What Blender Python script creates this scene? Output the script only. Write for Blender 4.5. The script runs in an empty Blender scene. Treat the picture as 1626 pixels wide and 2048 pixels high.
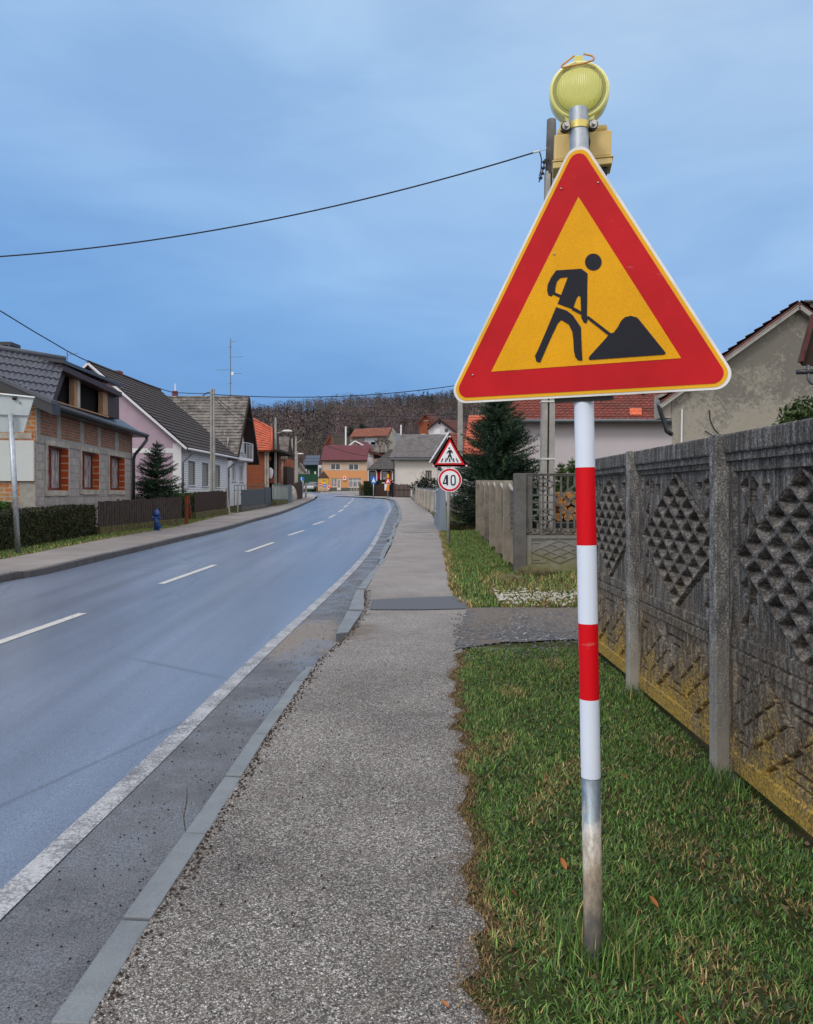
import bpy, bmesh, math, random
import numpy as np
from mathutils import Vector as V, Matrix
random.seed(7); RNG = np.random.default_rng(7)
PI = math.pi
sc = bpy.context.scene
# ------------------------------------------------------------------ camera, sky, sun, exposure
F = 1600.0; CX = 813.0; HY = 989.0; CZ = 1.75; S = 0.018      # focal px, principal x, horizon y, eye height, road slope
cam = bpy.data.objects.new('camera', bpy.data.cameras.new('camera')); sc.collection.objects.link(cam); sc.camera = cam
cam.location = (0, 0, CZ); cam.rotation_euler = (math.radians(90), 0, 0)
cam.data.sensor_fit = 'VERTICAL'; cam.data.sensor_height = 24; cam.data.lens = 24*F/2048
cam.data.shift_y = (HY-1024)/2048; cam.data.clip_end = 3000; cam.data.clip_start = .05
SUN_EL = math.radians(42); SUN_AZ = math.radians(215)          # azimuth measured from +Y, clockwise: behind-left of the camera
w = bpy.data.worlds.new('World'); sc.world = w; w.use_nodes = True
def build_world():
    nt = w.node_tree; nt.nodes.clear(); L = nt.links.new
    def nd(t, **k):
        n = nt.nodes.new(t)
        for a, b in k.items(): setattr(n, a, b)
        return n
    out = nd('ShaderNodeOutputWorld'); bg = nd('ShaderNodeBackground'); bg.inputs[1].default_value = .1
    sky = nd('ShaderNodeTexSky', sky_type='NISHITA', sun_disc=False, sun_elevation=SUN_EL, sun_rotation=SUN_AZ)
    tc = nd('ShaderNodeTexCoord'); sx = nd('ShaderNodeSeparateXYZ'); L(tc.outputs['Generated'], sx.inputs[0])
    rp = nd('ShaderNodeValToRGB'); el = rp.color_ramp.elements
    stops = [(0, (1.45, 3.25, 6.5)), (.10, (1.55, 3.45, 6.8)), (.2, (2.05, 4.05, 7.4)), (.32, (2.75, 4.7, 7.8)), (.44, (3.2, 5.15, 7.95)), (.58, (3.9, 5.55, 7.9)), (.76, (11.5, 11.6, 12.2)), (1, (19, 18.4, 18.0))]
    while len(el) < len(stops): el.new(.5)
    for e, (p, c) in zip(el, stops): e.position = p; e.color = (c[0]/20, c[1]/20, c[2]/20, 1)
    # soft cloud streaks shift the elevation lookup a little
    mp = nd('ShaderNodeMapping'); mp.inputs['Scale'].default_value = (1.6, 1.6, 4.5); L(tc.outputs['Generated'], mp.inputs[0])
    no = nd('ShaderNodeTexNoise'); no.inputs['Scale'].default_value = 1.5; no.inputs['Detail'].default_value = 5; no.inputs['Roughness'].default_value = .5; L(mp.outputs[0], no.inputs['Vector'])
    m1 = nd('ShaderNodeMath', operation='MULTIPLY_ADD'); L(no.outputs[0], m1.inputs[0]); m1.inputs[1].default_value = .20; m1.inputs[2].default_value = -.10
    m2 = nd('ShaderNodeMath', operation='ADD'); L(sx.outputs[2], m2.inputs[0]); L(m1.outputs[0], m2.inputs[1])
    mx = nd('ShaderNodeMath', operation='MULTIPLY_ADD'); L(sx.outputs[0], mx.inputs[0]); mx.inputs[1].default_value = .22; L(m2.outputs[0], mx.inputs[2])   # paler to the right
    L(mx.outputs[0], rp.inputs[0])
    bk = nd('ShaderNodeMapRange'); bk.inputs[1].default_value = .25; bk.inputs[2].default_value = -.45; L(sx.outputs[1], bk.inputs[0])
    mb = nd('ShaderNodeMixRGB'); L(bk.outputs[0], mb.inputs[0]); L(rp.outputs[0], mb.inputs[1]); mb.inputs[2].default_value = (.56, .56, .575, 1)
    mp2 = nd('ShaderNodeMapping'); mp2.inputs['Scale'].default_value = (1.0, 1.0, 3.2); mp2.inputs['Rotation'].default_value = (0, .25, .3); L(tc.outputs['Generated'], mp2.inputs[0])
    n2 = nd('ShaderNodeTexNoise'); n2.inputs['Scale'].default_value = 3.2; n2.inputs['Detail'].default_value = 7; n2.inputs['Roughness'].default_value = .52; n2.inputs['Distortion'].default_value = .35; L(mp2.outputs[0], n2.inputs['Vector'])
    r2 = nd('ShaderNodeValToRGB'); r2.color_ramp.elements[0].position = .30; r2.color_ramp.elements[0].color = (.88, .90, .94, 1); r2.color_ramp.elements[1].position = .68; r2.color_ramp.elements[1].color = (1.20, 1.14, 1.07, 1); L(n2.outputs[0], r2.inputs[0])
    mc = nd('ShaderNodeMixRGB', blend_type='MULTIPLY'); mc.inputs[0].default_value = 1; L(mb.outputs[0], mc.inputs[1]); L(r2.outputs[0], mc.inputs[2]); mb = mc
    sc20 = nd('ShaderNodeMixRGB', blend_type='MULTIPLY'); sc20.inputs[0].default_value = 1; L(mb.outputs[0], sc20.inputs[1]); sc20.inputs[2].default_value = (20, 20, 20, 1)
    ad = nd('ShaderNodeMixRGB', blend_type='ADD'); ad.inputs[0].default_value = .06; L(sc20.outputs[0], ad.inputs[1]); L(sky.outputs[0], ad.inputs[2])
    L(ad.outputs[0], bg.inputs[0]); L(bg.outputs[0], out.inputs[0])
build_world()
sun = bpy.data.objects.new('sun', bpy.data.lights.new('sun', 'SUN')); sc.collection.objects.link(sun)
sun.data.energy = 1.1; sun.data.angle = math.radians(14); sun.data.color = (1, .95, .88)
sd = V((math.sin(SUN_AZ)*math.cos(SUN_EL), math.cos(SUN_AZ)*math.cos(SUN_EL), math.sin(SUN_EL)))
sun.rotation_euler = sd.to_track_quat('Z', 'Y').to_euler(); sun.location = (0, -5, 20)
sc.view_settings.view_transform = 'Standard'; sc.view_settings.look = 'None'; sc.view_settings.exposure = 0.0; sc.view_settings.gamma = 1
try: sc.cycles.use_denoising = True; sc.cycles.max_bounces = 6; sc.cycles.transparent_max_bounces = 8
except Exception: pass

# ------------------------------------------------------------------ measuring helpers
def W(px, py, Y): return V(((px-CX)/F*Y, Y, CZ+(HY-py)/F*Y))
def G(px, py, off=0.0):
    Y = (CZ-off)/((py-HY)/F+S); return V(((px-CX)/F*Y, Y, S*Y+off))
def gz(Y, off=0.0): return S*Y+off
class Fr:   # a vertical wall plane: u along it, n outward
    def __init__(s, O, u):
        s.O = V(O); s.u = V((u[0], u[1], 0)).normalized(); s.n = V((s.u.y, -s.u.x, 0))
    def p(s, a, b, c=0.0): return s.O+s.u*a+s.n*c+V((0, 0, b))
    def px(s, x, y, c=0.0):
        d = V(((x-CX)/F, 1, (HY-y)/F)); o = V((0, 0, CZ)); t = ((s.O+s.n*c)-o).dot(s.n)/d.dot(s.n)
        q = o+d*t-s.O; return (q.dot(s.u), q.z)

# ------------------------------------------------------------------ object helpers
ROOT = {}
def col(o): sc.collection.objects.link(o); return o
def tag(o, label, cat, group=None, kind=None):
    if label: o['label'] = label
    if cat: o['category'] = cat
    if group: o['group'] = group
    if kind: o['kind'] = kind
    return o
def thing(name, loc, label, cat, group=None, rz=0):
    o = bpy.data.objects.new(name, None); col(o); o.location = V(loc); o.rotation_euler = (0, 0, rz); ROOT[o.name] = V(loc)
    return tag(o, label, cat, group)
class MB:
    def __init__(s): s.v = []; s.f = []; s.m = []; s.mi = 0
    def add(s, vs, fs):
        b = len(s.v); s.v += [tuple(x) for x in vs]
        for f in fs: s.f.append([b+i for i in f]); s.m.append(s.mi)
        return s
    def quad(s, a, b, c, d): return s.add([a, b, c, d], [(0, 1, 2, 3)])
    def poly(s, pts): return s.add(pts, [tuple(range(len(pts)))])
    def hexa(s, p): # 8 pts: bottom 4 ccw, top 4
        return s.add(p, [(3, 2, 1, 0), (4, 5, 6, 7), (0, 1, 5, 4), (1, 2, 6, 5), (2, 3, 7, 6), (3, 0, 4, 7)])
    def box(s, x0, x1, y0, y1, z0, z1):
        return s.hexa([(x0, y0, z0), (x1, y0, z0), (x1, y1, z0), (x0, y1, z0), (x0, y0, z1), (x1, y0, z1), (x1, y1, z1), (x0, y1, z1)])
    def fbox(s, fr, a0, a1, b0, b1, c0, c1):
        P = fr.p; return s.hexa([P(a0, b0, c1), P(a1, b0, c1), P(a1, b0, c0), P(a0, b0, c0), P(a0, b1, c1), P(a1, b1, c1), P(a1, b1, c0), P(a0, b1, c0)])
    def plate(s, pts, n, th):
        n = V(n).normalized(); k = len(pts); a = [V(p) for p in pts]; b = [p-n*th for p in a]
        s.add(a+b, [tuple(range(k)), tuple(range(2*k-1, k-1, -1))]+[(i, i+k, (i+1) % k+k, (i+1) % k) for i in range(k)]); return s
    def tube(s, pts, r, n=8, cap=True):
        pts = [V(p) for p in pts]; rs = r if isinstance(r, (list, tuple)) else [r]*len(pts); b = len(s.v); prev = None
        for i, p in enumerate(pts):
            d = (pts[min(i+1, len(pts)-1)]-pts[max(i-1, 0)]).normalized()
            if prev is None: x = d.orthogonal().normalized()
            else:
                x = prev-d*prev.dot(d); x = x.normalized() if x.length > 1e-6 else d.orthogonal().normalized()
            prev = x; y = d.cross(x)
            for k in range(n):
                a = 2*PI*k/n; s.v.append(tuple(p+(x*math.cos(a)+y*math.sin(a))*rs[i]))
        for i in range(len(pts)-1):
            for k in range(n):
                s.f.append([b+i*n+k, b+i*n+(k+1) % n, b+(i+1)*n+(k+1) % n, b+(i+1)*n+k]); s.m.append(s.mi)
        if cap:
            s.f.append([b+k for k in range(n)][::-1]); s.m.append(s.mi); e = b+(len(pts)-1)*n; s.f.append([e+k for k in range(n)]); s.m.append(s.mi)
        return s
    def bar(s, a, b, w_, d_, n): # rectangular bar from a to b, width w_ in plane, depth d_ along n
        a = V(a); b = V(b); n = V(n).normalized(); t = (b-a).normalized(); k = n.cross(t).normalized()*w_/2; q = n*d_/2
        return s.hexa([a-k-q, a+k-q, a+k+q, a-k+q, b-k-q, b+k-q, b+k+q, b-k+q])
    def sphere(s, c, rx, ry, rz, seg=12, rings=8, jit=0, rot=None):
        b = len(s.v); c = V(c)
        for i in range(rings+1):
            for j in range(seg):
                t = PI*i/rings; a = 2*PI*j/seg; k = 1+random.uniform(-jit, jit)
                q = V((rx*math.sin(t)*math.cos(a), ry*math.sin(t)*math.sin(a), rz*math.cos(t)))*k
                if rot: q = rot @ q
                s.v.append(tuple(c+q))
        for i in range(rings):
            for j in range(seg):
                s.f.append([b+i*seg+j, b+(i+1)*seg+j, b+(i+1)*seg+(j+1) % seg, b+i*seg+(j+1) % seg]); s.m.append(s.mi)
        return s
    def build(s, name, mat, parent=None, smooth=False, label=None, bevel=0):
        off = V((0, 0, 0)); q = parent
        while q is not None:
            if q.name in ROOT: off = ROOT[q.name]; break
            q = q.parent
        me = bpy.data.meshes.new(name); me.from_pydata([tuple(V(v)-off) for v in s.v] if off.length else s.v, [], s.f)
        mats = mat if isinstance(mat, (list, tuple)) else [mat]
        for m_ in mats: me.materials.append(m_)
        if len(mats) > 1: me.polygons.foreach_set('material_index', s.m)
        if smooth: me.polygons.foreach_set('use_smooth', [True]*len(me.polygons))
        me.update(); o = bpy.data.objects.new(name, me); col(o)
        if parent is not None: o.parent = parent
        if label: o['label'] = label
        if bevel:
            bv = o.modifiers.new('bevel', 'BEVEL'); bv.width = bevel; bv.segments = 2; bv.limit_method = 'ANGLE'
        return o
def npmesh(name, v, f, mat, parent=None, colors=None, smooth=False):
    me = bpy.data.meshes.new(name); k = f.shape[1]; n = len(f)
    off = ROOT.get(parent.name) if parent is not None else None
    if off is not None: v = v-np.array(off)
    me.vertices.add(len(v)); me.vertices.foreach_set('co', np.asarray(v, np.float32).ravel())
    me.loops.add(n*k); me.loops.foreach_set('vertex_index', np.asarray(f, np.int32).ravel())
    me.polygons.add(n); me.polygons.foreach_set('loop_start', np.arange(0, n*k, k, dtype=np.int32))
    me.update(calc_edges=True)
    if colors is not None:
        at = me.color_attributes.new('tint', 'FLOAT_COLOR', 'POINT'); c4 = np.ones((len(v), 4), np.float32); c4[:, :3] = colors; at.data.foreach_set('color', c4.ravel())
    me.polygons.foreach_set('use_smooth', [smooth]*n)
    me.materials.append(mat); o = bpy.data.objects.new(name, me); col(o)
    if parent is not None: o.parent = parent
    return o
def dup(root, loc, label=None, group=None, rz=None):
    r = root.copy(); col(r); r.location = V(loc)
    if rz is not None: r.rotation_euler = (0, 0, rz)
    if label: r['label'] = label
    if group: r['group'] = group
    for ch in list(root.children):
        c = ch.copy(); col(c); c.parent = r
        for g in ch.children:
            d = g.copy(); col(d); d.parent = c
    return r

# ------------------------------------------------------------------ materials
class MT:
    def __init__(s, name, rough=.85, spec=.3, metal=0):
        s.m = bpy.data.materials.new(name); s.m.use_nodes = True; s.nt = s.m.node_tree; s.b = s.nt.nodes['Principled BSDF']
        s.b.inputs['Roughness'].default_value = rough; s.b.inputs['Specular IOR Level'].default_value = spec; s.b.inputs['Metallic'].default_value = metal
        s.tc = s.nd('ShaderNodeTexCoord').outputs['Object']; s.c = None; s.h = None
    def nd(s, t, **k):
        n = s.nt.nodes.new(t)
        for a, b in k.items(): setattr(n, a, b)
        return n
    def L(s, a, b): s.nt.links.new(a, b)
    def vec(s, scale=(1, 1, 1), rot=(0, 0, 0), src=None):
        n = s.nd('ShaderNodeMapping'); n.inputs['Scale'].default_value = scale; n.inputs['Rotation'].default_value = rot; s.L(src or s.tc, n.inputs[0]); return n.outputs[0]
    def noise(s, sc_, det=4, rough=.55, vec=None, dist=0):
        n = s.nd('ShaderNodeTexNoise'); n.inputs['Scale'].default_value = sc_; n.inputs['Detail'].default_value = det; n.inputs['Roughness'].default_value = rough; n.inputs['Distortion'].default_value = dist
        s.L(vec or s.tc, n.inputs['Vector']); return n.outputs[0]
    def vor(s, sc_, feat='F1', out='Distance', vec=None):
        n = s.nd('ShaderNodeTexVoronoi', feature=feat); n.inputs['Scale'].default_value = sc_; s.L(vec or s.tc, n.inputs['Vector']); return n.outputs[out]
    def ramp(s, fac, stops, interp='LINEAR'):
        n = s.nd('ShaderNodeValToRGB'); e = n.color_ramp.elements; n.color_ramp.interpolation = interp
        while len(e) < len(stops): e.new(.5)
        for q, (p, c) in zip(e, stops):
            q.position = p; q.color = (c, c, c, 1) if isinstance(c, (int, float)) else (*c, 1)
        s.L(fac, n.inputs[0]); return n.outputs[0]
    def mix(s, fac, a, b, mode='MIX'):
        n = s.nd('ShaderNodeMixRGB', blend_type=mode)
        for i, x in enumerate((fac, a, b)):
            if isinstance(x, (int, float)): n.inputs[i].default_value = x if i == 0 else (x, x, x, 1)
            elif isinstance(x, tuple): n.inputs[i].default_value = (*x, 1)
            else: s.L(x, n.inputs[i])
        return n.outputs[0]
    def math(s, op, a, b=0.0, c=0.0):
        n = s.nd('ShaderNodeMath', operation=op)
        for i, x in enumerate((a, b, c)):
            if isinstance(x, (int, float)): n.inputs[i].default_value = x
            else: s.L(x, n.inputs[i])
        return n.outputs[0]
    def xyz(s, i, src=None):
        n = s.nd('ShaderNodeSeparateXYZ'); s.L(src or s.tc, n.inputs[0]); return n.outputs[i]
    def mr(s, x, a, b, c=0.0, d=1.0):
        n = s.nd('ShaderNodeMapRange'); s.L(x, n.inputs[0])
        for i, q in enumerate((a, b, c, d)): n.inputs[i+1].default_value = q
        return n.outputs[0]
    def bump(s, h, strength=.5, dist=.01):
        n = s.nd('ShaderNodeBump'); n.inputs['Strength'].default_value = strength; n.inputs['Distance'].default_value = dist; s.L(h, n.inputs['Height'])
        s.L(n.outputs[0], s.b.inputs['Normal']); return n
    def done(s, color=None, rough=None):
        if color is not None:
            if isinstance(color, tuple): s.b.inputs['Base Color'].default_value = (*color, 1)
            else: s.L(color, s.b.inputs['Base Color'])
        if rough is not None:
            if isinstance(rough, float): s.b.inputs['Roughness'].default_value = rough
            else: s.L(rough, s.b.inputs['Roughness'])
        return s.m
def simple(name, c, rough=.7, spec=.3, metal=0, var=.18, sc_=6, bump=.15, bd=.004, fine=60):
    t = MT(name, rough, spec, metal); n = t.noise(sc_, 5, .6); f = t.noise(fine, 3, .6)
    k = t.ramp(n, [(.25, 1-var), (.75, 1+var*.6)]); k2 = t.ramp(f, [(.2, 1-var*.5), (.8, 1+var*.4)])
    cc = t.mix(1, t.mix(1, c, k, 'MULTIPLY'), k2, 'MULTIPLY')
    if bump: t.bump(f, bump, bd)
    return t.done(cc)
M = {}
def mudmask(t, c, ctr, sc_):
    n = t.nd('ShaderNodeMapping'); n.inputs['Location'].default_value = (-ctr[0]*sc_[0], -ctr[1]*sc_[1], 0); n.inputs['Scale'].default_value = sc_; t.L(t.tc, n.inputs[0])
    l = t.nd('ShaderNodeVectorMath', operation='LENGTH'); t.L(n.outputs[0], l.inputs[0]); k = t.math('ADD', l.outputs['Value'], t.mr(t.noise(5, 6, .7), .3, .7, -.45, .45))
    f = t.noise(30, 5, .7, t.vec((1, 2.5, 1))); return t.mix(t.ramp(k, [(.55, .92), (1.0, 0)]), c, t.mix(t.ramp(f, [(.3, 0), (.7, 1)]), (.13, .105, .085), (.23, .195, .165)))
def mk():
    # --- ground
    t = MT('asphalt_wet', .4, 1.0); t.b.inputs['Coat Roughness'].default_value = .22; t.b.inputs['IOR'].default_value = 1.6; n = t.noise(.5, 6, .6, t.vec((1, .22, 1))); f = t.noise(115, 2, .8)
    c = t.mix(t.ramp(n, [(.3, 0), (.7, 1)]), (.070, .096, .155), (.120, .156, .235)); c = t.mix(.9, c, t.ramp(f, [(.35, .35), (.65, 1.7)]), 'MULTIPLY'); w2 = t.noise(1.1, 5, .6, t.vec((2.2, .05, 1))); c = t.mix(1, c, t.ramp(w2, [(.35, .78), (.65, 1.15)]), 'MULTIPLY'); ck = t.ramp(t.vor(.45, 'DISTANCE_TO_EDGE', vec=t.vec((1, .5, 1))), [(.0, .45), (.012, 1)]); c = t.mix(t.ramp(n, [(.5, 0), (.6, .8)]), c, t.mix(1, c, ck, 'MULTIPLY'))  # blue sky reflection partly painted into the wet asphalt's base colour
    st = t.noise(.35, 4, .6, t.vec((1.0, .12, 1))); yy = t.xyz(1)
    r = t.math('ADD', t.ramp(st, [(.35, .24), (.65, .50)]), t.mr(f, 0, 1, -.05, .05)); t.bump(f, .8, .008); t.L(t.ramp(st, [(.3, .75), (.7, .25)]), t.b.inputs['Coat Weight']); M['road'] = t.done(c, r)
    t = MT('asphalt_shoulder', .5, .5); f = t.noise(120, 3, .7); n = t.noise(1.6, 6, .65); p = t.noise(26, 3, .6)
    c = t.mix(t.ramp(n, [(.35, 0), (.65, 1)]), (.066, .070, .080), (.135, .140, .152)); c = t.mix(.9, c, t.ramp(f, [(.38, .4), (.62, 1.6)]), 'MULTIPLY')
    wet = t.ramp(n, [(.50, 0), (.60, 1)]); r = t.mix(wet, (.62,)*3, (.26,)*3)
    c = mudmask(t, c, (-1.15, 8.9, 0), (1.5, .75, 0)); t.bump(t.mix(.5, f, p), .6, .008); M['shoulder'] = t.done(c, r)
    t = MT('aggregate_walk', .75, .35)
    wv = t.nd('ShaderNodeMixRGB', blend_type='ADD'); wv.inputs[0].default_value = .018; t.L(t.tc, wv.inputs[1])
    nz = t.nd('ShaderNodeTexNoise'); nz.inputs['Scale'].default_value = 70; t.L(t.tc, nz.inputs['Vector']); t.L(nz.outputs[1], wv.inputs[2])
    d = t.vor(145, vec=wv.outputs[0]); cell = t.vor(145, out='Color', vec=wv.outputs[0]); cx = t.xyz(0, cell)
    peb = t.ramp(cx, [(0, (.10, .09, .088)), (.25, (.21, .192, .178)), (.55, (.39, .36, .335)), (.8, (.54, .505, .47)), (1, (.85, .83, .80))])
    n = t.noise(1.3, 5, .6); n2 = t.noise(7, 4, .6)
    gap = t.ramp(d, [(.34, 1), (.68, .26)]); c = t.mix(1, peb, gap, 'MULTIPLY')
    c = t.mix(1, c, t.ramp(n, [(.3, .72), (.7, 1.32)]), 'MULTIPLY'); c = t.mix(t.ramp(n2, [(.52, 0), (.75, .42)]), c, (.19, .15, .12))
    c = t.mix(t.mr(t.xyz(1), 5.5, 14, 0, .75), c, t.mix(t.ramp(n, [(.3, 0), (.7, 1)]), (.27, .245, .235), (.37, .345, .335)))
    c = mudmask(t, c, (-.78, 8.75, 0), (1.9, 1.35, 0)); t.bump(t.ramp(d, [(.1, 1), (.65, 0)]), .9, .008); M['walk'] = t.done(c)
    t = MT('old_walk', .8, .3); f = t.noise(90, 3, .7); n = t.noise(1.1, 6, .6)
    c = t.mix(t.ramp(n, [(.35, 0), (.65, 1)]), (.24, .22, .21), (.37, .345, .335)); c = t.mix(.8, c, t.ramp(f, [(.3, .6), (.7, 1.35)]), 'MULTIPLY'); t.bump(f, .4, .006); M['walk_far'] = t.done(c); M['walk_left'] = simple('old_walk_far_side', (.225, .205, .20), .8, .3, var=.3, sc_=.8, bump=.4, bd=.006)
    t = MT('patch_asphalt', .6, .4); f = t.noise(150, 3, .7); c = t.mix(.8, (.075, .078, .09), t.ramp(f, [(.3, .6), (.7, 1.5)]), 'MULTIPLY'); t.bump(f, .5, .006); M['patch'] = t.done(c)
    t = MT('kerb_concrete', .6, .4); f = t.noise(130, 3, .6); n = t.noise(3, 5, .6); c = t.mix(t.ramp(n, [(.3, 0), (.7, 1)]), (.125, .142, .158), (.20, .22, .235)); c = t.mix(.6, c, t.ramp(f, [(.3, .75), (.7, 1.2)]), 'MULTIPLY'); t.bump(f, .3, .003); M['kerb'] = t.done(c); M['kerb_dark'] = simple('dark_kerb', (.085, .082, .085), .6, .4, var=.3, sc_=3)
    t = MT('road_paint', .55, .4); f = t.noise(60, 5, .75); n = t.noise(4, 5, .7); k = t.math('ADD', f, t.mr(n, .3, .7, -.12, .12))
    c = t.mix(t.ramp(k, [(.40, 0), (.60, 1)]), (.13, .135, .15), (.40, .41, .43)); t.bump(f, .3, .004); M['paint'] = t.done(c)
    t = MT('fresh_paint', .5, .4); f = t.noise(40, 5, .75); c = t.mix(t.ramp(f, [(.35, 0), (.55, 1)]), (.25, .25, .24), (.56, .55, .52)); M['paint2'] = t.done(c)
    t = MT('mud', .5, .5); f = t.noise(40, 5, .7, t.vec((1, 3, 1))); n = t.noise(2.5, 5, .6); c = t.mix(t.ramp(n, [(.3, 0), (.7, 1)]), (.12, .098, .08), (.20, .17, .145)); c = t.mix(.8, c, t.ramp(f, [(.3, .6), (.7, 1.3)]), 'MULTIPLY'); t.bump(f, .5, .02); M['mud'] = t.done(c)
    t = MT('gravel_drive', .75, .35); d = t.vor(38); cx = t.xyz(0, t.vor(38, out='Color')); n = t.noise(1.7, 5, .6)
    c = t.mix(1, t.ramp(cx, [(0, (.04, .042, .05)), (.6, (.12, .125, .14)), (.9, (.22, .23, .25)), (1, (.6, .6, .6))]), t.ramp(d, [(.3, 1.1), (.65, .35)]), 'MULTIPLY'); c = t.mix(t.ramp(n, [(.42, .9), (.6, 0)]), c, (.13, .105, .085)); t.bump(d, .8, .015); M['gravel'] = t.done(c)
    t = MT('soil', .95, .1); n = t.noise(3, 6, .6); f = t.noise(50, 4, .7); c = t.ramp(n, [(.25, (.030, .045, .014)), (.5, (.05, .062, .02)), (.7, (.085, .07, .035)), (.85, (.10, .075, .045))]); c = t.mix(.8, c, t.ramp(f, [(.3, .4), (.7, 1.5)]), 'MULTIPLY'); t.bump(f, .8, .03); M['soil'] = t.done(c)
    t = MT('plaza', .6, .4); f = t.noise(30, 3, .6); c = t.mix(.6, (.21, .19, .195), t.ramp(f, [(.3, .7), (.7, 1.25)]), 'MULTIPLY'); M['plaza'] = t.done(c)
    t = MT('hill_floor', .95, .1); n = t.noise(.03, 6, .65); f = t.noise(.5, 5, .7); c = t.ramp(n, [(.3, (.035, .024, .026)), (.55, (.06, .042, .038)), (.75, (.05, .055, .03))]); c = t.mix(.8, c, t.ramp(f, [(.3, .5), (.7, 1.4)]), 'MULTIPLY'); M['hill'] = t.done(c)
    t = MT('meadow', .95, .1); n = t.noise(.3, 5, .6); c = t.ramp(n, [(.3, (.04, .065, .02)), (.7, (.075, .09, .035))]); M['meadow'] = t.done(c)
    for nm, rgh in (('blade', .6), ('twig', .9), ('needle', .65)):
        t = MT(nm, rgh, .25); a = t.nd('ShaderNodeAttribute'); a.attribute_name = 'tint'
        if nm == 'twig':
            g_ = t.nd('ShaderNodeNewGeometry'); cb = t.mix(.25, (-.12, -.62, .76), g_.outputs['Normal']); t.L(cb, t.b.inputs['Normal'])
        M[nm] = t.done(a.outputs['Color'])
    # --- concrete fence (weathered: black streaks above, brown below, yellow lichen at the foot)
    t = MT('fence_concrete', .9, .2); z = t.xyz(2); t.tc = t.nd('ShaderNodeNewGeometry').outputs['Position']; st = t.noise(9, 6, .62, t.vec((1.5, 3.2, .5))); f = t.noise(70, 4, .7); n = t.noise(2.2, 5, .6)
    base = t.ramp(t.mix(.5, st, f), [(.36, (.022, .021, .022)), (.5, (.092, .086, .082)), (.66, (.33, .32, .31))])
    brown = t.ramp(t.mix(.5, st, f), [(.36, (.035, .025, .017)), (.5, (.14, .105, .068)), (.66, (.40, .33, .24))])
    k = t.math('ADD', z, t.mr(n, .3, .7, -.28, .28)); c = t.mix(t.ramp(k, [(.25, 1), (1.25, 0)]), base, brown)
    c = t.mix(t.ramp(t.math('ADD', k, t.mr(f, .3, .7, .22, -.22)), [(.04, .85), (.27, 0)]), c, t.mix(t.ramp(f, [(.35, 0), (.65, 1)]), (.14, .10, .04), (.58, .37, .055)))
    ag = t.nd('ShaderNodeAttribute'); ag.attribute_name = 'tint'; pb = t.vor(75); c = t.mix(t.math('MULTIPLY', t.xyz(0, ag.outputs['Color']), t.ramp(pb, [(.25, .75), (.5, .1)])), c, (.40, .37, .33))  # lit look of the cell ledges painted in, as paler pebbly aggregate
    t.bump(t.mix(.5, f, st), .3, .008); M['fence'] = t.done(c)
    t = MT('fence_post', .9, .2); z = t.xyz(2); st = t.noise(14, 6, .7, t.vec((1, 1, .35))); f = t.noise(90, 4, .75); n = t.noise(2.5, 4, .6)
    c = t.ramp(t.mix(.6, st, f), [(.38, (.045, .044, .045)), (.5, (.15, .145, .14)), (.62, (.50, .49, .47))]); k = t.math('ADD', z, t.mr(n, .3, .7, -.25, .25)); c = t.mix(t.ramp(k, [(.05, .75), (.75, 0)]), c, (.40, .37, .32)); t.bump(f, .6, .01); M['post'] = t.done(c)
    t = MT('fence_far', .9, .2); z = t.xyz(2); st = t.noise(8, 6, .7, t.vec((1, 1, .5))); n = t.noise(3, 4, .6)
    c = t.mix(t.ramp(t.math('ADD', z, t.mr(n, .3, .7, -.2, .2)), [(.15, 1), (.9, 0)]), (.135, .128, .118), (.36, .29, .21)); M['_'] = None; c = t.mix(.85, c, t.ramp(st, [(.3, .5), (.7, 1.35)]), 'MULTIPLY'); t.bump(st, .5, .02); M['fence_far'] = t.done(c); M['post_far'] = simple('pale_post', (.27, .24, .20), .9, .2, var=.35, sc_=5, bump=.4)
    M['pole_conc'] = simple('pole_concrete', (.33, .32, .30), .85, .2, var=.3, sc_=4, bump=.4, fine=40)
    M['conc_dark'] = simple('dark_concrete', (.13, .125, .12), .9, .2, var=.4, sc_=5, bump=.5, bd=.01, fine=50)
    M['conc_light'] = simple('light_concrete', (.42, .38, .33), .9, .2, var=.4, sc_=3, bump=.4, bd=.01, fine=30)
    t = MT('mossy_concrete', .9, .2); z = t.xyz(2); st = t.noise(5, 6, .7); f = t.noise(50, 4, .7); c = t.mix(t.ramp(t.math('ADD', z, t.mr(st, .3, .7, -.2, .2)), [(-.0, 1), (.5, 0)]), (.21, .205, .19), (.20, .19, .09)); c = t.mix(.8, c, t.ramp(t.mix(.5, st, f), [(.3, .55), (.7, 1.35)]), 'MULTIPLY'); t.bump(f, .4, .01); M['conc_mid'] = t.done(c)
    M['moss'] = simple('mossy_stone', (.13, .12, .06), .95, .1, var=.7, sc_=9, bump=.9, bd=.03, fine=40)
    # --- metals, paints
    t = MT('galvanised', .42, .5, .75); n = t.noise(30, 4, .6, t.vec((1, 1, .4))); f = t.vor(60, out='Color'); c = t.mix(t.ramp(n, [(.3, 0), (.7, 1)]), (.25, .29, .33), (.52, .56, .60)); c = t.mix(.25, c, t.ramp(t.xyz(0, f), [(0, .7), (1, 1.2)]), 'MULTIPLY'); M['galv'] = t.done(c, t.ramp(n, [(.3, .35), (.7, .6)]))
    t = MT('galvanised_stained', .5, .5, .6); z = t.xyz(2); n = t.noise(22, 6, .75, t.vec((1, 1, .45))); k = t.math('ADD', z, t.mr(n, .3, .7, -.13, .13))
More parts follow.
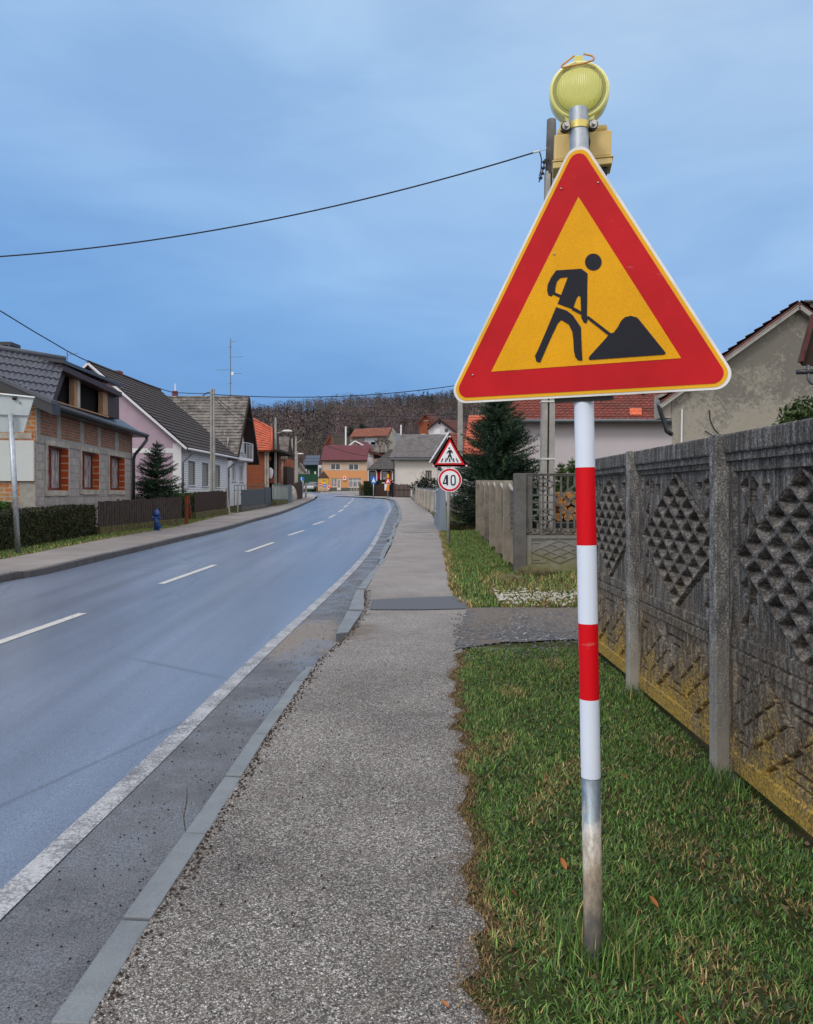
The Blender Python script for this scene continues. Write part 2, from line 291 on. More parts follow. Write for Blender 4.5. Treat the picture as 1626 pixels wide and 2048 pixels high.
    c = t.ramp(k, [(0, (.20, .19, .19)), (.10, (.21, .19, .175)), (.30, (.37, .30, .22)), (.46, (.56, .54, .50)), (.54, (.22, .27, .31)), (.68, (.24, .28, .32)), (1, (.25, .29, .33))]); c = t.mix(.85, c, t.ramp(n, [(.3, .45), (.7, 1.4)]), 'MULTIPLY')
    mt = t.ramp(k, [(.42, .0), (.56, .75)]); t.L(mt, t.b.inputs['Metallic']); t.bump(n, .35, .004); M['galv2'] = t.done(c)
    def sheet(nm, c, rough=.35, dirt=.07, hexa=0):
        t = MT(nm, rough+.15, .15); n = t.noise(5, 5, .65); s_ = t.noise(3, 7, .75, t.vec((3, 3, 12), (0, .6, 0)))
        cc = t.mix(t.ramp(s_, [(.64, 0), (.72, .22)]), c, (.55, .5, .45)); cc = t.mix(1, cc, t.ramp(n, [(.3, 1-dirt), (.7, 1+dirt)]), 'MULTIPLY')
        if hexa: cc = t.mix(.5, cc, t.ramp(t.vor(170), [(.35, 1.06), (.6, .88)]), 'MULTIPLY')
        M[nm] = t.done(cc)
    sheet('s_red', (.52, .012, .018), .25, .12); sheet('s_yellow', (.80, .38, .008), .3, .08, 1); sheet('s_border', (.80, .42, .02), .35); sheet('s_black', (.020, .021, .030), .4, .2)
    sheet('s_white', (.76, .79, .83), .35, .04); sheet('s_rim', (.74, .74, .73), .4, .2); sheet('s_back', (.42, .47, .50), .45, .08); sheet('band_red', (.66, .005, .012), .3, .03); sheet('band_white', (.70, .77, .90), .3, .03); sheet('far_red', (.60, .015, .02), .4, .05); sheet('far_blue', (.02, .14, .60), .4, .05)
    M['lens'] = None
    t = MT('yellow_plastic', .35, .5); t.b.inputs['Subsurface Weight'].default_value = .0; t.b.inputs['Transmission Weight'].default_value = .25; M['yplastic'] = t.done((.78, .76, .22))
    t = MT('box_plastic', .5, .4); n = t.noise(12, 4, .6); M['bplastic'] = t.done(t.mix(t.ramp(n, [(.3, 0), (.7, 1)]), (.62, .45, .17), (.70, .53, .22)))
    t = MT('clear_lens', .15, .5); z = t.xyz(2); x = t.xyz(0); wv = t.math('MULTIPLY', t.math('SINE', t.math('MULTIPLY', z, 900.0)), t.math('SINE', t.math('MULTIPLY', x, 900.0)))
    t.b.inputs['Transmission Weight'].default_value = .55; t.bump(t.math('SINE', t.math('MULTIPLY', x, 900.0)), .35, .0015); M['lens'] = t.done((.96, .92, .26), .3)
    M['gasket'] = simple('lens_ring', (.30, .30, .10), .5, .4, var=.1)
    M['black'] = simple('black_plastic', (.015, .015, .018), .5, .4); M['wire'] = simple('cable', (.012, .012, .016), .6, .3)
    M['zincy'] = simple('yellow_chromate', (.62, .52, .16), .35, .5, .6, var=.25); M['bolt'] = simple('bolt', (.5, .48, .45), .35, .5, .8)
    M['orange_wire'] = simple('orange_handle', (.68, .34, .10), .5, .4)
    # --- walls
    def brick(nm, c1, c2, mortar, bw, rh, ms=.012, axis='x', rough=.9, nz=.5, bias=0, offset=.5):
        t = MT(nm, rough, .15); co = t.nd('ShaderNodeCombineXYZ')
        t.L(t.xyz(0) if axis == 'x' else t.xyz(1), co.inputs[0]); t.L(t.xyz(2), co.inputs[1])
        b = t.nd('ShaderNodeTexBrick'); b.offset = offset; t.L(co.outputs[0], b.inputs['Vector'])
        b.inputs['Color1'].default_value = (*c1, 1); b.inputs['Color2'].default_value = (*c2, 1); b.inputs['Mortar'].default_value = (*mortar, 1)
        b.inputs['Scale'].default_value = 1; b.inputs['Brick Width'].default_value = bw; b.inputs['Row Height'].default_value = rh; b.inputs['Mortar Size'].default_value = ms; b.inputs['Bias'].default_value = bias
        n = t.noise(7, 5, .7); c = t.mix(nz, b.outputs['Color'], t.ramp(n, [(.3, .45), (.7, 1.5)]), 'MULTIPLY'); f = t.noise(40, 3, .6)
        t.bump(t.mix(.6, b.outputs['Fac'], f), -.6, .015); return t, c
    t, c = brick('old_brick', (.34, .11, .045), (.17, .09, .06), (.23, .21, .185), .26, .085, .014, 'y'); M['brickA'] = t.done(c)
    t, c = brick('old_brick_side', (.46, .14, .045), (.34, .20, .09), (.36, .31, .27), .27, .12, .016, 'x'); M['brickAs'] = t.done(c)
    t, c = brick('cinder_block', (.37, .335, .315), (.29, .26, .25), (.25, .235, .225), .42, .24, .02, 'y', nz=.45); M['block'] = t.done(c)
    t, c = brick('brick_D', (.36, .09, .035), (.26, .075, .04), (.20, .10, .06), .25, .10, .014, 'x'); M['brickD'] = t.done(c)
    t, c = brick('jamb_brick', (.42, .085, .025), (.34, .06, .02), (.42, .30, .22), .4, .22, .02, 'y', nz=.2); M['jamb'] = t.done(c)
    t, c = brick('white_siding', (.72, .72, .73), (.68, .685, .70), (.42, .43, .46), 2.0, .11, .018, 'y', nz=.15); M['siding'] = t.done(c)
    M['mortar'] = simple('rough_mortar', (.33, .315, .29), .95, .1, var=.3, sc_=6, bump=.5, bd=.02)
    M['lilac'] = simple('lilac_render', (.47, .36, .44), .9, .15, var=.10, sc_=1.5, bump=.2)
    M['whiteR'] = simple('white_render', (.66, .65, .70), .9, .15, var=.08, sc_=1.2, bump=.1)
    M['whitepaint'] = simple('white_paint', (.74, .74, .76), .5, .4, var=.06)
    M['whiteC'] = simple('cream_white_render', (.68, .63, .60), .9, .15, var=.08, sc_=1, bump=.1)
    M['pinkR'] = simple('pinkish_render', (.60, .55, .58), .9, .15, var=.07, sc_=.8, bump=.1)
    M['beigeF'] = simple('beige_render', (.56, .42, .34), .9, .15, var=.05); M['orangeF'] = simple('orange_render', (.66, .31, .14), .9, .15, var=.05)
    M['chapel'] = simple('chapel_render', (.58, .34, .16), .9, .15, var=.1)
    t = MT('stained_plaster', .95, .1); z = t.xyz(2); n = t.noise(.9, 7, .68, dist=.6); f = t.noise(9, 6, .75, dist=.8); f2 = t.noise(40, 3, .7)
    c = t.mix(t.ramp(n, [(.3, 0), (.7, 1)]), (.285, .262, .222), (.37, .345, .30)); k = t.math('ADD', t.mix(.5, f, n), t.mr(z, 2.6, 4.6, -.07, .10)); c = t.mix(t.ramp(k, [(.47, 0), (.57, .75)]), c, (.115, .112, .102)); t.bump(t.mix(.5, f, f2), .4, .02); M['plaster'] = t.done(c)
    # --- roofs
    def tile(nm, c, var=.3, rough=.7, spec=.3, dirt=(.05, .05, .05), damt=.3):
        t = MT(nm, rough, spec); n = t.noise(1.4, 6, .65); f = t.noise(14, 4, .7); cl = t.vor(3.6, out='Color')
        cc = t.mix(1, c, t.ramp(t.mix(.5, f, t.xyz(0, cl)), [(.2, 1-var), (.8, 1+var*.7)]), 'MULTIPLY'); cc = t.mix(t.ramp(n, [(.45, 0), (.7, damt)]), cc, dirt); t.bump(f, .3, .01); M[nm] = t.done(cc)
    tile('t_anthracite', (.060, .066, .088), .12, .4, .5, damt=0.0); tile('t_brown', (.040, .030, .028), .25); tile('t_grey', (.19, .175, .165), .5, .9, .15, (.05, .05, .05), .7)
    tile('t_orange', (.46, .105, .055), .2); tile('t_corr', (.30, .27, .25), .4, .9, .15); tile('t_maroon', (.145, .035, .047), .12, .6); tile('t_charcoal', (.085, .08, .082), .3, .85)
    tile('t_greyhouse', (.155, .145, .15), .3, .85); tile('t_redold', (.185, .048, .036), .35, .85, .2, (.09, .05, .045), .6); tile('t_barn', (.26, .10, .07), .35, .9); tile('t_newpatch', (.62, .13, .045), .15); tile('t_darkred', (.10, .035, .03), .35, .85)
    tile('t_navy', (.035, .045, .07), .1, .45, .5, damt=0)
    # --- misc
    M['wood_dark'] = simple('dark_wood', (.045, .03, .024), .85, .2, var=.3, sc_=8); M['wood_raw'] = simple('raw_timber', (.36, .22, .13), .8, .2, var=.3, sc_=8)
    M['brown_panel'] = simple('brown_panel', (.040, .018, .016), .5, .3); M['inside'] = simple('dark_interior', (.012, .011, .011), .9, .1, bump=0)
    M['winred'] = simple('red_brown_frame', (.13, .028, .018), .45, .4); M['winwhite'] = simple('white_frame', (.7, .7, .72), .4, .4, var=.05)
    t = MT('glass', .08, .6); M['glass'] = t.done((.05, .058, .065)); t = MT('curtain_glass', .15, .5); n = t.noise(9, 3, .5, t.vec((3, 3, .3))); M['curtain'] = t.done(t.mix(t.ramp(n, [(.4, 0), (.6, 1)]), (.10, .09, .09), (.46, .45, .46)))
    t = MT('shutter', .6, .3); wv = t.math('SINE', t.math('MULTIPLY', t.xyz(2), 130.0)); M['shutter'] = t.done(t.mix(t.ramp(t.mr(wv, -1, 1), [(0, 0), (1, 1)]), (.17, .165, .155), (.33, .32, .30)))
    M['gutter'] = simple('grey_gutter', (.13, .145, .16), .45, .4, .3); M['gutter_dark'] = simple('anthracite_gutter', (.022, .025, .032), .4, .5)
    t = MT('picket', .9, .15); st = t.noise(12, 5, .7, t.vec((3, 3, .4))); c = t.ramp(st, [(.3, (.022, .017, .014)), (.55, (.06, .048, .042)), (.8, (.17, .155, .15))]); t.bump(st, .4, .01); M['picket'] = t.done(c)
    M['brownfence'] = simple('brown_board', (.060, .035, .026), .85, .2, var=.35, sc_=7); M['rustpost'] = simple('red_post', (.20, .045, .022), .8, .2, var=.3)
    M['anthr'] = simple('anthracite_metal', (.042, .052, .062), .45, .4, var=.08); M['greenfr'] = simple('green_frame', (.10, .15, .13), .6, .3); M['barsw'] = simple('pale_bar', (.30, .33, .32), .6, .3)
    M['cabinet'] = simple('grey_cabinet', (.16, .20, .23), .6, .3, var=.15); M['hydrant'] = simple('blue_paint', (.012, .055, .22), .4, .5, var=.15)
    M['slab'] = simple('bluegrey_slab', (.20, .24, .29), .7, .3, var=.12); M['tubew'] = simple('white_tube', (.58, .60, .63), .4, .5)
    M['yellowsign'] = simple('yellow_sign', (.72, .42, .01), .4, .4, var=.05); M['orangebox'] = simple('orange_board', (.75, .25, .02), .5, .4)
    M['navy'] = simple('navy_cloth', (.014, .016, .030), .9, .1); M['skin'] = simple('skin', (.50, .29, .21), .6, .3, var=.05); M['hair'] = simple('hair', (.03, .02, .015), .8, .2); M['white_cloth'] = simple('white_cloth', (.62, .60, .62), .9, .1)
    M['carblack'] = simple('black_car_paint', (.012, .014, .018), .2, .6, var=.02, bump=0); M['carsilver'] = simple('silver_car_paint', (.36, .37, .39), .25, .6, .4, var=.02, bump=0); M['tyre'] = simple('tyre', (.012, .012, .012), .85, .2)
    M['leaf'] = simple('dry_leaf', (.40, .15, .05), .7, .2, var=.3); M['straw'] = simple('straw', (.42, .33, .18), .8, .2); M['pebble'] = simple('pebble', (.55, .53, .49), .8, .2, var=.4, sc_=3)
    M['bark'] = simple('bark', (.085, .065, .05), .95, .1, var=.4); M['greenwall'] = simple('green_sheet', (.018, .065, .038), .7, .2, var=.25)
    M['lampw'] = simple('lamp_head', (.62, .62, .60), .4, .4); M['insul'] = simple('insulation_board', (.52, .56, .56), .8, .2, var=.06, sc_=2); M['woodstack'] = simple('stacked_firewood', (.40, .19, .07), .9, .1, var=.6, sc_=14)
mk()

# ------------------------------------------------------------------ ground, road, pavement
def smooth_line(pts, n=6):
    out = []
    for i in range(len(pts)-1):
        p0 = pts[max(i-1, 0)]; p1 = pts[i]; p2 = pts[i+1]; p3 = pts[min(i+2, len(pts)-1)]
        for k in range(n):
            t = k/n; out.append(.5*((2*p1)+(p2-p0)*t+(2*p0-5*p1+4*p2-p3)*t*t+(3*p1-p0-3*p2+p3)*t**3))
    return out+[pts[-1]]
def sheet_between(name, A, B, off, mat, kind='structure', lift=0):
    """strip between two polylines of xy points of equal length, on the slope plane"""
    m = MB(); vs = []
    for a, b in zip(A, B): vs += [(a.x, a.y, gz(a.y, off)), (b.x, b.y, gz(b.y, off))]
    m.add(vs, [(2*i, 2*i+1, 2*i+3, 2*i+2) for i in range(len(A)-1)])
    o = m.build(name, mat); tag(o, None, None, kind=kind); return o
def resample(pts, ys):
    P = sorted(pts, key=lambda p: p.y); xs = np.interp(ys, [p.y for p in P], [p.x for p in P]); return [V((x, y, 0)) for x, y in zip(xs, ys)]
def T(x, y):   # terrain height
    z = S*min(y, 150) if y > -20 else S*-20
    if y > 150:
        k = min(1, (y-150)/80); z += 16.5*(k*k*(3-2*k))*(.55+.45*k)
    if y > 230:
        top = 57+(x+117)*.10; top = min(top, 78)
        if x > 130: top -= (x-130)*.33
        if x < -300: top -= (-300-x)*.1
        top = max(top, 10)
        k = min(1, (y-230)/370); z += (top-z)*(k*k*(3-2*k)*.35+k*.65)
        if y > 600: z -= (y-600)*.05
        z += 2.2*math.sin(x*.045+y*.02)+1.6*math.sin(x*.11-y*.05)
    return z
def ground():
    ys = [-25, 0, 10, 20, 30, 40, 50, 60, 70, 80, 90, 100, 110, 120, 130, 140, 150]+list(range(158, 240, 8))+list(range(245, 760, 15))
    xs = [-420, -360, -300, -250, -200, -160, -120, -90, -60, -40, -20, -10, 0, 10, 20, 40, 60, 90, 120, 150, 180, 210, 250, 300, 360, 420]
    m = MB(); vs = [(x, y, T(x, y)-.04) for y in ys for x in xs]; nx = len(xs); yi = ys.index(150)
    lo = [(j*nx+i, j*nx+i+1, (j+1)*nx+i+1, (j+1)*nx+i) for j in range(yi) for i in range(nx-1)]
    hi = [(j*nx+i, j*nx+i+1, (j+1)*nx+i+1, (j+1)*nx+i) for j in range(yi, len(ys)-1) for i in range(nx-1)]
    m.add(vs, lo); m.build('ground', M['soil'])['kind'] = 'structure'
    m = MB(); m.add(vs, hi); tag(m.build('hill', M['hill'], smooth=True), None, None, kind='structure')
ground()
# road surface
edgeR = [V((-1.62, -3, 0)), V((-1.6, 1.5, 0))]+[G(x, y) for x, y in [(314, 1500), (500, 1320), (734, 1098), (770, 1028)]]
kerbL = [V((-6.3, -3, 0)), V((-6.45, 9, 0))]+[G(x, y) for x, y in [(0, 1165), (86, 1150), (228, 1115), (366, 1081), (461, 1058), (499, 1046), (560, 1029), (603, 1012), (631, 999)]]
kOut = [(98, 2048), (243.5, 1838), (369, 1666), (450, 1552), (508, 1467), (554, 1407), (588, 1360), (614, 1323), (675, 1267), (697, 1220), (715, 1178), (752, 1129), (772, 1092), (786, 1055), (797, 1034), (795, 1015), (787.5, 1000), (770, 996.5)]
kIn = [(174, 2048), (301, 1838), (413, 1666), (483, 1552), (535, 1467), (577, 1407), (609, 1360), (635, 1321), (701, 1263), (727.5, 1220), (731, 1178), (762, 1129), (783, 1090), (793, 1055), (804, 1036), (800.5, 1015), (792, 1000), (776, 996)]
KO = [V((-1.28, -2, 0))]+[G(x, y, .095) for x, y in kOut]; KI = [V((-1.12, -2, 0))]+[G(x, y, .1) for x, y in kIn]
road = [V((-1.0, -3, 0)), V((-.85, 2, 0))]+[p+V((.12, 0, 0)) for p in KO[3:]]
road_far = [V((-4.2, 87, 0)), V((-7.2, 92, 0)), G(660, 987), G(640, 985.2), G(606, 984), V((-40, 121, 0)), V((-40, 108, 0)), V((-16, 104, 0)), V((-11.2, 96, 0)), V((-9.3, 84, 0))]
m = MB(); pts = road+road_far+kerbL[::-1]; m.poly([(p.x, p.y, gz(p.y)) for p in pts]); tag(m.build('road', M['road']), None, None, kind='structure')
# shoulder
ys = list(np.linspace(-2, 60, 60)); eR = [V((-1.85, -3, 0)), V((-1.68, 1.5, 0))]+[G(x, y) for x, y in [(0, 1849), (347, 1500), (500, 1346), (746, 1100), (780, 1028), (784, 1018)]]
sheet_between('road_shoulder', resample(eR, ys), resample([p+V((.11, 0, 0)) for p in KO], ys), .004, M['shoulder'])
# painted edge line and centre dashes
ln = [V((-1.90, -2, 0)), V((-1.745, 1.5, 0))]+[(G(a, b)+G(c, d))*.5 for a, b, c, d in [(0, 1780, 0, 1849), (314, 1500, 347, 1500), (500, 1320, 500, 1346), (734, 1098, 746, 1100)]]+[G(x, y) for x, y in [(775, 1028), (780.6, 1019.7), (777, 1007.4), (771, 1000.7), (756, 996.4), (725, 993), (694.5, 992.7)]]
LN = smooth_line([V((p.x, p.y, 0)) for p in ln], 8); m = MB(); vs = []
for i, p in enumerate(LN):
    t = (LN[min(i+1, len(LN)-1)]-LN[max(i-1, 0)]).normalized(); s_ = V((t.y, -t.x, 0))*.065; a = p-s_; b = p+s_; vs += [(a.x, a.y, gz(a.y, .009)), (b.x, b.y, gz(b.y, .009))]
m.add(vs, [(2*i, 2*i+1, 2*i+3, 2*i+2) for i in range(len(LN)-1)]); tag(m.build('road_edge_line', M['paint']), None, None, kind='structure')
m = MB()
for a, b, c, d in [(-160, 1341, 165, 1227), (322, 1168, 430, 1130), (493, 1104, 547, 1085), (577, 1071, 608, 1061), (626, 1050, 647.5, 1042.5), (658, 1036, 671, 1029.5), (677, 1024, 686.5, 1018.6), (688, 1015, 695, 1010), (696.4, 1007.4, 702, 1003.7), (702, 1002.5, 706, 999.8), (704, 998.3, 707.5, 996.4)]:
    p = G(a, b); q = G(c, d); t = (q-p).normalized(); s_ = V((t.y, -t.x, 0))*.062
    m.add([(v.x, v.y, gz(v.y, .005)) for v in (p-s_, p+s_, q+s_, q-s_)], [(0, 1, 2, 3)])
tag(m.build('road_centre_dashes', M['paint2']), None, None, kind='structure')
# kerb stones with joints (one structure), pavement
def kerb():
    m = MB()
    def stone(o0, o1, i0, i1, zo=.0, dz0=0, dz1=0):
        e = .012; o0_, o1_ = o0.lerp(o1, e), o1.lerp(o0, e); i0_, i1_ = i0.lerp(i1, e), i1.lerp(i0, e)
        q = [o0_, i0_, i1_, o1_]; dz = [dz0, dz0, dz1, dz1]
        m.hexa([(p.x, p.y, gz(p.y, -.1)) for p in q]+[(p.x, p.y, gz(p.y, .1+zo)+d) for p, d in zip(q, dz)])
    for i in range(0, 8):
        stone(KO[i], KO[i+1], KI[i], KI[i+1], .004*random.uniform(-1, 1), 0, -.05 if i == 7 else 0)
    for i in range(9, len(KO)-1):
        n = 3 if i < 12 else max(1, int((KO[i+1]-KO[i]).length/1.1))
        if i == 10 or i == 9: n = 2
        for k in range(n):
            a, b = k/n, (k+1)/n; j = V((random.uniform(-.02, .02) if i < 12 else random.uniform(-.05, .05), 0, 0))
            stone(KO[i].lerp(KO[i+1], a)+j, KO[i].lerp(KO[i+1], b)+j, KI[i].lerp(KI[i+1], a)+j, KI[i].lerp(KI[i+1], b)+j, random.uniform(-.015, .01) if i < 12 else 0)
    o = m.build('kerb', M['kerb'], bevel=.006); o['kind'] = 'structure'
    m = MB()     # left kerb: stones with a real face
    KL = smooth_line([V((p.x, p.y, 0)) for p in kerbL], 4)
    for i in range(len(KL)-1):
        a, b = KL[i], KL[i+1]; n = max(1, int((b-a).length/1.0))
        for k in range(n):
            p = a.lerp(b, k/n+.01); q = a.lerp(b, (k+1)/n-.01); t = (b-a).normalized(); s_ = V((-t.y, t.x, 0))*.14; h = .12+random.uniform(-.006, .006)
            low = 30.2 < p.y < 33.5
            if low: h = .107
            m.hexa([(v.x, v.y, gz(v.y, -.1)) for v in (p, q, q+s_, p+s_)]+[(v.x, v.y, gz(v.y, h)) for v in (p, q, q+s_, p+s_)])
    m.build('kerb_far_side', M['kerb_dark'], bevel=.008)['kind'] = 'structure'
kerb()
wr = [V((.32, -2, 0)), V((.26, 1.5, 0))]+[G(x, y, .1) for x, y in [(965, 2048), (952, 1900), (930, 1600), (905, 1350), (925, 1290), (940, 1215), (905, 1192), (888, 1100), (880, 1070), (872, 1050), (864, 1030), (845, 1012), (830, 1003), (821, 996)]]
ysw = list(np.linspace(-2, 11, 150))+list(np.linspace(11.1, 74, 90))
WR = resample(wr, ysw)
for i, p in enumerate(WR): p.x += (.03*math.sin(p.y*9)+.022*math.sin(p.y*23+1)+.015*math.sin(p.y*47))*(1 if p.y < 30 else .5)
WL = resample([p+V((-.004, 0, 0)) for p in KI], ysw)
sheet_between('pavement', WL, WR, .094, M['walk'])
far_end = [WL[-1], V((-3.4, 77.5, 0)), V((-7.8, 86, 0)), V((-7.8, 88.5, 0)), V((-2.6, 80.5, 0)), V((.9, 76.5, 0)), WR[-1]]
m = MB(); m.poly([(p.x, p.y, gz(p.y, .094)) for p in far_end]); tag(m.build('pavement_bend', M['walk_far']), None, None, kind='structure')
# cross patch of newer asphalt, seams
def gpoly(name, pix, off, mat, kind='structure', jit=0):
    pts = [G(x, y, off) for x, y in pix]
    if jit:
        q = []
        for i, p in enumerate(pts):
            r = pts[(i+1) % len(pts)]; n = max(2, int((r-p).length/.12))
            for k in range(n):
                v = p.lerp(r, k/n); q.append(v+V((random.uniform(-jit, jit), random.uniform(-jit, jit), 0)))
        pts = q
    m = MB(); m.poly([(p.x, p.y, gz(p.y, off)) for p in pts]); o = m.build(name, mat); o['kind'] = kind; return o
gpoly('pavement_patch', [(739, 1219), (744, 1199), (790, 1197), (905, 1192), (934, 1196), (932, 1217), (850, 1219)], .104, M['patch'])
m = MB()
for y, x0, x1 in [(1064.5, 803, 880), (1043, 803, 868)]:
    a = G(x0, y, .1); b = G(x1, y+.6, .1); m.add([(a.x, a.y, gz(a.y, .1)), (b.x, b.y, gz(b.y, .1)), (b.x, b.y+.06, gz(b.y+.06, .1)), (a.x, a.y+.10, gz(a.y+.10, .1))], [(0, 1, 2, 3)])
tag(m.build('pavement_seams', M['patch']), None, None, kind='structure')
# muddy crossing where the kerb is missing
# left pavement
lb = [V((-8.35, -3, 0)), V((-8.4, 9, 0))]+[G(x, y, .1) for x, y in [(0, 1119), (43, 1111), (194, 1081), (366, 1051), (450, 1029), (480, 1025), (530, 1016), (575, 1005), (605, 995)]]
ysl = list(np.linspace(-3, 72, 120)); KLi = [V((p.x-.14, p.y, 0)) for p in kerbL]
sheet_between('pavement_far_side', resample(lb, ysl), resample(KLi, ysl), .105, M['walk_left'])
m = MB(); m.poly([(p.x, p.y, gz(p.y, .105)) for p in [V((resample(lb, [72])[0].x, 72, 0)), V((resample(KLi, [72])[0].x, 72, 0)), V((-9.4, 84, 0)), V((-11.3, 96, 0)), V((-13.2, 97, 0)), V((-11.5, 84, 0))]]); tag(m.build('pavement_corner', M['walk_far']), None, None, kind='structure')
gpoly('forecourt', [(640, 985), (641, 982.6), (735, 981.6), (735, 990), (700, 991.5), (660, 987)], .008, M['plaza'])
# verges (soil under the grass)
sheet_between('verge', resample([p+V((-.12,0,0)) for p in wr], ysw), [V((40, y, 0)) for y in ysw], .085, M['soil'])
sheet_between('verge_far_side', [V((-60, y, 0)) for y in ysl], resample(lb, ysl), .1, M['soil'])
# gravel drive
gp0 = [(.45, 7.72), (.75, 8.05), (1.2, 8.2), (2.0, 8.3), (3.5, 8.1), (14, 8.0), (14, 10.4), (3, 10.35), (1.1, 10.4), (.78, 10.3)]
gp = []
for i, (x, y) in enumerate(gp0):
    x2, y2 = gp0[(i+1) % len(gp0)]; n_ = max(1, int(math.hypot(x2-x, y2-y)/.12))
    for k in range(n_): gp.append((x+(x2-x)*k/n_+random.uniform(-.03, .03), y+(y2-y)*k/n_+random.uniform(-.05, .05)))
m = MB(); m.poly([(x, y, gz(y, .101)) for x, y in gp]); tag(m.build('gravel_drive', M['gravel']), None, None, kind='structure')

# ------------------------------------------------------------------ roadworks sign on its pole
def signs():
    sc_ = .648
    def ray(px, py): return V(((px-CX)/F, 1, (HY-py)/F))
    A = ray(1157.5, 394)*4.147*sc_; B = ray(983.3, 743.5)*4.423*sc_; C_ = ray(1362.7, 716.5)*3.98*sc_
    A.z += CZ; B.z += CZ; C_.z += CZ
    O = (A+B+C_)/3; U = (C_-B).normalized(); N = (A-B).cross(C_-B).normalized()
    if N.y > 0: N = -N
    Vv = (A-(B+C_)/2); Vv = (Vv-U*Vv.dot(U)).normalized(); ri = .648*.2887
    def P(u, v, w_=0): return O+U*u+Vv*v+N*w_
    def rtri(rin, r):
        pts = []
        for k, ang in enumerate((90, 210, 330)):
            d = 2*(rin-r); cx, cy = d*math.cos(math.radians(ang)), d*math.sin(math.radians(ang))
            n = 10 if r > 0 else 0
            for i in range(n+1):
                a = math.radians(ang-60+120*(i/n if n else .5)); pts.append((cx+r*math.cos(a), cy+r*math.sin(a)))
        return pts
    base = G(1187, 1897, .12); top = W(1157, 219, 2.775)
    base = V((base.x, 2.775, gz(2.775, .10)))
    root = thing('roadworks_sign', base, 'large triangular roadworks warning sign with red border on red and white banded pole', 'road sign')
    def lay(name, pts2, w0, th, mat, parent, n_=None):
        m = MB(); m.plate([P(u, v, w0) for u, v in pts2], N, th); return m.build(name, mat, parent)
    pl = lay('sign_plate', rtri(ri+.1065, .048), .0, .012, M['s_rim'], root)
    lay('yellow_border', rtri(ri+.0985, .0425), .0015, .0014, M['s_border'], pl)
    lay('red_border', rtri(ri+.087, .032), .003, .0014, M['s_red'], pl)
    lay('yellow_field', rtri(ri, 0), .0045, .0014, M['s_yellow'], pl)
    # pictogram
    def pix(pl_): # photo pixels of zoomed crop -> plane coordinates
        out = []
        for x, y in pl_:
            d = ray(880+x/2.71, 380+y/2.71); t = (O-V((0, 0, CZ))).dot(N)/d.dot(N); q = V((0, 0, CZ))+d*t-O; out.append((q.dot(U), q.dot(Vv)))
        return out
    mb = MB(); wz = .006
    head = [(833+45*math.cos(a*PI/16), 392+46*math.sin(a*PI/16)) for a in range(32)]
    polys = [head,
             [(632, 437), (768, 428), (802, 454), (800, 562), (764, 580), (752, 574), (742, 590), (722, 648), (640, 618), (658, 572), (695, 474)],
             [(632, 437), (695, 474), (655, 478), (636, 498), (628, 530), (626, 555), (612, 572), (606, 578), (590, 572), (583, 545), (586, 515), (605, 475)],
             [(764, 578), (800, 558), (799, 682), (804, 690), (797, 724), (782, 720), (768, 694), (767, 660)],
             [(632, 636), (690, 655), (722, 680), (766, 745), (770, 850), (774, 925), (752, 925), (735, 905), (728, 870), (725, 810), (720, 770), (700, 730), (660, 706), (640, 725), (600, 810), (545, 937), (525, 930), (518, 900), (535, 865), (580, 760)],
             [(808, 915), (812, 903), (905, 800), (918, 782), (945, 772), (965, 745), (985, 708), (1005, 690), (1035, 683), (1070, 692), (1090, 715), (1150, 790), (1215, 870), (1225, 885), (1215, 893), (815, 922)],
             [(612, 566), (618, 553), (662, 572), (656, 586)], [(716, 650), (724, 634), (772, 662), (768, 678)], [(798, 697), (806, 683), (934, 782), (920, 793)]]
    for q in polys:
        uv = pix(q); s_ = sum(uv[i][0]*uv[(i+1) % len(uv)][1]-uv[(i+1) % len(uv)][0]*uv[i][1] for i in range(len(uv)))
        if s_ < 0: uv = uv[::-1]
        mb.plate([P(u, v, wz) for u, v in uv], N, .0014); wz += .00015
    mb.build('pictogram', M['s_black'], pl)
    for x, y in [(181, 1003), (622, 348)]:
        u, v = pix([(x, y)])[0]; MB().sphere(P(u, v, .0065), .0035, .0035, .0035, 8, 6).build('rivet', M['bolt'], pl, smooth=True)
    for px, py in [(1123, 378), (1197, 366)]:
        u, v = pix([((px-880)*2.71, (py-380)*2.71)])[0]; MB().sphere(P(u, v, .005), .0035, .0035, .0035, 8, 6).build('rivet', M['bolt'], pl, smooth=True)
    pass
    # pole with bands
    def at(py): # point on the pole axis at image row
        t = (py-219)/(1897-219); return V((top.x+(base.x-top.x)*t, 2.775, CZ+(HY-py)/F*2.775))
    r = .0325
    MB().tube([at(1553), V((base.x+.002, 2.775, base.z-.25))], r, 32).build('pole_foot', M['galv2'], root, smooth=True)
    t_ = MB(); n = 32; t_.tube([at(219), at(1553)], r, n, cap=False).build('pole', M['galv'], root, smooth=True)
    MB().tube([at(219)-V((0, 0, .004)), at(219)-V((0, 0, .005))], r*.96, 24).build('pole_top_plug', M['black'], root)
    for a, b, mm in [(803, 935, 'band_white'), (935, 1090, 'band_red'), (1090, 1246, 'band_white'), (1246, 1397, 'band_red'), (1397, 1553, 'band_white')]:
        MB().tube([at(a), at(b)], r+.0012, 32, cap=False).build('reflective_band', M[mm], root, smooth=True, label=('red' if 'red' in mm else 'white')+' reflective band round the pole')
    # back rails and clamps
    for v in (-.1, .22): MB().bar(P(-.2 if v < 0 else -.08, v, -.025), P(.2 if v < 0 else .08, v, -.025), .03, .025, N).build('back_rail', M['galv'], root)
    mb = MB(); mb.bar(P(-.10, -ri-.112, -.022), P(.10, -ri-.112, -.022), .02, .02, N); mb.build('lower_bracket', M['black'], root)
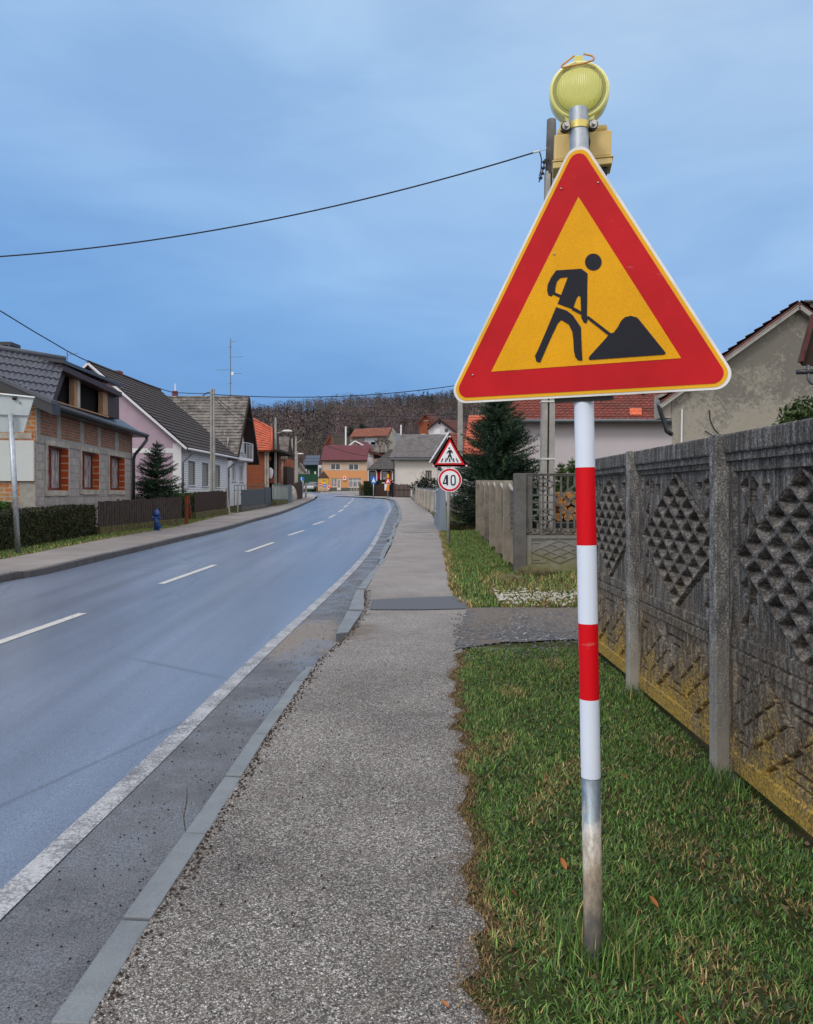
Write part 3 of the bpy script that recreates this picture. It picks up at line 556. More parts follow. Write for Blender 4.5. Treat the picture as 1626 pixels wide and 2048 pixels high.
    # warning lamp clamped to the pole top
    lc = W(1158, 189, 2.835); yaw = V((-.18, -1, .0)).normalized(); sx = V((1, -.18, 0)).normalized(); up = V((-.02, 0, 1))
    lamp = thing('warning_lamp', at(258), 'yellow battery warning lamp with round lens clamped to top of roadworks sign pole', 'warning lamp')
    def disc(m, c, rad, n_, th, rb=None, k=40, inner=None):
        ring = lambda rr, d: [c+sx*rr*math.cos(2*PI*i/k)+up*rr*math.sin(2*PI*i/k)+n_*d for i in range(k)]
        return ring
    rg = disc(None, lc, .1, yaw, 0)
    def lathe(prof, name, mat, parent, sm=True, close=True):
        m = MB(); k = 40; vs = []
        for rr, d in prof: vs += rg(rr, d)
        fs = [(j*k+i, j*k+(i+1) % k, (j+1)*k+(i+1) % k, (j+1)*k+i) for j in range(len(prof)-1) for i in range(k)]
        m.add(vs, fs); return m.build(name, mat, parent, smooth=sm)
    hs = lathe([(.092, .034), (.098, .036), (.104, .028), (.1045, .0), (.103, -.03), (.095, -.036), (.0, -.04)], 'lamp_housing', M['yplastic'], lamp)
    lathe([(.078, .033), (.0925, .033)], 'lens_ring', M['gasket'], hs, False)
    lathe([(.0795, .034), (.078, .040), (.060, .050), (.035, .056), (.0005, .058)], 'lens', M['lens'], lamp)
    mb = MB(); mb.plate([lc+sx*a+up*b+yaw*.02 for a, b in [(-.016, .10), (.016, .10), (.014, .127), (-.014, .127)]], yaw, .05); mb.build('lamp_stem', M['yplastic'], lamp)
    mb = MB(); mb.plate([lc+sx*a+up*b+yaw*.03 for a, b in [(-.055, -.075), (.055, -.075), (.042, -.125), (-.042, -.125)]], yaw, .06); mb.build('lamp_neck', M['yplastic'], lamp)
    MB().tube([lc+sx*a+up*b+yaw*.05 for a, b in [(-.016, .112), (-.058, .083), (-.060, .077), (-.055, .074), (-.02, .079), (.02, .083), (.05, .091), (.052, .096), (.045, .106), (.016, .115)]], .0035, 8).build('carry_handle', M['orange_wire'], lamp, smooth=True)
    # battery box
    bc = W(1164, 300, 2.89); bu = V((1, -.16, .02)).normalized(); bn = V((-.16, -1, 0)).normalized(); bz = V((.02, 0, 1))
    def bx(a0, a1, b0, b1, c0, c1):
        return [bc+bu*a+bz*b+bn*c for a, b, c in [(a0, b0, c1), (a1, b0, c1), (a1, b0, c0), (a0, b0, c0), (a0, b1, c1), (a1, b1, c1), (a1, b1, c0), (a0, b1, c0)]]
    b_ = MB(); b_.hexa(bx(-.1, .1, -.045, .048, -.05, .04)); b_.build('battery_box', M['bplastic'], lamp, bevel=.006)
    b_ = MB(); b_.hexa(bx(-.09, .086, .049, .072, -.045, .035)); b_.build('battery_box_lid', M['bplastic'], lamp, bevel=.008)
    b_ = MB(); b_.hexa(bx(-.106, .108, -.052, -.046, -.056, .046)); b_.hexa(bx(-.103, .104, -.075, -.053, -.053, .043)); b_.build('battery_box_rim', M['bplastic'], lamp, bevel=.004)
    b_ = MB(); b_.hexa(bx(.05, .09, -.1, -.076, -.03, .02)); b_.build('cable_gland', M['black'], lamp, bevel=.003)
    # clamp
    cc = at(254); b_ = MB(); pts = []
    for i in range(25):
        a = PI+PI*i/24; pts.append(cc+V((math.cos(a)*(r+.003), math.sin(a)*(r+.003), .0)))
    k = MB()
    for i in range(24): k.add([pts[i]-V((0, 0, .012)), pts[i+1]-V((0, 0, .012)), pts[i+1]+V((0, 0, .012)), pts[i]+V((0, 0, .012))], [(0, 1, 2, 3)])
    k.box(cc.x-.066, cc.x-r-.002, 2.765, 2.771, cc.z-.014, cc.z+.012); k.box(cc.x+r+.002, cc.x+.066, 2.765, 2.771, cc.z-.008, cc.z+.018)
    k.build('clamp_band', M['zincy'], lamp)
    for sg in (-1, 1):
        b_ = MB(); q = cc+V((sg*.047, -.012, .003*sg)); b_.tube([q, q+V((0, -.02, 0))], .0085, 6); b_.tube([q+V((0, .002, 0)), q+V((0, -.004, 0))], .0135, 20); b_.build('clamp_bolt', M['bolt'], lamp)
        b_ = MB(); b_.tube([q+V((0, .02, 0)), q+V((0, -.001, 0))], .0175, 20); b_.build('clamp_rubber', M['black'], lamp)
    b_ = MB(); b_.tube([cc+V((.036, .03, -.005)), cc+V((.042, .03, -.04)), cc+V((.034, .04, -.075)), cc+V((.03, .06, -.09))], .006, 8); b_.build('lamp_cable', M['black'], lamp, smooth=True)
signs()

# ------------------------------------------------------------------ concrete panel fence beside the pavement
def relief_panel(wd=1.63, ht=1.72, st=.0072):
    nu, nv = int(wd/st), int(ht/st); u = np.linspace(0, wd, nu+1); v = np.linspace(0, ht, nv+1); Uu, Vv = np.meshgrid(u, v)
    h = np.zeros_like(Uu)
    # upper field with the big diamond
    fu = (Uu > .06) & (Uu < wd-.06); up = fu & (Vv > .74) & (Vv < 1.64); h[up] = -.02
    cu, cv, hw, hh = wd/2, 1.185, wd/2-.075, .445
    du, dv = (Uu-cu)/hw, (Vv-cv)/hh; s = du+dv; t = du-dv; inside = (np.abs(s) < 1) & (np.abs(t) < 1)
    rim = np.maximum(np.abs(s), np.abs(t)); edge = (rim >= 1) & (rim < 1.055) & up; h[edge] = -.042
    K = 6; fs = ((s+1)/2*K) % 1; ft = ((t+1)/2*K) % 1; rib = (np.minimum(fs, 1-fs) < .085) | (np.minimum(ft, 1-ft) < .085)
    q = fs-ft; cell = np.where(q > -.02, -.072, -.066*(1+q)); cell = np.where(rib, -.002, cell); h = np.where(inside, cell, h)
    for sx in (-1, 1):
        for sz in (-1, 1):
            c0, c1 = cu+sx*(wd/2-.215), cv+sz*.27; x = (Uu-c0)*sx; y = (Vv-c1)
            r = np.hypot(x, y); a = np.degrees(np.arctan2(y, x))
            for ak, r1, wdt in ((62, .15, 15), (118, .15, 15), (-62, .14, 15), (-118, .14, 15), (150, .10, 13)):
                k = (np.abs(a-ak) < wdt+3) & (r > .016) & (r*np.cos(np.radians(a-ak)) < r1) & ~inside & up; h[k] = -.060
            k = (x > -.24) & (x < -.14) & (y > -.02) & (y < .11) & (np.abs(x+.19)*1.4 < (y+.02)*.6) & up & ~inside; h[k] = -.05
    # lower field with two small lattices
    lo = fu & (Vv > .10) & (Vv < .60); h[lo] = -.012
    k = (Uu > .045) & (Uu <= .06) & (Vv > .1) & (Vv < 1.64); h[k] = -.026
    for c0 in (wd*.27, wd*.73):
        s = (Uu-c0)/(wd*.235)+(Vv-.35)/.235; t = (Uu-c0)/(wd*.235)-(Vv-.35)/.235; ins = (np.abs(s) < 1.03) & (np.abs(t) < 1.03)
        g = lambda z: (np.abs(((z+1)/2*3+.5) % 1-.5) < .058); br = lambda z: (np.abs(((z+1)/2*3) % 1-.5) < .42)
        h = np.where(ins & lo, .004, h); h = np.where(ins & lo & ((g(s) & br(t)) | (g(t) & br(s) )), -.056, h)
    for yy in (.17, .225, .475, .53):
        for xc, hl in ((.10, .13), (cu, .17), (wd-.10, .13)):
            k = lo & (np.abs(Vv-yy) < .010) & (np.abs(Uu-xc) < (hl if yy in (.17, .53) else hl*.55)); h[k] = -.042
    h[(np.abs(Vv-.668) < .006)] = -.012
    h += .0015*np.sin(Uu*31+Vv*17)*np.sin(Vv*43)
    N1 = (nu+1)*(nv+1); P = np.zeros((N1, 3)); P[:, 0] = -h.ravel(); P[:, 1] = Uu.ravel(); P[:, 2] = Vv.ravel()
    i = np.arange(nu*nv); a = (i//nu)*(nu+1)+i % nu; f = np.stack([a, a+nu+1, a+nu+2, a+1], 1)
    tn = np.where(inside & (q <= -.02) & ~rib, 1.0, 0.0).ravel()  # marks the lower cell faces that get the painted light
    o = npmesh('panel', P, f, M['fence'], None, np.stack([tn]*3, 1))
    return o
def near_fence():
    root = thing('concrete_fence', (1.795, 4.456, .26), 'weathered grey concrete fence with diamond relief panels and yellow lichen along its foot', 'fence')
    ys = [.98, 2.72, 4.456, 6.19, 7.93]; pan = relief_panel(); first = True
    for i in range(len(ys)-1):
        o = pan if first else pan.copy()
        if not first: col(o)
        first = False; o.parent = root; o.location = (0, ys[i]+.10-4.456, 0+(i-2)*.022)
        m = MB(); b0 = .26+(i-2)*.022; m.box(1.87, 1.90, ys[i]+.08, ys[i+1]+.02, b0, 2.0); m.build('panel_back', M['fence'], root)
        m = MB(); m.box(1.758, 1.93, ys[i]+.115, ys[i+1]-.005, 1.975, 2.085); m.build('cap_rail', M['fence'], root, bevel=.012)
        m = MB(); m.box(1.775, 1.93, ys[i]+.09, ys[i+1]+.015, 1.935, 1.974); m.build('cap_seat', M['fence'], root)
    for y in ys:
        m = MB(); m.box(1.722, 1.86, y, y+.10, gz(y, -.1), 2.088); m.build('post', M['post'], root, bevel=.008)
        m = MB(); m.sphere((1.80, y+.03, gz(y, .06)), .10, .12, .07, 12, 8, .06); m.build('footing', M['conc_dark'], root, smooth=True)
near_fence()

# ------------------------------------------------------------------ roofs, walls, windows
def roof_tiles(m, e0, e1, r1, r0, rows, cols, step=.03, wave=.012, thick=.1, sub=4):
    e0, e1, r1, r0 = map(V, (e0, e1, r1, r0)); n = (e1-e0).cross(r0-e0).normalized()
    if n.z < 0: n = -n
    k = cols*sub
    for j in range(rows):
        vs = []
        for jj, hh in ((j/rows, step), ((j+1)/rows, step*.1)):
            a = e0.lerp(r0, jj); b = e1.lerp(r1, jj)
            for i in range(k+1): vs.append(a.lerp(b, i/k)+n*(hh+wave*(1+math.cos(2*PI*(i % sub)/sub))))
        a = e0.lerp(r0, j/rows); b = e1.lerp(r1, j/rows)
        for i in range(k+1): vs.append(a.lerp(b, i/k))
        q = k+1
        m.add(vs, [(i, i+1, q+i+1, q+i) for i in range(k)]+[(2*q+i, 2*q+i+1, i+1, i) for i in range(k)])
    lo = [e0, e1, r1, r0]; m.hexa([p-n*thick for p in lo]+[p-n*.002 for p in lo]); return m
def wall_holes(m, fr, a0, a1, b0, b1, holes, reveal=.2, c=0):
    xs = sorted({a0, a1, *[h[0] for h in holes], *[h[1] for h in holes]}); zs = sorted({b0, b1, *[h[2] for h in holes], *[h[3] for h in holes]})
    for i in range(len(xs)-1):
        for j in range(len(zs)-1):
            x, z = (xs[i]+xs[i+1])/2, (zs[j]+zs[j+1])/2
            if any(h[0] < x < h[1] and h[2] < z < h[3] for h in holes): continue
            m.quad(fr.p(xs[i], zs[j], c), fr.p(xs[i+1], zs[j], c), fr.p(xs[i+1], zs[j+1], c), fr.p(xs[i], zs[j+1], c))
    for h in holes:
        p = [(h[0], h[2]), (h[1], h[2]), (h[1], h[3]), (h[0], h[3])]
        for i in range(4):
            q, r = p[i], p[(i+1) % 4]; m.quad(fr.p(*q, c), fr.p(*r, c), fr.p(*r, c-reveal), fr.p(*q, c-reveal))
def window(fr, h, parent, depth=.18, fm='winwhite', pm='glass', mull=1, fw=.06, sill=None, c=0, trans=0):
    a0, a1, b0, b1 = h; m = MB(); d = c-depth
    for q in [(a0, a0+fw, b0, b1), (a1-fw, a1, b0, b1), (a0+fw, a1-fw, b0, b0+fw), (a0+fw, a1-fw, b1-fw, b1)]: m.fbox(fr, *q, d, d+.06)
    for k in range(mull):
        x = a0+(a1-a0)*(k+1)/(mull+1); m.fbox(fr, x-fw*.5, x+fw*.5, b0+fw, b1-fw, d, d+.055)
    if trans: z = b0+(b1-b0)*trans; m.fbox(fr, a0+fw, a1-fw, z-fw*.5, z+fw*.5, d+.001, d+.052)
    o = m.build('window', M[fm], parent); g = MB(); g.fbox(fr, a0+fw*.5, a1-fw*.5, b0+fw*.5, b1-fw*.5, d-.02, d+.02); g.build('pane', M[pm], o)
    if sill:
        s_ = MB(); s_.fbox(fr, a0-.05, a1+.05, b0-.05, b0-.003, d+.06, c+.06); s_.build('sill', M[sill], o)
    return o
def body(fr, L, D, h, rh, axis, mats, parent, holes=(), reveal=.2, b0=-.4, side_mats=None):
    """front wall with holes, side and back walls as separate parts; rh ridge height"""
    m = MB(); wall_holes(m, fr, 0, L, b0, h, holes, reveal)
    if axis == 'n': m.poly([fr.p(0, h), fr.p(L, h), fr.p(L/2, rh)])
    m.build('wall', M[mats], parent)
    m = MB(); P = fr.p
    if axis == 'u':
        m.poly([P(0, b0, -D), P(0, b0), P(0, h), P(0, rh, -D/2), P(0, h, -D)])
        m.build('gable_wall', M[side_mats or mats], parent); m = MB()
        m.poly([P(L, b0), P(L, b0, -D), P(L, h, -D), P(L, rh, -D/2), P(L, h)]); m.build('gable_wall', M[side_mats or mats], parent)
        m = MB(); m.quad(P(L, b0, -D), P(0, b0, -D), P(0, h, -D), P(L, h, -D)); m.build('rear_wall', M[side_mats or mats], parent)
    else:
        m.quad(P(0, b0, -D), P(0, b0), P(0, h), P(0, h, -D)); m.build('side_wall', M[side_mats or mats], parent); m = MB()
        m.quad(P(L, b0), P(L, b0, -D), P(L, h, -D), P(L, h)); m.build('side_wall', M[side_mats or mats], parent); m = MB()
        m.poly([P(L, b0, -D), P(0, b0, -D), P(0, h, -D), P(L/2, rh, -D), P(L, h, -D)]); m.build('rear_wall', M[side_mats or mats], parent)
def gable_roof(fr, L, D, h, rh, axis, mat, parent, over=.45, vover=.35, rows=14, cols=30, step=.03, wave=.012, name='roof'):
    m = MB(); P = fr.p
    if axis == 'u':
        sl = (rh-h)/(D/2); e = h-sl*over; up = .06
        roof_tiles(m, P(-vover, e+up, over), P(L+vover, e+up, over), P(L+vover, rh+up, -D/2), P(-vover, rh+up, -D/2), rows, cols, step, wave)
        roof_tiles(m, P(L+vover, e+up, -D-over), P(-vover, e+up, -D-over), P(-vover, rh+up, -D/2), P(L+vover, rh+up, -D/2), rows, cols, step, wave)
        m.tube([P(-vover, rh+up+.03, -D/2), P(L+vover, rh+up+.03, -D/2)], .09, 8)
    else:
        sl = (rh-h)/(L/2); e = h-sl*over; up = .06
        roof_tiles(m, P(-over, e+up, -D-vover), P(-over, e+up, vover), P(L/2, rh+up, vover), P(L/2, rh+up, -D-vover), rows, cols, step, wave)
        roof_tiles(m, P(L+over, e+up, vover), P(L+over, e+up, -D-vover), P(L/2, rh+up, -D-vover), P(L/2, rh+up, vover), rows, cols, step, wave)
        m.tube([P(L/2, rh+up+.03, -D-vover), P(L/2, rh+up+.03, vover)], .09, 8)
    return m.build(name, M[mat], parent)
def pipe(parent, pts, r, mat, name='downpipe'): return MB().tube(pts, r, 10).build(name, M[mat], parent, smooth=True)

# --- house A: unfinished brick house with the dark dormer
def house_a():
    O = (-741/1600*21.5, 21.5, gz(21.5, .1)); fr = Fr(O, (-.089, 1)); L = 10.2; R = fr.px
    root = thing('unfinished_house', O, 'unfinished house with bare brick and cinder block wall, red framed windows and anthracite dormer roof', 'house')
    def rect(x0, x1, yt, yb, xm):
        a0 = R(x0, 950)[0]; a1 = R(x1, 950)[0]; return (a0, a1, R(xm, yb)[1], R(xm, yt)[1])
    hs = [rect(93.5, 135, 893, 981, 114), rect(162, 196.5, 904, 979.5, 179), rect(218, 248, 912.5, 980.5, 233)]
    h = 3.72; m = MB(); wall_holes(m, fr, 0, L, -.4, h, hs, .02); m.build('wall', M['block'], root)
    bb = R(79.5, 868)[1]
    for i, (x0, x1) in enumerate([(79, 113), (120, 159), (166, 195), (200, 229), (236, 264)]):
        m = MB(); m.fbox(fr, R(x0, 860)[0], R(x1, 860)[0], bb-.02, h, -.02, .012); m.build('brick_infill', M['brickA'], root)
    m = MB(); m.fbox(fr, 0, L, bb-.24, bb-.025, -.02, .02); m.build('ring_beam', M['mortar'], root)
    for x0, x1 in [(71.5, 79), (113, 120), (159, 166), (195, 200), (229, 236)]:
        m = MB(); m.fbox(fr, max(0.002, R(x0, 860)[0]), R(x1, 860)[0], bb-.021, h, -.02, .024); m.build('concrete_column', M['mortar'], root)
    for k, w_ in enumerate(hs):
        a0, a1, b0, b1 = w_; m = MB()
        for q in [(a0-.11, a0, b0-.05, b1+.12), (a1, a1+.09, b0-.05, b1+.12), (a0-.0, a1+.0, b1, b1+.13), (a0-.14, a1+.12, b0-.14, b0)]:
            n = 6
            for i in range(n):
                if q[1]-q[0] < q[3]-q[2]: z0 = q[2]+(q[3]-q[2])*i/n; z1 = q[2]+(q[3]-q[2])*(i+1)/n; m.fbox(fr, q[0]-random.uniform(0, .03)*(q[0] < a0), q[1]+random.uniform(0, .03)*(q[1] > a1), z0, z1, -.01, .022+random.uniform(0, .012))
                else: x0 = q[0]+(q[1]-q[0])*i/n; x1 = q[0]+(q[1]-q[0])*(i+1)/n; m.fbox(fr, x0, x1, q[2]-random.uniform(0, .03)*(q[2] < b0), q[3]+random.uniform(0, .03)*(q[3] > b1), -.01, .022+random.uniform(0, .012))
        m.build('mortar_surround', M['conc_light'], root)
        dp = .26
        MB().fbox(fr, a1-.012, a1+.002, b0, b1, -dp, .03).build('brick_jamb', M['jamb'], root); MB().fbox(fr, a0-.002, a0+.03, b0, b1, -dp, .035).build('brick_jamb', M['jamb'], root)
        MB().fbox(fr, a0, a1, b1-.01, b1+.01, -dp-.1, .0).build('reveal', M['mortar'], root); MB().fbox(fr, a0, a1, b0-.01, b0+.005, -dp-.1, .0).build('reveal', M['mortar'], root)
        window(fr, (a0+.03, a1-.012, b0+.005, b1-.01), root, .24, 'winred', 'curtain', 1, .075)
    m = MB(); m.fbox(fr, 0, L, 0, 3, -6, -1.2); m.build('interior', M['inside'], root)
    # side wall towards the camera
    P = fr.p; m = MB(); m.poly([P(0, -.4, -8), P(0, -.4), P(0, 3.7), P(0, 5.35, -3.2), P(0, 5.3, -5), P(0, 3.7, -8)]); m.build('gable_wall', M['brickAs'], root)
    m = MB(); m.poly([P(L, -.4), P(L, -.4, -8), P(L, 3.7, -8), P(L, 5.4, -4), P(L, 3.7)]); m.build('gable_wall', M['block'], root)
    side = Fr(O, (1, .089)); 
    def sb(x0, x1, y0, y1, c0, c1, nm, mt, bev=0):
        a0, b0 = side.px(x0, y1); a1, b1 = side.px(x1, y0); m = MB(); m.fbox(side, a0, a1, b0, b1, c0, c1); return m.build(nm, M[mt], root, bevel=bev)
    sb(-120, 69.5, 881.5, 962, 0, .09, 'insulation_board', 'insul', .005)
    sb(-120, 64, 866, 876, -.01, .03, 'lintel', 'conc_light'); sb(40, 71, 964, 1030, -.01, .012, 'render_patch', 'mortar')
    # tiled hip facing the road bend, its dark fascia
    A = W(-176, 671, 21.05); B = W(131, 722, 23.3); C_ = W(104, 803, 21.15); e0 = A+(C_-B)
    bm_ = MB(); roof_tiles(bm_, e0, C_, B, A, 6, 26, .035, .02, .05); o = bm_.build('tiled_roof', M['t_anthracite'], root)
    bm = bmesh.new(); bm.from_mesh(o.data); nn = (C_-A).cross((C_-A).cross(B-A)).normalized(); rt = V(O)
    bmesh.ops.bisect_plane(bm, geom=bm.verts[:]+bm.edges[:]+bm.faces[:], plane_co=A-rt, plane_no=nn, clear_outer=(nn.dot(B-A) < 0), clear_inner=(nn.dot(B-A) > 0)); bm.to_mesh(o.data); bm.free()
    MB().tube([A+V((0, 0, .04)), B+V((0, 0, .04))], .10, 8).build('ridge_cap', M['t_anthracite'], root, smooth=True)
    dn = V((0, 0, -1)); m = MB(); E_ = W(104, 806, 21.0); A2 = W(-176, 678, 20.9)
    m.hexa([A2+dn*.30, E_+dn*.30, E_+dn*.30+V((0, .5, 0)), A2+dn*.30+V((0, .5, 0)), A2, E_, E_+V((0, .5, 0)), A2+V((0, .5, 0))]); m.build('fascia', M['gutter_dark'], root)
    m = MB(); m.hexa([A2+dn*.02+V((-.1, -.06, 0)), E_+dn*.02+V((0, -.06, 0)), E_+V((.05, .2, -.02)), A2+V((0, .2, -.02)), A2+V((-.1, -.06, .07)), E_+V((0, -.06, .07)), E_+V((0.05, .2, .07)), A2+V((0, .2, .07))]); m.build('verge_flashing', M['t_anthracite'], root)
    # eave apron + back roof
    c0 = .42; g0 = R(105, 812, c0); zt = g0[1]; m = MB(); a_l = R(106, 812, c0)[0]; a_r = L+.45
    m.hexa([P(a_l, zt-.06, c0), P(a_r, zt-.06, c0), P(a_r, zt+.55, -.55), P(a_l, zt+.55, -.55), P(a_l, zt, c0), P(a_r, zt, c0), P(a_r, zt+.62, -.55), P(a_l, zt+.62, -.55)]); m.build('eave_roof', M['t_navy'], root)
    m = MB(); m.fbox(fr, 0, a_r, zt-.10, zt-.065, -.3, c0-.02); m.build('soffit', M['gutter_dark'], root)
    MB().tube([P(a_l, zt-.02, c0+.07), P(a_r, zt-.02, c0+.07)], .075, 10).build('gutter', M['gutter_dark'], root, smooth=True)
    m = MB(); m.poly([P(a_r, zt+.02, .1), P(a_r, zt+1.7, -3), P(.2, zt+1.7, -3), P(.2, zt+.02, .1)][::-1]); m.poly([P(a_r, zt+1.7, -3), P(a_r, zt-.2, -8.4), P(.2, zt-.2, -8.4), P(.2, zt+1.7, -3)]); m.build('rear_roof', M['t_navy'], root)
    # dormer on plane c
    c = .0; D = lambda x, y, cc=c: P(*R(x, y, cc), cc)
    def pl(name, pix, cc, th, mt, par=root):
        m = MB(); m.plate([D(x, y, cc) for x, y in pix][::-1], fr.n, th); return m.build(name, M[mt], par)
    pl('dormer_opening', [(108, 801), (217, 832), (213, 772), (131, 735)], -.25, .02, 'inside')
    pl('dormer_sill', [(107, 800), (218, 833), (218, 835.5), (107, 802.5)], .04, .14, 'wood_raw')
    pl('dormer_lintel', [(131, 735), (214, 771), (214, 779), (129, 746)], .0, .12, 'wood_raw')
    pl('dormer_post', [(149, 750), (155, 752), (155, 815), (149, 813)], .0, .16, 'wood_raw'); pl('dormer_post', [(155, 752), (160.5, 755), (160.5, 816.5), (155, 815)], .02, .02, 'conc_light')
    pl('dormer_post', [(206, 775), (215.5, 779), (217, 832), (206, 829)], .0, .16, 'wood_raw')
    pl('dormer_side_panel', [(215.5, 773), (238, 783), (238.5, 839), (217, 833)], .01, .2, 'brown_panel')
    pl('dormer_cheek', [(129, 728), (137, 731), (113, 802), (105, 800)], .02, .15, 'brown_panel')
    q0 = R(127, 723, .3); q1 = R(248, 772, .3); zr = q0[1]
    m = MB(); m.hexa([P(q0[0], q0[1]-.05, .3), P(q1[0], q1[1]-.05, .3), P(q1[0], q1[1]+.35, -3), P(q0[0], q0[1]+.35, -3), P(q0[0], q0[1]+.05, .3), P(q1[0], q1[1]+.05, .3), P(q1[0], q1[1]+.42, -3), P(q0[0], q0[1]+.42, -3)]); m.build('dormer_roof', M['gutter_dark'], root)
    m = MB(); m.fbox(fr, q0[0]+.05, q1[0]-.05, q0[1]-.23, q0[1]-.06, -.1, .24); m.build('dormer_fascia', M['brown_panel'], root)
    g1 = P(a_r-.12, zt-.06, c0+.07)
    wx = P(L-.15, 0, .10)
    pipe(root, [g1, g1+V((0, 0, -.15)), V((wx.x+.35, wx.y-.1, g1.z-.45)), V((wx.x+.05, wx.y, g1.z-.75)), V((wx.x, wx.y, g1.z-.95)), V((wx.x, wx.y, gz(31)))], .06, 'gutter_dark')
    # chimney cap and small aerial
    m = MB(); b = W(2, 702, 24.0); m.box(b.x-.6, b.x+.30, b.y, b.y+.6, b.z-.4, b.z+.05); m.box(b.x-.6, b.x-.50, b.y, b.y+.6, b.z+.05, b.z+.18); m.box(b.x+.20, b.x+.27, b.y, b.y+.6, b.z+.05, b.z+.18); m.box(b.x-.62, b.x+.30, b.y, b.y+.6, b.z+.18, b.z+.28); m.build('chimney', M['gutter_dark'], root)
    a = W(134.5, 705, 25); m = MB(); m.tube([a+V((0, 0, -.5)), a+V((0, 0, .02))], .015, 6); m.tube([a+V((0, 0, -.08)), a+V((.32, .1, 0))], .008, 5); m.build('aerial', M['gutter'], root)
house_a()

# --- house B: lilac gable, white siding to the street
def house_b():
    O = (-451/1600*38, 38, gz(38, .1)); fr = Fr(O, (.021, 1)); L = 9.1; R = fr.px; P = fr.p
    root = thing('lilac_house', O, 'white and lilac house with dark brown tiled roof and three shuttered windows facing the road', 'house')
    hs = []
    for x0, x1, yt, yb in [(376.5, 390.5, 922.5, 970), (404, 417, 926, 972), (430.5, 440.5, 930.5, 974)]:
        xm = (x0+x1)/2; hs.append((R(x0, 950)[0], R(x1, 950)[0], R(xm, yb)[1], R(xm, yt)[1]))
    h = R(372, 885)[1]; zr = 1.75+262/1600*38-O[2]; hw = 4.2; D = 2*hw
    body(fr, L, D, h, zr-.1, 'u', 'siding', root, hs, .12, side_mats='lilac')
    for w_ in hs: window(fr, w_, root, .10, 'gutter', 'shutter', 0, .05, 'whitepaint')
    gable_roof(fr, L, D, h+.02, zr-.1, 'u', 't_brown', root, .45, .55, 20, 26, .04, .01)
    sl = (zr-.1-h)/hw
    for sg in (0, 1):
        m = MB(); e = -.60; a = P(e, h-.45*sl+.0, .45) if sg == 0 else P(e, h-.45*sl, -D-.45); b = P(e, zr-.08, -hw)
        m.bar(a, b, .10, .05, fr.u); m.build('verge_board', M['whiteR'], root)
    m = MB(); e = -.56; m.bar(P(-.3, h-.45*sl-.10, .45), P(-.3, zr-.20, -hw), .04, .5, fr.u); m.build('verge_soffit', M['gutter'], root)
    for c0, c1 in ((-.38, .02),):
        m = MB(); m.fbox(fr, -.025, -.003, -.3, h-.1, c0, c1); m.build('corner_strip', M['whitepaint'], root)
    m = MB(); zb = R(351, 899)[1]; m.fbox(fr, -.022, -.002, zb-.12, zb+.10, -6.6, -.38); m.build('band', M['whitepaint'], root)
    MB().tube([P(-.5, h-.45*sl-.0, .52), P(L+.5, h-.45*sl-.0, .52)], .055, 8).build('gutter', M['whiteR'], root, smooth=True)
    z0 = h-.45*sl
    pipe(root, [P(.1, z0, .5), P(.1, z0-.25, .45), P(-.0, z0-.6, .09), P(0, -.3, .09)], .05, 'gutter')
    pipe(root, [P(L+.3, z0, .5), P(L+.3, z0-.2, .45), P(L-.1, z0-.6, .09), P(L-.1, z0-1.1, .09)], .05, 'gutter'); pipe(root, [P(L-.1, z0-1.1, .09), P(L-.1, -.3, .09)], .045, 'gutter')
    MB().fbox(fr, 3, 3.5, zr-.2, zr+.15, -hw-.3, -hw+.1).build('vent', M['t_redold'], root)
house_b()

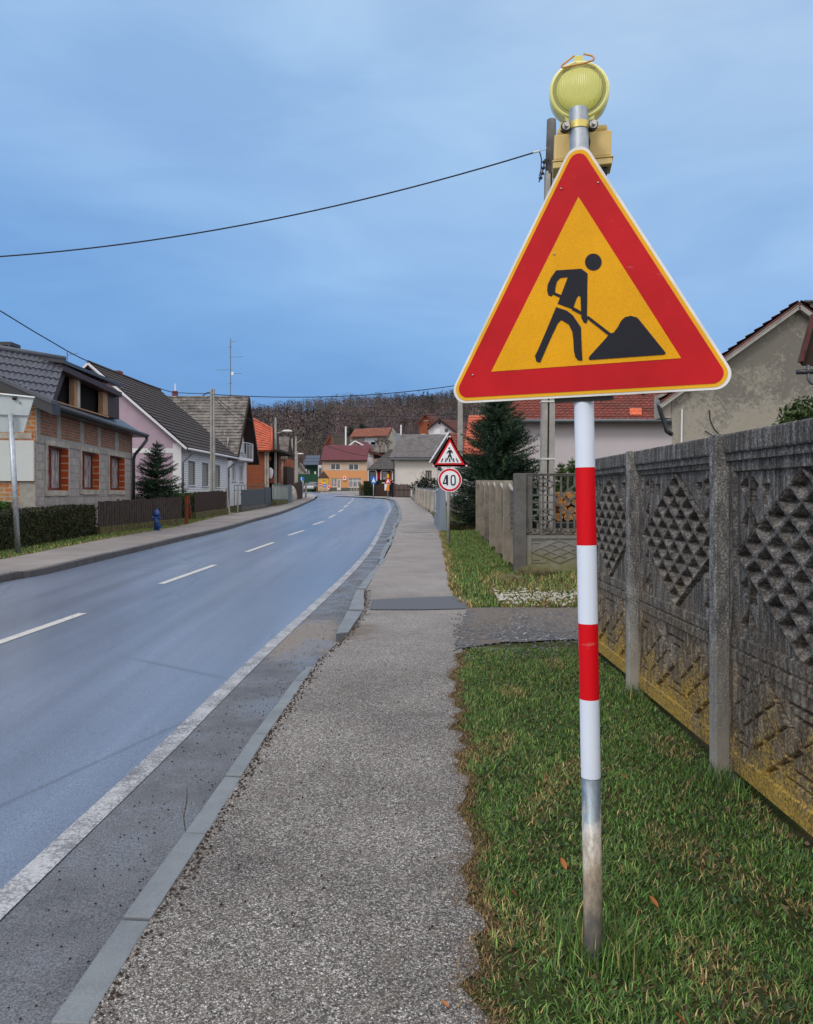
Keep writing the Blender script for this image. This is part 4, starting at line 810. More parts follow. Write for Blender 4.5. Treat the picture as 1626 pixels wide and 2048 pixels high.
# --- house C: grey tiles, gable with black timber to the street, balcony
def house_c():
    O = (-11.2, 50, gz(50, .1)); fr = Fr(O, (0, 1)); L = 6.0; P = fr.p
    root = thing('grey_roofed_house', O, 'white house with steep weathered grey tile roof, dark timber gable and small white balcony', 'house')
    h = 4.35-O[2]+.25; zr = 8.1-O[2]
    fx = lambda x0, x1, y0, y1: (fr.px(x0, 950)[0], fr.px(x1, 950)[0], fr.px((x0+x1)/2, y1)[1], fr.px((x0+x1)/2, y0)[1])
    hs = [fx(463.5, 471.5, 928, 963), fx(479, 486.5, 931, 964), fx(478.5, 488, 884, 910)]
    body(fr, L, 10, h, zr, 'n', 'whiteR', root, hs, .15)
    for w_ in hs: window(fr, w_, root, .12, 'winwhite', 'curtain', 1, .05, 'conc_light')
    gable_roof(fr, L, 10, h, zr, 'n', 't_grey', root, .55, .75, 20, 40, .045, .012)
    sl = (zr-h)/(L/2)
    for a0, sgn in ((-.55, 1), (L+.55, -1)):
        m = MB(); m.bar(P(a0, h-.55*sl+.0, .78), P(L/2, zr+.02, .78), .28, .05, fr.n); m.build('verge_board', M['wood_dark'], root)
        m = MB(); m.bar(P(a0, h-.55*sl-.1, .4), P(L/2, zr-.12, .4), .05, .78, fr.n); m.build('verge_soffit', M['wood_dark'], root)
    zb = 1.75+73/1600*52-O[2]
    m = MB(); m.poly([P(2.0, zb+1.6, .02), P(L, zb+1.6, .02), P(L-.02, h, .02), P(L/2, zr-.3, .02)]); m.build('timber_gable', M['wood_dark'], root)
    bal = MB(); pts = [P(1.3, zb, 0)]+[P(3.3+2.0*math.cos(PI-PI*i/10), zb, .15+.75*math.sin(PI*i/10)) for i in range(11)]+[P(5.3, zb, 0)]
    bal.plate(pts[::-1] if False else pts, (0, 0, 1), .16); b = bal.build('balcony', M['whiteR'], root)
    r = MB(); 
    for p in pts[1:-1]: r.tube([p, p+V((0, 0, 1.0))], .018, 5)
    for i in range(1, len(pts)-2): r.tube([pts[i]+V((0, 0, 1.0)), pts[i+1]+V((0, 0, 1.0))], .025, 5, cap=False); r.tube([pts[i].lerp(pts[i+1], .5), pts[i].lerp(pts[i+1], .5)+V((0, 0, 1.0))], .018, 5)
    r.build('railing', M['tubew'], b)
    vp = W(350.5, 800, 54.5); MB().box(vp.x-.16, vp.x+.16, 54.3, 54.6, vp.z-1.2, vp.z+.6).build('chimney', M['t_maroon'], root); MB().tube([vp+V((0, 0, .6)), vp+V((0, 0, 1.1))], .05, 6).build('flue', M['whitepaint'], root)
    # TV aerial on the ridge
    b = V((-11.66, 53, zr+O[2])); t = thing('tv_aerial', b, 'tall thin TV antenna mast with short cross arms on the grey tiled roof', 'antenna')
    MB().tube([b, b+V((0, 0, 4.0))], .028, 6).build('mast', M['gutter'], t)
    for z, x0, x1 in [(3.75, -.02, .35), (3.4, -.15, .12), (2.75, -.1, .85), (1.9, -.95, .1), (1.65, .05, .8), (1.0, -.1, .15)]: MB().tube([b+V((x0, 0, z)), b+V((x1, -.1, z+.02))], .014, 5).build('cross_arm', M['gutter'], t)
    MB().box(b.x+.06, b.x+.22, 52.9, 53.05, b.z+1.55, b.z+1.75).build('amplifier', M['whitepaint'], t)
house_c()

# --- house D: orange hipped tile roof over brick; house E: corrugated roof
def house_d():
    Y = 61; c = lambda x, y, Y_=Y: W(x, y, Y_); O = V((-12.4, Y, gz(Y, .1))); fr = Fr((0, Y, 0), (1, 0))
    root = thing('brick_house', O, 'bare brick house with bright orange tiled roof and open timber porch', 'house')
    A, B, C_, E = W(495, 833, 64), W(543.5, 858, 62.5), W(542, 901, 60.4), W(495, 901, 60.4)
    m = MB(); roof_tiles(m, E, C_, B, A, 11, 12, .05, .012); m.build('roof', M['t_orange'], root)
    MB().tube([A+V((0, 0, .05)), B+V((0, 0, .05)), C_+V((.05, 0, .03))], .09, 8).build('ridge_cap', M['t_orange'], root, smooth=True)
    m = MB(); m.poly([B+V((.04, 0, 0)), C_+V((.04, 0, 0)), C_+V((.04, 4, 0)), B+V((.04, 3, 0))]); m.build('gable_boards', M['wood_dark'], root)
    m = MB(); m.poly([A, B, W(543.5, 858, 68), W(495, 833, 68)]); m.build('rear_roof', M['t_orange'], root)
    xr = (529-CX)/F*Y; zt = W(500, 903, Y).z
    m = MB(); m.box(-17, xr, Y, Y+8, gz(Y)-.3, zt); m.build('wall', M['brickD'], root)
    m = MB(); m.box(-16.8, xr+1.2, Y-.35, Y+8, zt+.001, zt+.16); m.build('soffit', M['wood_dark'], root)
    x0, x1 = xr, (547-CX)/F*Y
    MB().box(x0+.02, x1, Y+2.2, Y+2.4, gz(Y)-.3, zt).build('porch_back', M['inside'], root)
    for px, wd, mt in [(531.5, .14, 'conc_light'), (536, .10, 'conc_light')]:
        x = (px-CX)/F*Y; MB().box(x-wd/2, x+wd/2, Y-.1, Y+.1, gz(Y)-.3, zt).build('porch_post', M[mt], root)
    for a, b, y0, y1 in [(535, 541, 913, 921), (537, 548, 955, 966)]:
        p = W(a, y1, Y+.5); q = W(b, y0, Y+.5); MB().box(p.x, q.x, Y+.5, Y+.7, p.z, q.z).build('porch_panel', M['brickD'], root)
    p = W(541, 946, Y+.3); MB().sphere(p, .22, .12, .42, 8, 6, .1).build('hanging_sack', M['white_cloth'], root)
    # E
    Y = 71; O = V((-11, Y, gz(Y, .1)))
    root = thing('corrugated_house', O, 'small orange brick house under a weathered corrugated grey roof beyond the brick house', 'house')
    A, B, C_, E = W(545, 874.5, 74), W(578.6, 874.5, 74), W(574.5, 917, 70.6), W(545, 917, 70.6)
    m = MB(); roof_tiles(m, E, C_, B, A, 1, 14, .03, .06); m.build('roof', M['t_corr'], root)
    m = MB(); m.poly([A, B, B+V((0, 4, -2)), A+V((0, 4, -2))]); m.build('rear_roof', M['t_corr'], root)
    xr = (570-CX)/F*Y; zt = W(560, 915, Y).z; MB().box(-16, xr, Y, Y+6, gz(Y)-.3, zt).build('wall', M['brickD'], root)
    m = MB(); m.poly([(xr+.002, Y, zt), (xr+.002, Y+6, zt), (xr+.002, Y+3, B.z-.1)]); m.build('gable_wall', M['wood_dark'], root)
    for a, b, y0, y1 in [(563, 567, 918, 975), (545, 563, 934, 937)]:
        p = W(a, y1, Y-.05); q = W(b, y0, Y-.05); MB().box(p.x, q.x, Y-.06, Y+.02, p.z, q.z).build('column' if a > 560 else 'lintel', M['conc_light'], root)
    MB().box((567-CX)/F*Y, (575-CX)/F*Y, Y-.2, Y+4, gz(Y)-.3, zt-.8).build('lean_to', M['wood_dark'], root)
house_d()

# --- orange two-storey shop building with maroon roof
def orange_house():
    Y = 143; fr = Fr((0, Y, 0), (1, 0)); X = lambda x: (x-CX)/F*Y; Z = lambda y: CZ+(HY-y)/F*Y
    root = thing('orange_building', (X(689), Y, Z(981)), 'two storey building with orange and beige front, white framed windows and plain maroon roof', 'building')
    x0, x1 = X(645), X(733.5); up = [(X(661), X(681), Z(940), Z(927)), (X(697), X(717.5), Z(940.4), Z(927.5))]; lo = [(X(662.6), X(673.4), Z(974), Z(956.5)), (X(673.6), X(681.6), Z(980.8), Z(957)), (X(697), X(723.5), Z(975), Z(956))]
    m = MB(); wall_holes(m, fr, x0, x1, Z(941), Z(920), up, .2); m.build('upper_wall', M['beigeF'], root)
    m = MB(); wall_holes(m, fr, x0, x1, Z(981)-.3, Z(941), lo, .25, .03); m.build('lower_wall', M['orangeF'], root)
    MB().fbox(fr, x0, X(673.5), Z(981)-.3, Z(974.8), .03, .08).build('plinth', M['conc_dark'], root); MB().fbox(fr, X(682), x1, Z(981)-.3, Z(975.4), .03, .08).build('plinth', M['conc_dark'], root)
    MB().box(x0, x1, Y+.3, Y+9, Z(983), Z(921)).build('rear_body', M['beigeF'], root)
    for w_ in up: window(fr, w_, root, .12, 'winwhite', 'glass', 1, .10, 'conc_light')
    window(fr, lo[0], root, .15, 'winwhite', 'curtain', 1, .08); window(fr, lo[2], root, .15, 'winwhite', 'curtain', 2, .10, None, 0, .68)
    d = MB(); a = lo[1]; d.fbox(fr, a[0], a[1], a[2], a[3], -.15, -.09); dr = d.build('door', M['winwhite'], root); MB().fbox(fr, a[0]+.16, a[1]-.16, a[2]+.5, a[3]-.2, -.10, -.08).build('door_pane', M['curtain'], dr)
    m = MB(); roof_tiles(m, (X(641.8), Y-.5, Z(920.5)), (X(735), Y-.5, Z(920.5)), (X(736.6), Y+4.5, 1.75+98.5/F*(Y+4.5)), (X(643.8), Y+4.5, 1.75+98.5/F*(Y+4.5)), 20, 40, .03, .02); m.build('roof', M['t_maroon'], root)
    MB().box(X(641.8), X(735), Y-.6, Y-.45, Z(923), Z(920.8)).build('gutter', M['wood_dark'], root)
    s_ = MB(); s_.fbox(fr, X(686), X(692.8), Z(960.5), Z(953), .04, .3); sg = s_.build('wall_sign', M['winwhite'], root)
    for dx, dz in [(689, 956)]: MB().tube([(X(dx), Y-.31, Z(956)), (X(dx), Y-.33, Z(956))], .16, 16).build('emblem', M['far_red'], sg)
    
    for px in (661, 665): MB().box(X(px), X(px+2.6), Y+4.2, Y+4.8, Z(894), Z(888.5)).build('chimney', M['t_barn'], root)
    # small roadside chapel
    Y2 = 120; X2 = lambda x: (x-CX)/F*Y2; Z2 = lambda y: CZ+(HY-y)/F*Y2; g = gz(Y2, .0)
    r2 = thing('roadside_chapel', (X2(646), Y2, g), 'tiny ochre roadside chapel with steep brown pointed roof beside the road junction', 'chapel')
    xa, xb = X2(636), X2(656); w2 = xb-xa
    MB().box(xa, xb, Y2, Y2+w2, g-.2, Z2(957.5)).build('wall', M['chapel'], r2); m = MB(); e = .12; ze = Z2(956.5); ap = ((xa+xb)/2, Y2+w2/2, Z2(941.5))
    co = [(xa-e, Y2-e, ze), (xb+e, Y2-e, ze), (xb+e, Y2+w2+e, ze), (xa-e, Y2+w2+e, ze)]
    for i in range(4): m.poly([co[i], co[(i+1) % 4], ap])
    m.poly(co[::-1]); m.build('roof', M['brownfence'], r2); MB().box(xa-.3, xb+.3, Y2-.4, Y2+w2+.3, g-.2, g+.12).build('plinth', M['conc_dark'], r2)
orange_house()

def sign_on_post(name, label, x, yb, Y, shapes, cat='road sign', r=.03, top=None, post='galv', off=.1, group=None):
    g = V(((x-CX)/F*Y, Y, gz(Y, off))); root = thing(name, g, label, cat, group)
    zt = CZ+(HY-top)/F*Y; MB().tube([g-V((0, 0, .3)), (g.x, g.y, zt)], r, 10).build('post', M[post], root, smooth=True)
    par = root
    for k, (nm, mat, pts, d) in enumerate(shapes):
        m = MB(); P3 = [V(((px-CX)/F*(Y-.05), Y-.05-d, CZ+(HY-py)/F*(Y-.05))) for px, py in pts]
        a = sum(P3[i].x*P3[(i+1) % len(P3)].z-P3[(i+1) % len(P3)].x*P3[i].z for i in range(len(P3)))
        if a < 0: P3 = P3[::-1]
        m.plate(P3, (0, -1, 0), .006 if d > 0 else .02); o = m.build(nm, M[mat], root if d == 0 else par)
        if d == 0: par = o
    return root
def circ(cx, cy, r, n=28, ry=None): return [(cx+r*math.cos(2*PI*i/n), cy+(ry or r)*math.sin(2*PI*i/n)) for i in range(n)]
def rt(cx, ytop, ybot, half, r=2.0): # rounded triangle in px
    out = []
    for (x, y), a in zip([(cx, ytop), (cx-half, ybot), (cx+half, ybot)], (270, 150, 30)):
        vx, vy = math.cos(math.radians(a)), math.sin(math.radians(a)); c = (x-vx*2*r, y-vy*2*r)
        for k in range(7):
            t = math.radians(a-60+20*k); out.append((c[0]+r*math.cos(t), c[1]+r*math.sin(t)))
    return out
def z8(l): return [(860+x/13.65, 850+y/13.65) for x, y in l]
def stroke(pts, w_):
    L_, R_ = [], []
    for i, p in enumerate(pts):
        a = pts[max(i-1, 0)]; b = pts[min(i+1, len(pts)-1)]; dx, dy = b[0]-a[0], b[1]-a[1]; l = math.hypot(dx, dy); nx, ny = -dy/l*w_/2, dx/l*w_/2
        L_.append((p[0]+nx, p[1]+ny)); R_.append((p[0]-nx, p[1]-ny))
    return L_+R_[::-1]
four = [(430, 1368), (490, 1365), (492, 1582), (492, 1645), (458, 1652), (455, 1612), (350, 1612), (350, 1572), (430, 1368)][:-1]
zo = circ(631, 1508, 72, 28, 145); zi = circ(631, 1508, 36, 28, 110)
def ring_poly(o, i): return o+[o[0]]+[i[0]]+i[::-1]
shapes = [('triangle_plate', 's_white', rt(899.7, 869.5, 933.3, 36.5, 2.6), 0), ('red_border', 'far_red', rt(899.7, 872.5, 931.8, 34.2, 1.6), .002), ('white_field', 's_white', z8([(545, 470), (212, 1040), (862, 1035)]), .009)]
fig = [circ(526, 635, 24), [(500, 690), (545, 675), (590, 690), (620, 740), (615, 775), (600, 770), (585, 735), (570, 735), (572, 790), (510, 790), (512, 735), (460, 780), (450, 770)], [(512, 800), (570, 800), (620, 965), (605, 975), (540, 850), (465, 970), (450, 960)],
       [(335, 912), (365, 912), (325, 1010), (290, 1010)], [(430, 900), (448, 905), (442, 1010), (408, 1010)], [(522, 912), (548, 908), (556, 1010), (518, 1010)], [(628, 910), (648, 905), (668, 1010), (632, 1010)], [(700, 912), (728, 912), (780, 1010), (745, 1010)]]
for f_ in fig: shapes.append(('pictogram', 's_black', z8(f_), .016+.0004*len(shapes)))
shapes += [('round_plate', 's_white', circ(899.6, 960, 24), 0), ('red_ring', 'far_red', circ(899.6, 960, 22.8), .002), ('white_disc', 's_white', circ(899.6, 960, 18.6), .009),
           ('digit_four', 's_black', z8(four), .016), ('digit_four_gap', 's_white', z8([(432, 1455), (432, 1572), (390, 1572)]), .0225), ('digit_zero', 's_black', z8([(631-72*math.copysign(abs(math.cos(t))**.7, math.cos(t)) if False else 631+72*math.copysign(abs(math.cos(t))**.6, math.cos(t)), 1508+145*math.copysign(abs(math.sin(t))**.75, math.sin(t))) for t in [2*PI*i/32 for i in range(32)]]), .0164), ('digit_zero_gap', 's_white', z8([(631+36*math.copysign(abs(math.cos(t))**.6, math.cos(t)), 1508+108*math.copysign(abs(math.sin(t))**.75, math.sin(t))) for t in [2*PI*i/32 for i in range(32)]]), .0226)]
sign_on_post('warning_and_speed_sign', 'pedestrian crossing triangle above a round red bordered 40 speed limit on one grey post', 897, 1088, 20.3, shapes, top=872, post='pole_conc', r=.04)
# distant signs
sign_on_post('crossing_sign', 'blue square pedestrian crossing sign on a thin post before the brown board fence', 747, 993, 74, [('plate', 'far_blue', [(742, 953), (752.5, 953), (752.5, 967), (742, 967)], 0), ('white_triangle', 's_white', [(747.2, 955), (751, 964.5), (743.4, 964.5)], .004)], top=955, r=.05)
sign_on_post('roadworks_sign_far', 'distant roadworks triangle with yellow lamp and orange board beside the standing person', 775.5, 994, 74, [('triangle_plate', 'far_red', [(776, 952.5), (768.5, 967), (783, 967)], 0), ('white_field', 's_white', [(776, 957.5), (772.2, 965), (779.6, 965)], .004), ('white_board', 's_white', [(769, 968), (774, 968), (774, 981), (769, 981)], 0), ('orange_board', 'orangebox', [(774.2, 970), (779.5, 966.5), (778, 977), (779, 982), (771.5, 981)], .03), ('lamp', 'yellowsign', circ(776, 950, 2.1)+[], .0), ('lamp_box', 'yellowsign', [(774.2, 951), (778, 951), (778, 956), (774.2, 956)], .01)], top=951, r=.04)
sign_on_post('diversion_sign', 'large yellow diversion sign with two lines of writing standing before the chapel', 650, 984, 117, [('plate', 'yellowsign', [(642.3, 957.8), (656.3, 957.8), (656.3, 968.2), (642.3, 968.2)], 0), ('lettering', 's_black', [(644, 959.6), (654.5, 959.6), (654.5, 960.8), (644, 960.8)], .004), ('lettering', 's_black', [(647, 962.6), (652, 962.6), (652, 963.7), (647, 963.7)], .004), ('arrow', 's_black', [(652.5, 964.6), (655.2, 965.6), (652.5, 966.8)], .004)], top=958, r=.06, off=0)
sign_on_post('no_entry_sign', 'small round red no entry sign in front of the chapel wall', 640.5, 984, 116, [('disc', 'far_red', circ(640.5, 969.3, 3.2), 0), ('white_bar', 's_white', [(638.3, 968.6), (642.7, 968.6), (642.7, 970), (638.3, 970)], .004)], top=968, r=.05, off=0)
sign_on_post('keep_right_sign', 'small round blue arrow sign in front of the chapel wall', 649.3, 984, 116, [('disc', 'far_blue', circ(649.3, 971.2, 3.7), 0), ('white_arrow', 's_white', [(646.8, 970.8), (649.5, 970.8), (649.5, 969.6), (651.7, 971.3), (649.5, 973), (649.5, 971.9), (646.8, 971.9)], .004)], top=970, r=.05, off=0)
sign_on_post('striped_marker', 'red and white marker panel at the right corner of the chapel', 657.5, 984, 116, [('plate', 's_white', [(655.6, 971), (659.4, 971), (659.4, 978), (655.6, 978)], 0), ('red_stripe', 'far_red', [(655.6, 973), (657.5, 971), (659.4, 975), (657.5, 978)], .004)], top=971, r=.05, off=0)
for px, lab in ((603.6, 'pale blue information sign at the far left side street'), (606, 'small blue directional sign by the side street')):
    sign_on_post('street_sign', lab, px, 984, 112 if px < 604 else 108, [('plate', 'far_blue' if px > 604 else 's_back', [(px-2.2, 954), (px+2.2, 954), (px+2.2, 960.5), (px-2.2, 960.5)], 0)], top=954, r=.05, off=0)

# ------------------------------------------------------------------ second concrete fence: openwork panel facing the drive, run along the pavement
def openwork_fence():
    Y = 14.4; x0 = 1.93; zt = 2.12
    root = thing('corner_fence', (2.03, Y, gz(Y, .1)), 'grey concrete fence beyond the gravel drive with openwork star and lattice panel at its corner', 'fence')
    MB().box(x0, 2.145, Y-.1, Y+.1, gz(Y, -.1), zt+.01).build('corner_post', M['conc_dark'], root, bevel=.012)
    def Z(y): return CZ+(HY-y)/F*Y
    def X(x): return (x-CX)/F*Y
    zb0, zb1, z1, z2 = Z(1131), Z(1069), Z(1057), Z(952)
    xa, xb = 2.15, 4.35; n = (0, -1, 0)
    def hx(m, ox, oz, w_, h_, segs, wd=.028):
        for a, b, c, d in segs:
            m.bar((ox+a*w_, Y, oz+(1-b)*h_), (ox+c*w_, Y, oz+(1-d)*h_), wd, .045, n)
    segs = [(.5, 0, .5, 1), (.25, 0, .25, .27), (.75, 0, .75, .27), (.25, .64, .25, 1), (.75, .64, .75, 1), (0, .36, .25, .27), (.25, .27, .5, .44), (.5, .44, .75, .27), (.75, .27, 1, .36), (0, .53, .25, .64), (.25, .64, .5, .5), (.5, .5, .75, .64), (.75, .64, 1, .53), (0, .53, 0.12, .45), (1, .53, .88, .45), (.25, .27, .5, .08), (.75, .27, .5, .08), (.25, .64, .5, .84), (.75, .64, .5, .84)]
    def openwork(a0, flip=False):
        m = MB(); w_ = 2.05
        m.box(a0, a0+.11, Y-.035, Y+.035, z1, z2+.05); m.box(a0+w_-.06, a0+w_, Y-.035, Y+.035, z1, z2+.05)
        m.box(a0+.11, a0+w_-.06, Y-.034, Y+.034, z2, z2+.045); m.box(a0, a0+w_, Y-.05, Y+.05, z2+.046, zt-.01)
        for ox in (a0+.11, a0+w_-.06-.40):
            hx(m, ox, z1+.33+.28, .40, z2-z1-.61, segs); hx(m, ox, z1, .40, .34, segs)
            for zz in (z1+.33+.27, z1+.47, z1+.34): m.bar((ox, Y, zz), (ox+.40, Y, zz), .03, .047, n)
            m.bar((ox+.2, Y, z1+.34), (ox+.2, Y, z1+.6), .028, .046, n)
        c0, c1 = a0+.51, a0+w_-.46; cx = (c0+c1)/2; cz = (z1+z2)/2+.02; hw = (c1-c0)/2; hh = .42
        k = 9
        for i in range(k+1):
            x = c0+(c1-c0)*i/k; d = hh*(1-abs(x-cx)/hw)
            if d > .03: m.bar((x, Y, z1), (x, Y, cz-d), .032, .044, n); m.bar((x, Y, cz+d), (x, Y, z2), .032, .044, n)
            else: m.bar((x, Y, z1), (x, Y, z2), .035, .044, n)
        for i in range(5):
            t = i/4; m.bar((cx-hw*(1-t), Y, cz+hh*t), (cx+hw*t, Y, cz-hh*(1-t)), .028, .05, n); m.bar((cx-hw*(1-t), Y, cz-hh*t), (cx+hw*t, Y, cz+hh*(1-t)), .028, .052, n)
        m.build('openwork_panel', M['conc_dark'], root)
        m = MB(); m.box(a0, a0+w_, Y-.05, Y+.05, zb1, z1-.002)
        for i in range(40): m.sphere((a0+w_*(i+.5)/40, Y-.05, zb1+random.uniform(.02, .09)), .03, .02, .025, 5, 4, .2)
        m.build('middle_rail', M['fence'], root)
        m = MB(); m.box(a0, a0+w_, Y-.03, Y+.03, zb0-.12, zb1-.002); m.box(a0, a0+.09, Y-.055, Y-.031, zb0-.1, zb1-.01); m.box(a0+.09, a0+w_, Y-.055, Y-.031, zb1-.07, zb1-.012); m.box(a0+.09, a0+w_, Y-.055, Y-.031, zb0-.12, zb0-.0)
        cz2 = (zb0+zb1)/2-.02; hh2 = (zb1-zb0)/2-.075
        for cx2 in (a0+.60, a0+1.62):
            for i in range(4):
                t = i/3; m.bar((cx2-.5*(1-t), Y-.036, cz2+hh2*t), (cx2+.5*t, Y-.036, cz2-hh2*(1-t)), .022, .02, n); m.bar((cx2-.5*(1-t), Y-.036, cz2-hh2*t), (cx2+.5*t, Y-.036, cz2+hh2*(1-t)), .022, .021, n)
            for zz, l in ((.2, .24), (.15, .12), (-.15, .12), (-.2, .24)): m.bar((cx2-.48, Y-.036, cz2+zz), (cx2-.48+l, Y-.036, cz2+zz), .012, .018, n)
        m.build('relief_panel', M['conc_mid'], root)
    openwork(xa); MB().box(xa+2.06, xa+2.2, Y-.08, Y+.08, gz(Y), zt).build('post', M['conc_dark'], root)
    openwork(xa+2.21)
    py = [14.5, 16.35, 18.2, 20.1, 22.0, 23.95, 25.9]
    for i in range(6):
        a, b = py[i], py[i+1]; fx = lambda y: 1.98+.028*(y-14.4); m = MB(); k = 10; h0, h1 = gz(a, .05), gz(b, .05)
        vs = []; top = []
        for j in range(k+1):
            t = j/k; y = a+(b-a)*t; s_ = -.13*math.sin(PI*t); z = gz(y, 1.66)+s_; vs += [(fx(y)+.08, y, gz(y, .03)), (fx(y)+.08, y, z), (fx(y)+.14, y, z), (fx(y)+.14, y, gz(y, .03))]; top.append(V((fx(y)+.06, y, z+.02)))
        m.add(vs, [(4*j+q, 4*j+(q+1) % 4, 4*j+4+(q+1) % 4, 4*j+4+q) for j in range(k) for q in range(4)]); m.build('panel', M['fence_far'], root)
        MB().tube(top, .035, 8).build('top_rail', M['pole_conc'], root, smooth=True)
        m = MB()
        for r_ in range(7):
            for c_ in range(5): y_ = a+.3+c_*.26+(r_ % 2)*.1; m.box(fx(y_)+.055, fx(y_)+.079, y_, y_+.2, gz(y_, .72+r_*.10), gz(y_, .79+r_*.10))
        m.build('brick_relief', M['fence_far'], root)
        m = MB(); m.box(fx(b)-.06, fx(b)+.13, b-.06, b+.06, gz(b, -.1), gz(b, 1.74)); m.build('post', M['post_far'], root, bevel=.012)
openwork_fence()
# mossy boulder at the corner
def rock(name, c, r, seed, mat, label, cat='rock', group=None):
    random.seed(seed); m = MB(); m.sphere((0, 0, 0), *r, 18, 12, 0); vs = []
    for x, y, z in m.v:
        k = 1+.16*math.sin(x*9+seed)+.14*math.sin(y*11+z*7+seed)+.08*math.sin(z*23+x*17); vs.append((c[0]+x*k, c[1]+y*k, c[2]+z*k))
    m.v = vs; o = m.build(name, M[mat], None, smooth=True); tag(o, label, cat, group); return o
g = G(1070, 1150, .1); rock('boulder', (g.x, g.y, g.z+.04), (.34, .22, .13), 3, 'moss', 'mossy boulder in the grass at the foot of the corner fence post')
g = G(1020, 1160, .1); rock('boulder', (g.x, g.y, g.z+.0), (.30, .16, .07), 8, 'moss', 'flat pale pebbly stone lying left of the mossy boulder')
# things seen through the openwork panel
m = MB(); random.seed(5)
for i in range(9):
    for j in range(4): m.tube([(3.16+i*.17+random.uniform(-.02, .02)+.08*(j % 2), 16.6, gz(16.6, .98+j*.15)), (3.16+i*.17+.08*(j % 2), 17.2, gz(16.6, .98+j*.15))], random.uniform(.07, .09), 8)
tag(m.build('firewood_stack', M['woodstack']), 'stack of cut orange firewood seen through the lattice of the corner fence', 'firewood')
t = thing('garden_cart', (3.1, 16.2, gz(16.2, .1)), 'dark garden cart with red rim in front of the firewood behind the corner fence', 'cart')
MB().box(3.0, 4.3, 16.0, 16.5, gz(16.2, .30), gz(16.2, .90)).build('tray', M['black'], t, bevel=.02); MB().box(2.98, 4.32, 15.98, 16.52, gz(16.2, .62), gz(16.2, .66)).build('rim', M['far_red'], t)
for x in (3.2, 4.1): MB().tube([(x, 15.97, gz(16.2, .26)), (x, 15.90, gz(16.2, .26))], .16, 16).build('wheel', M['tyre'], t)

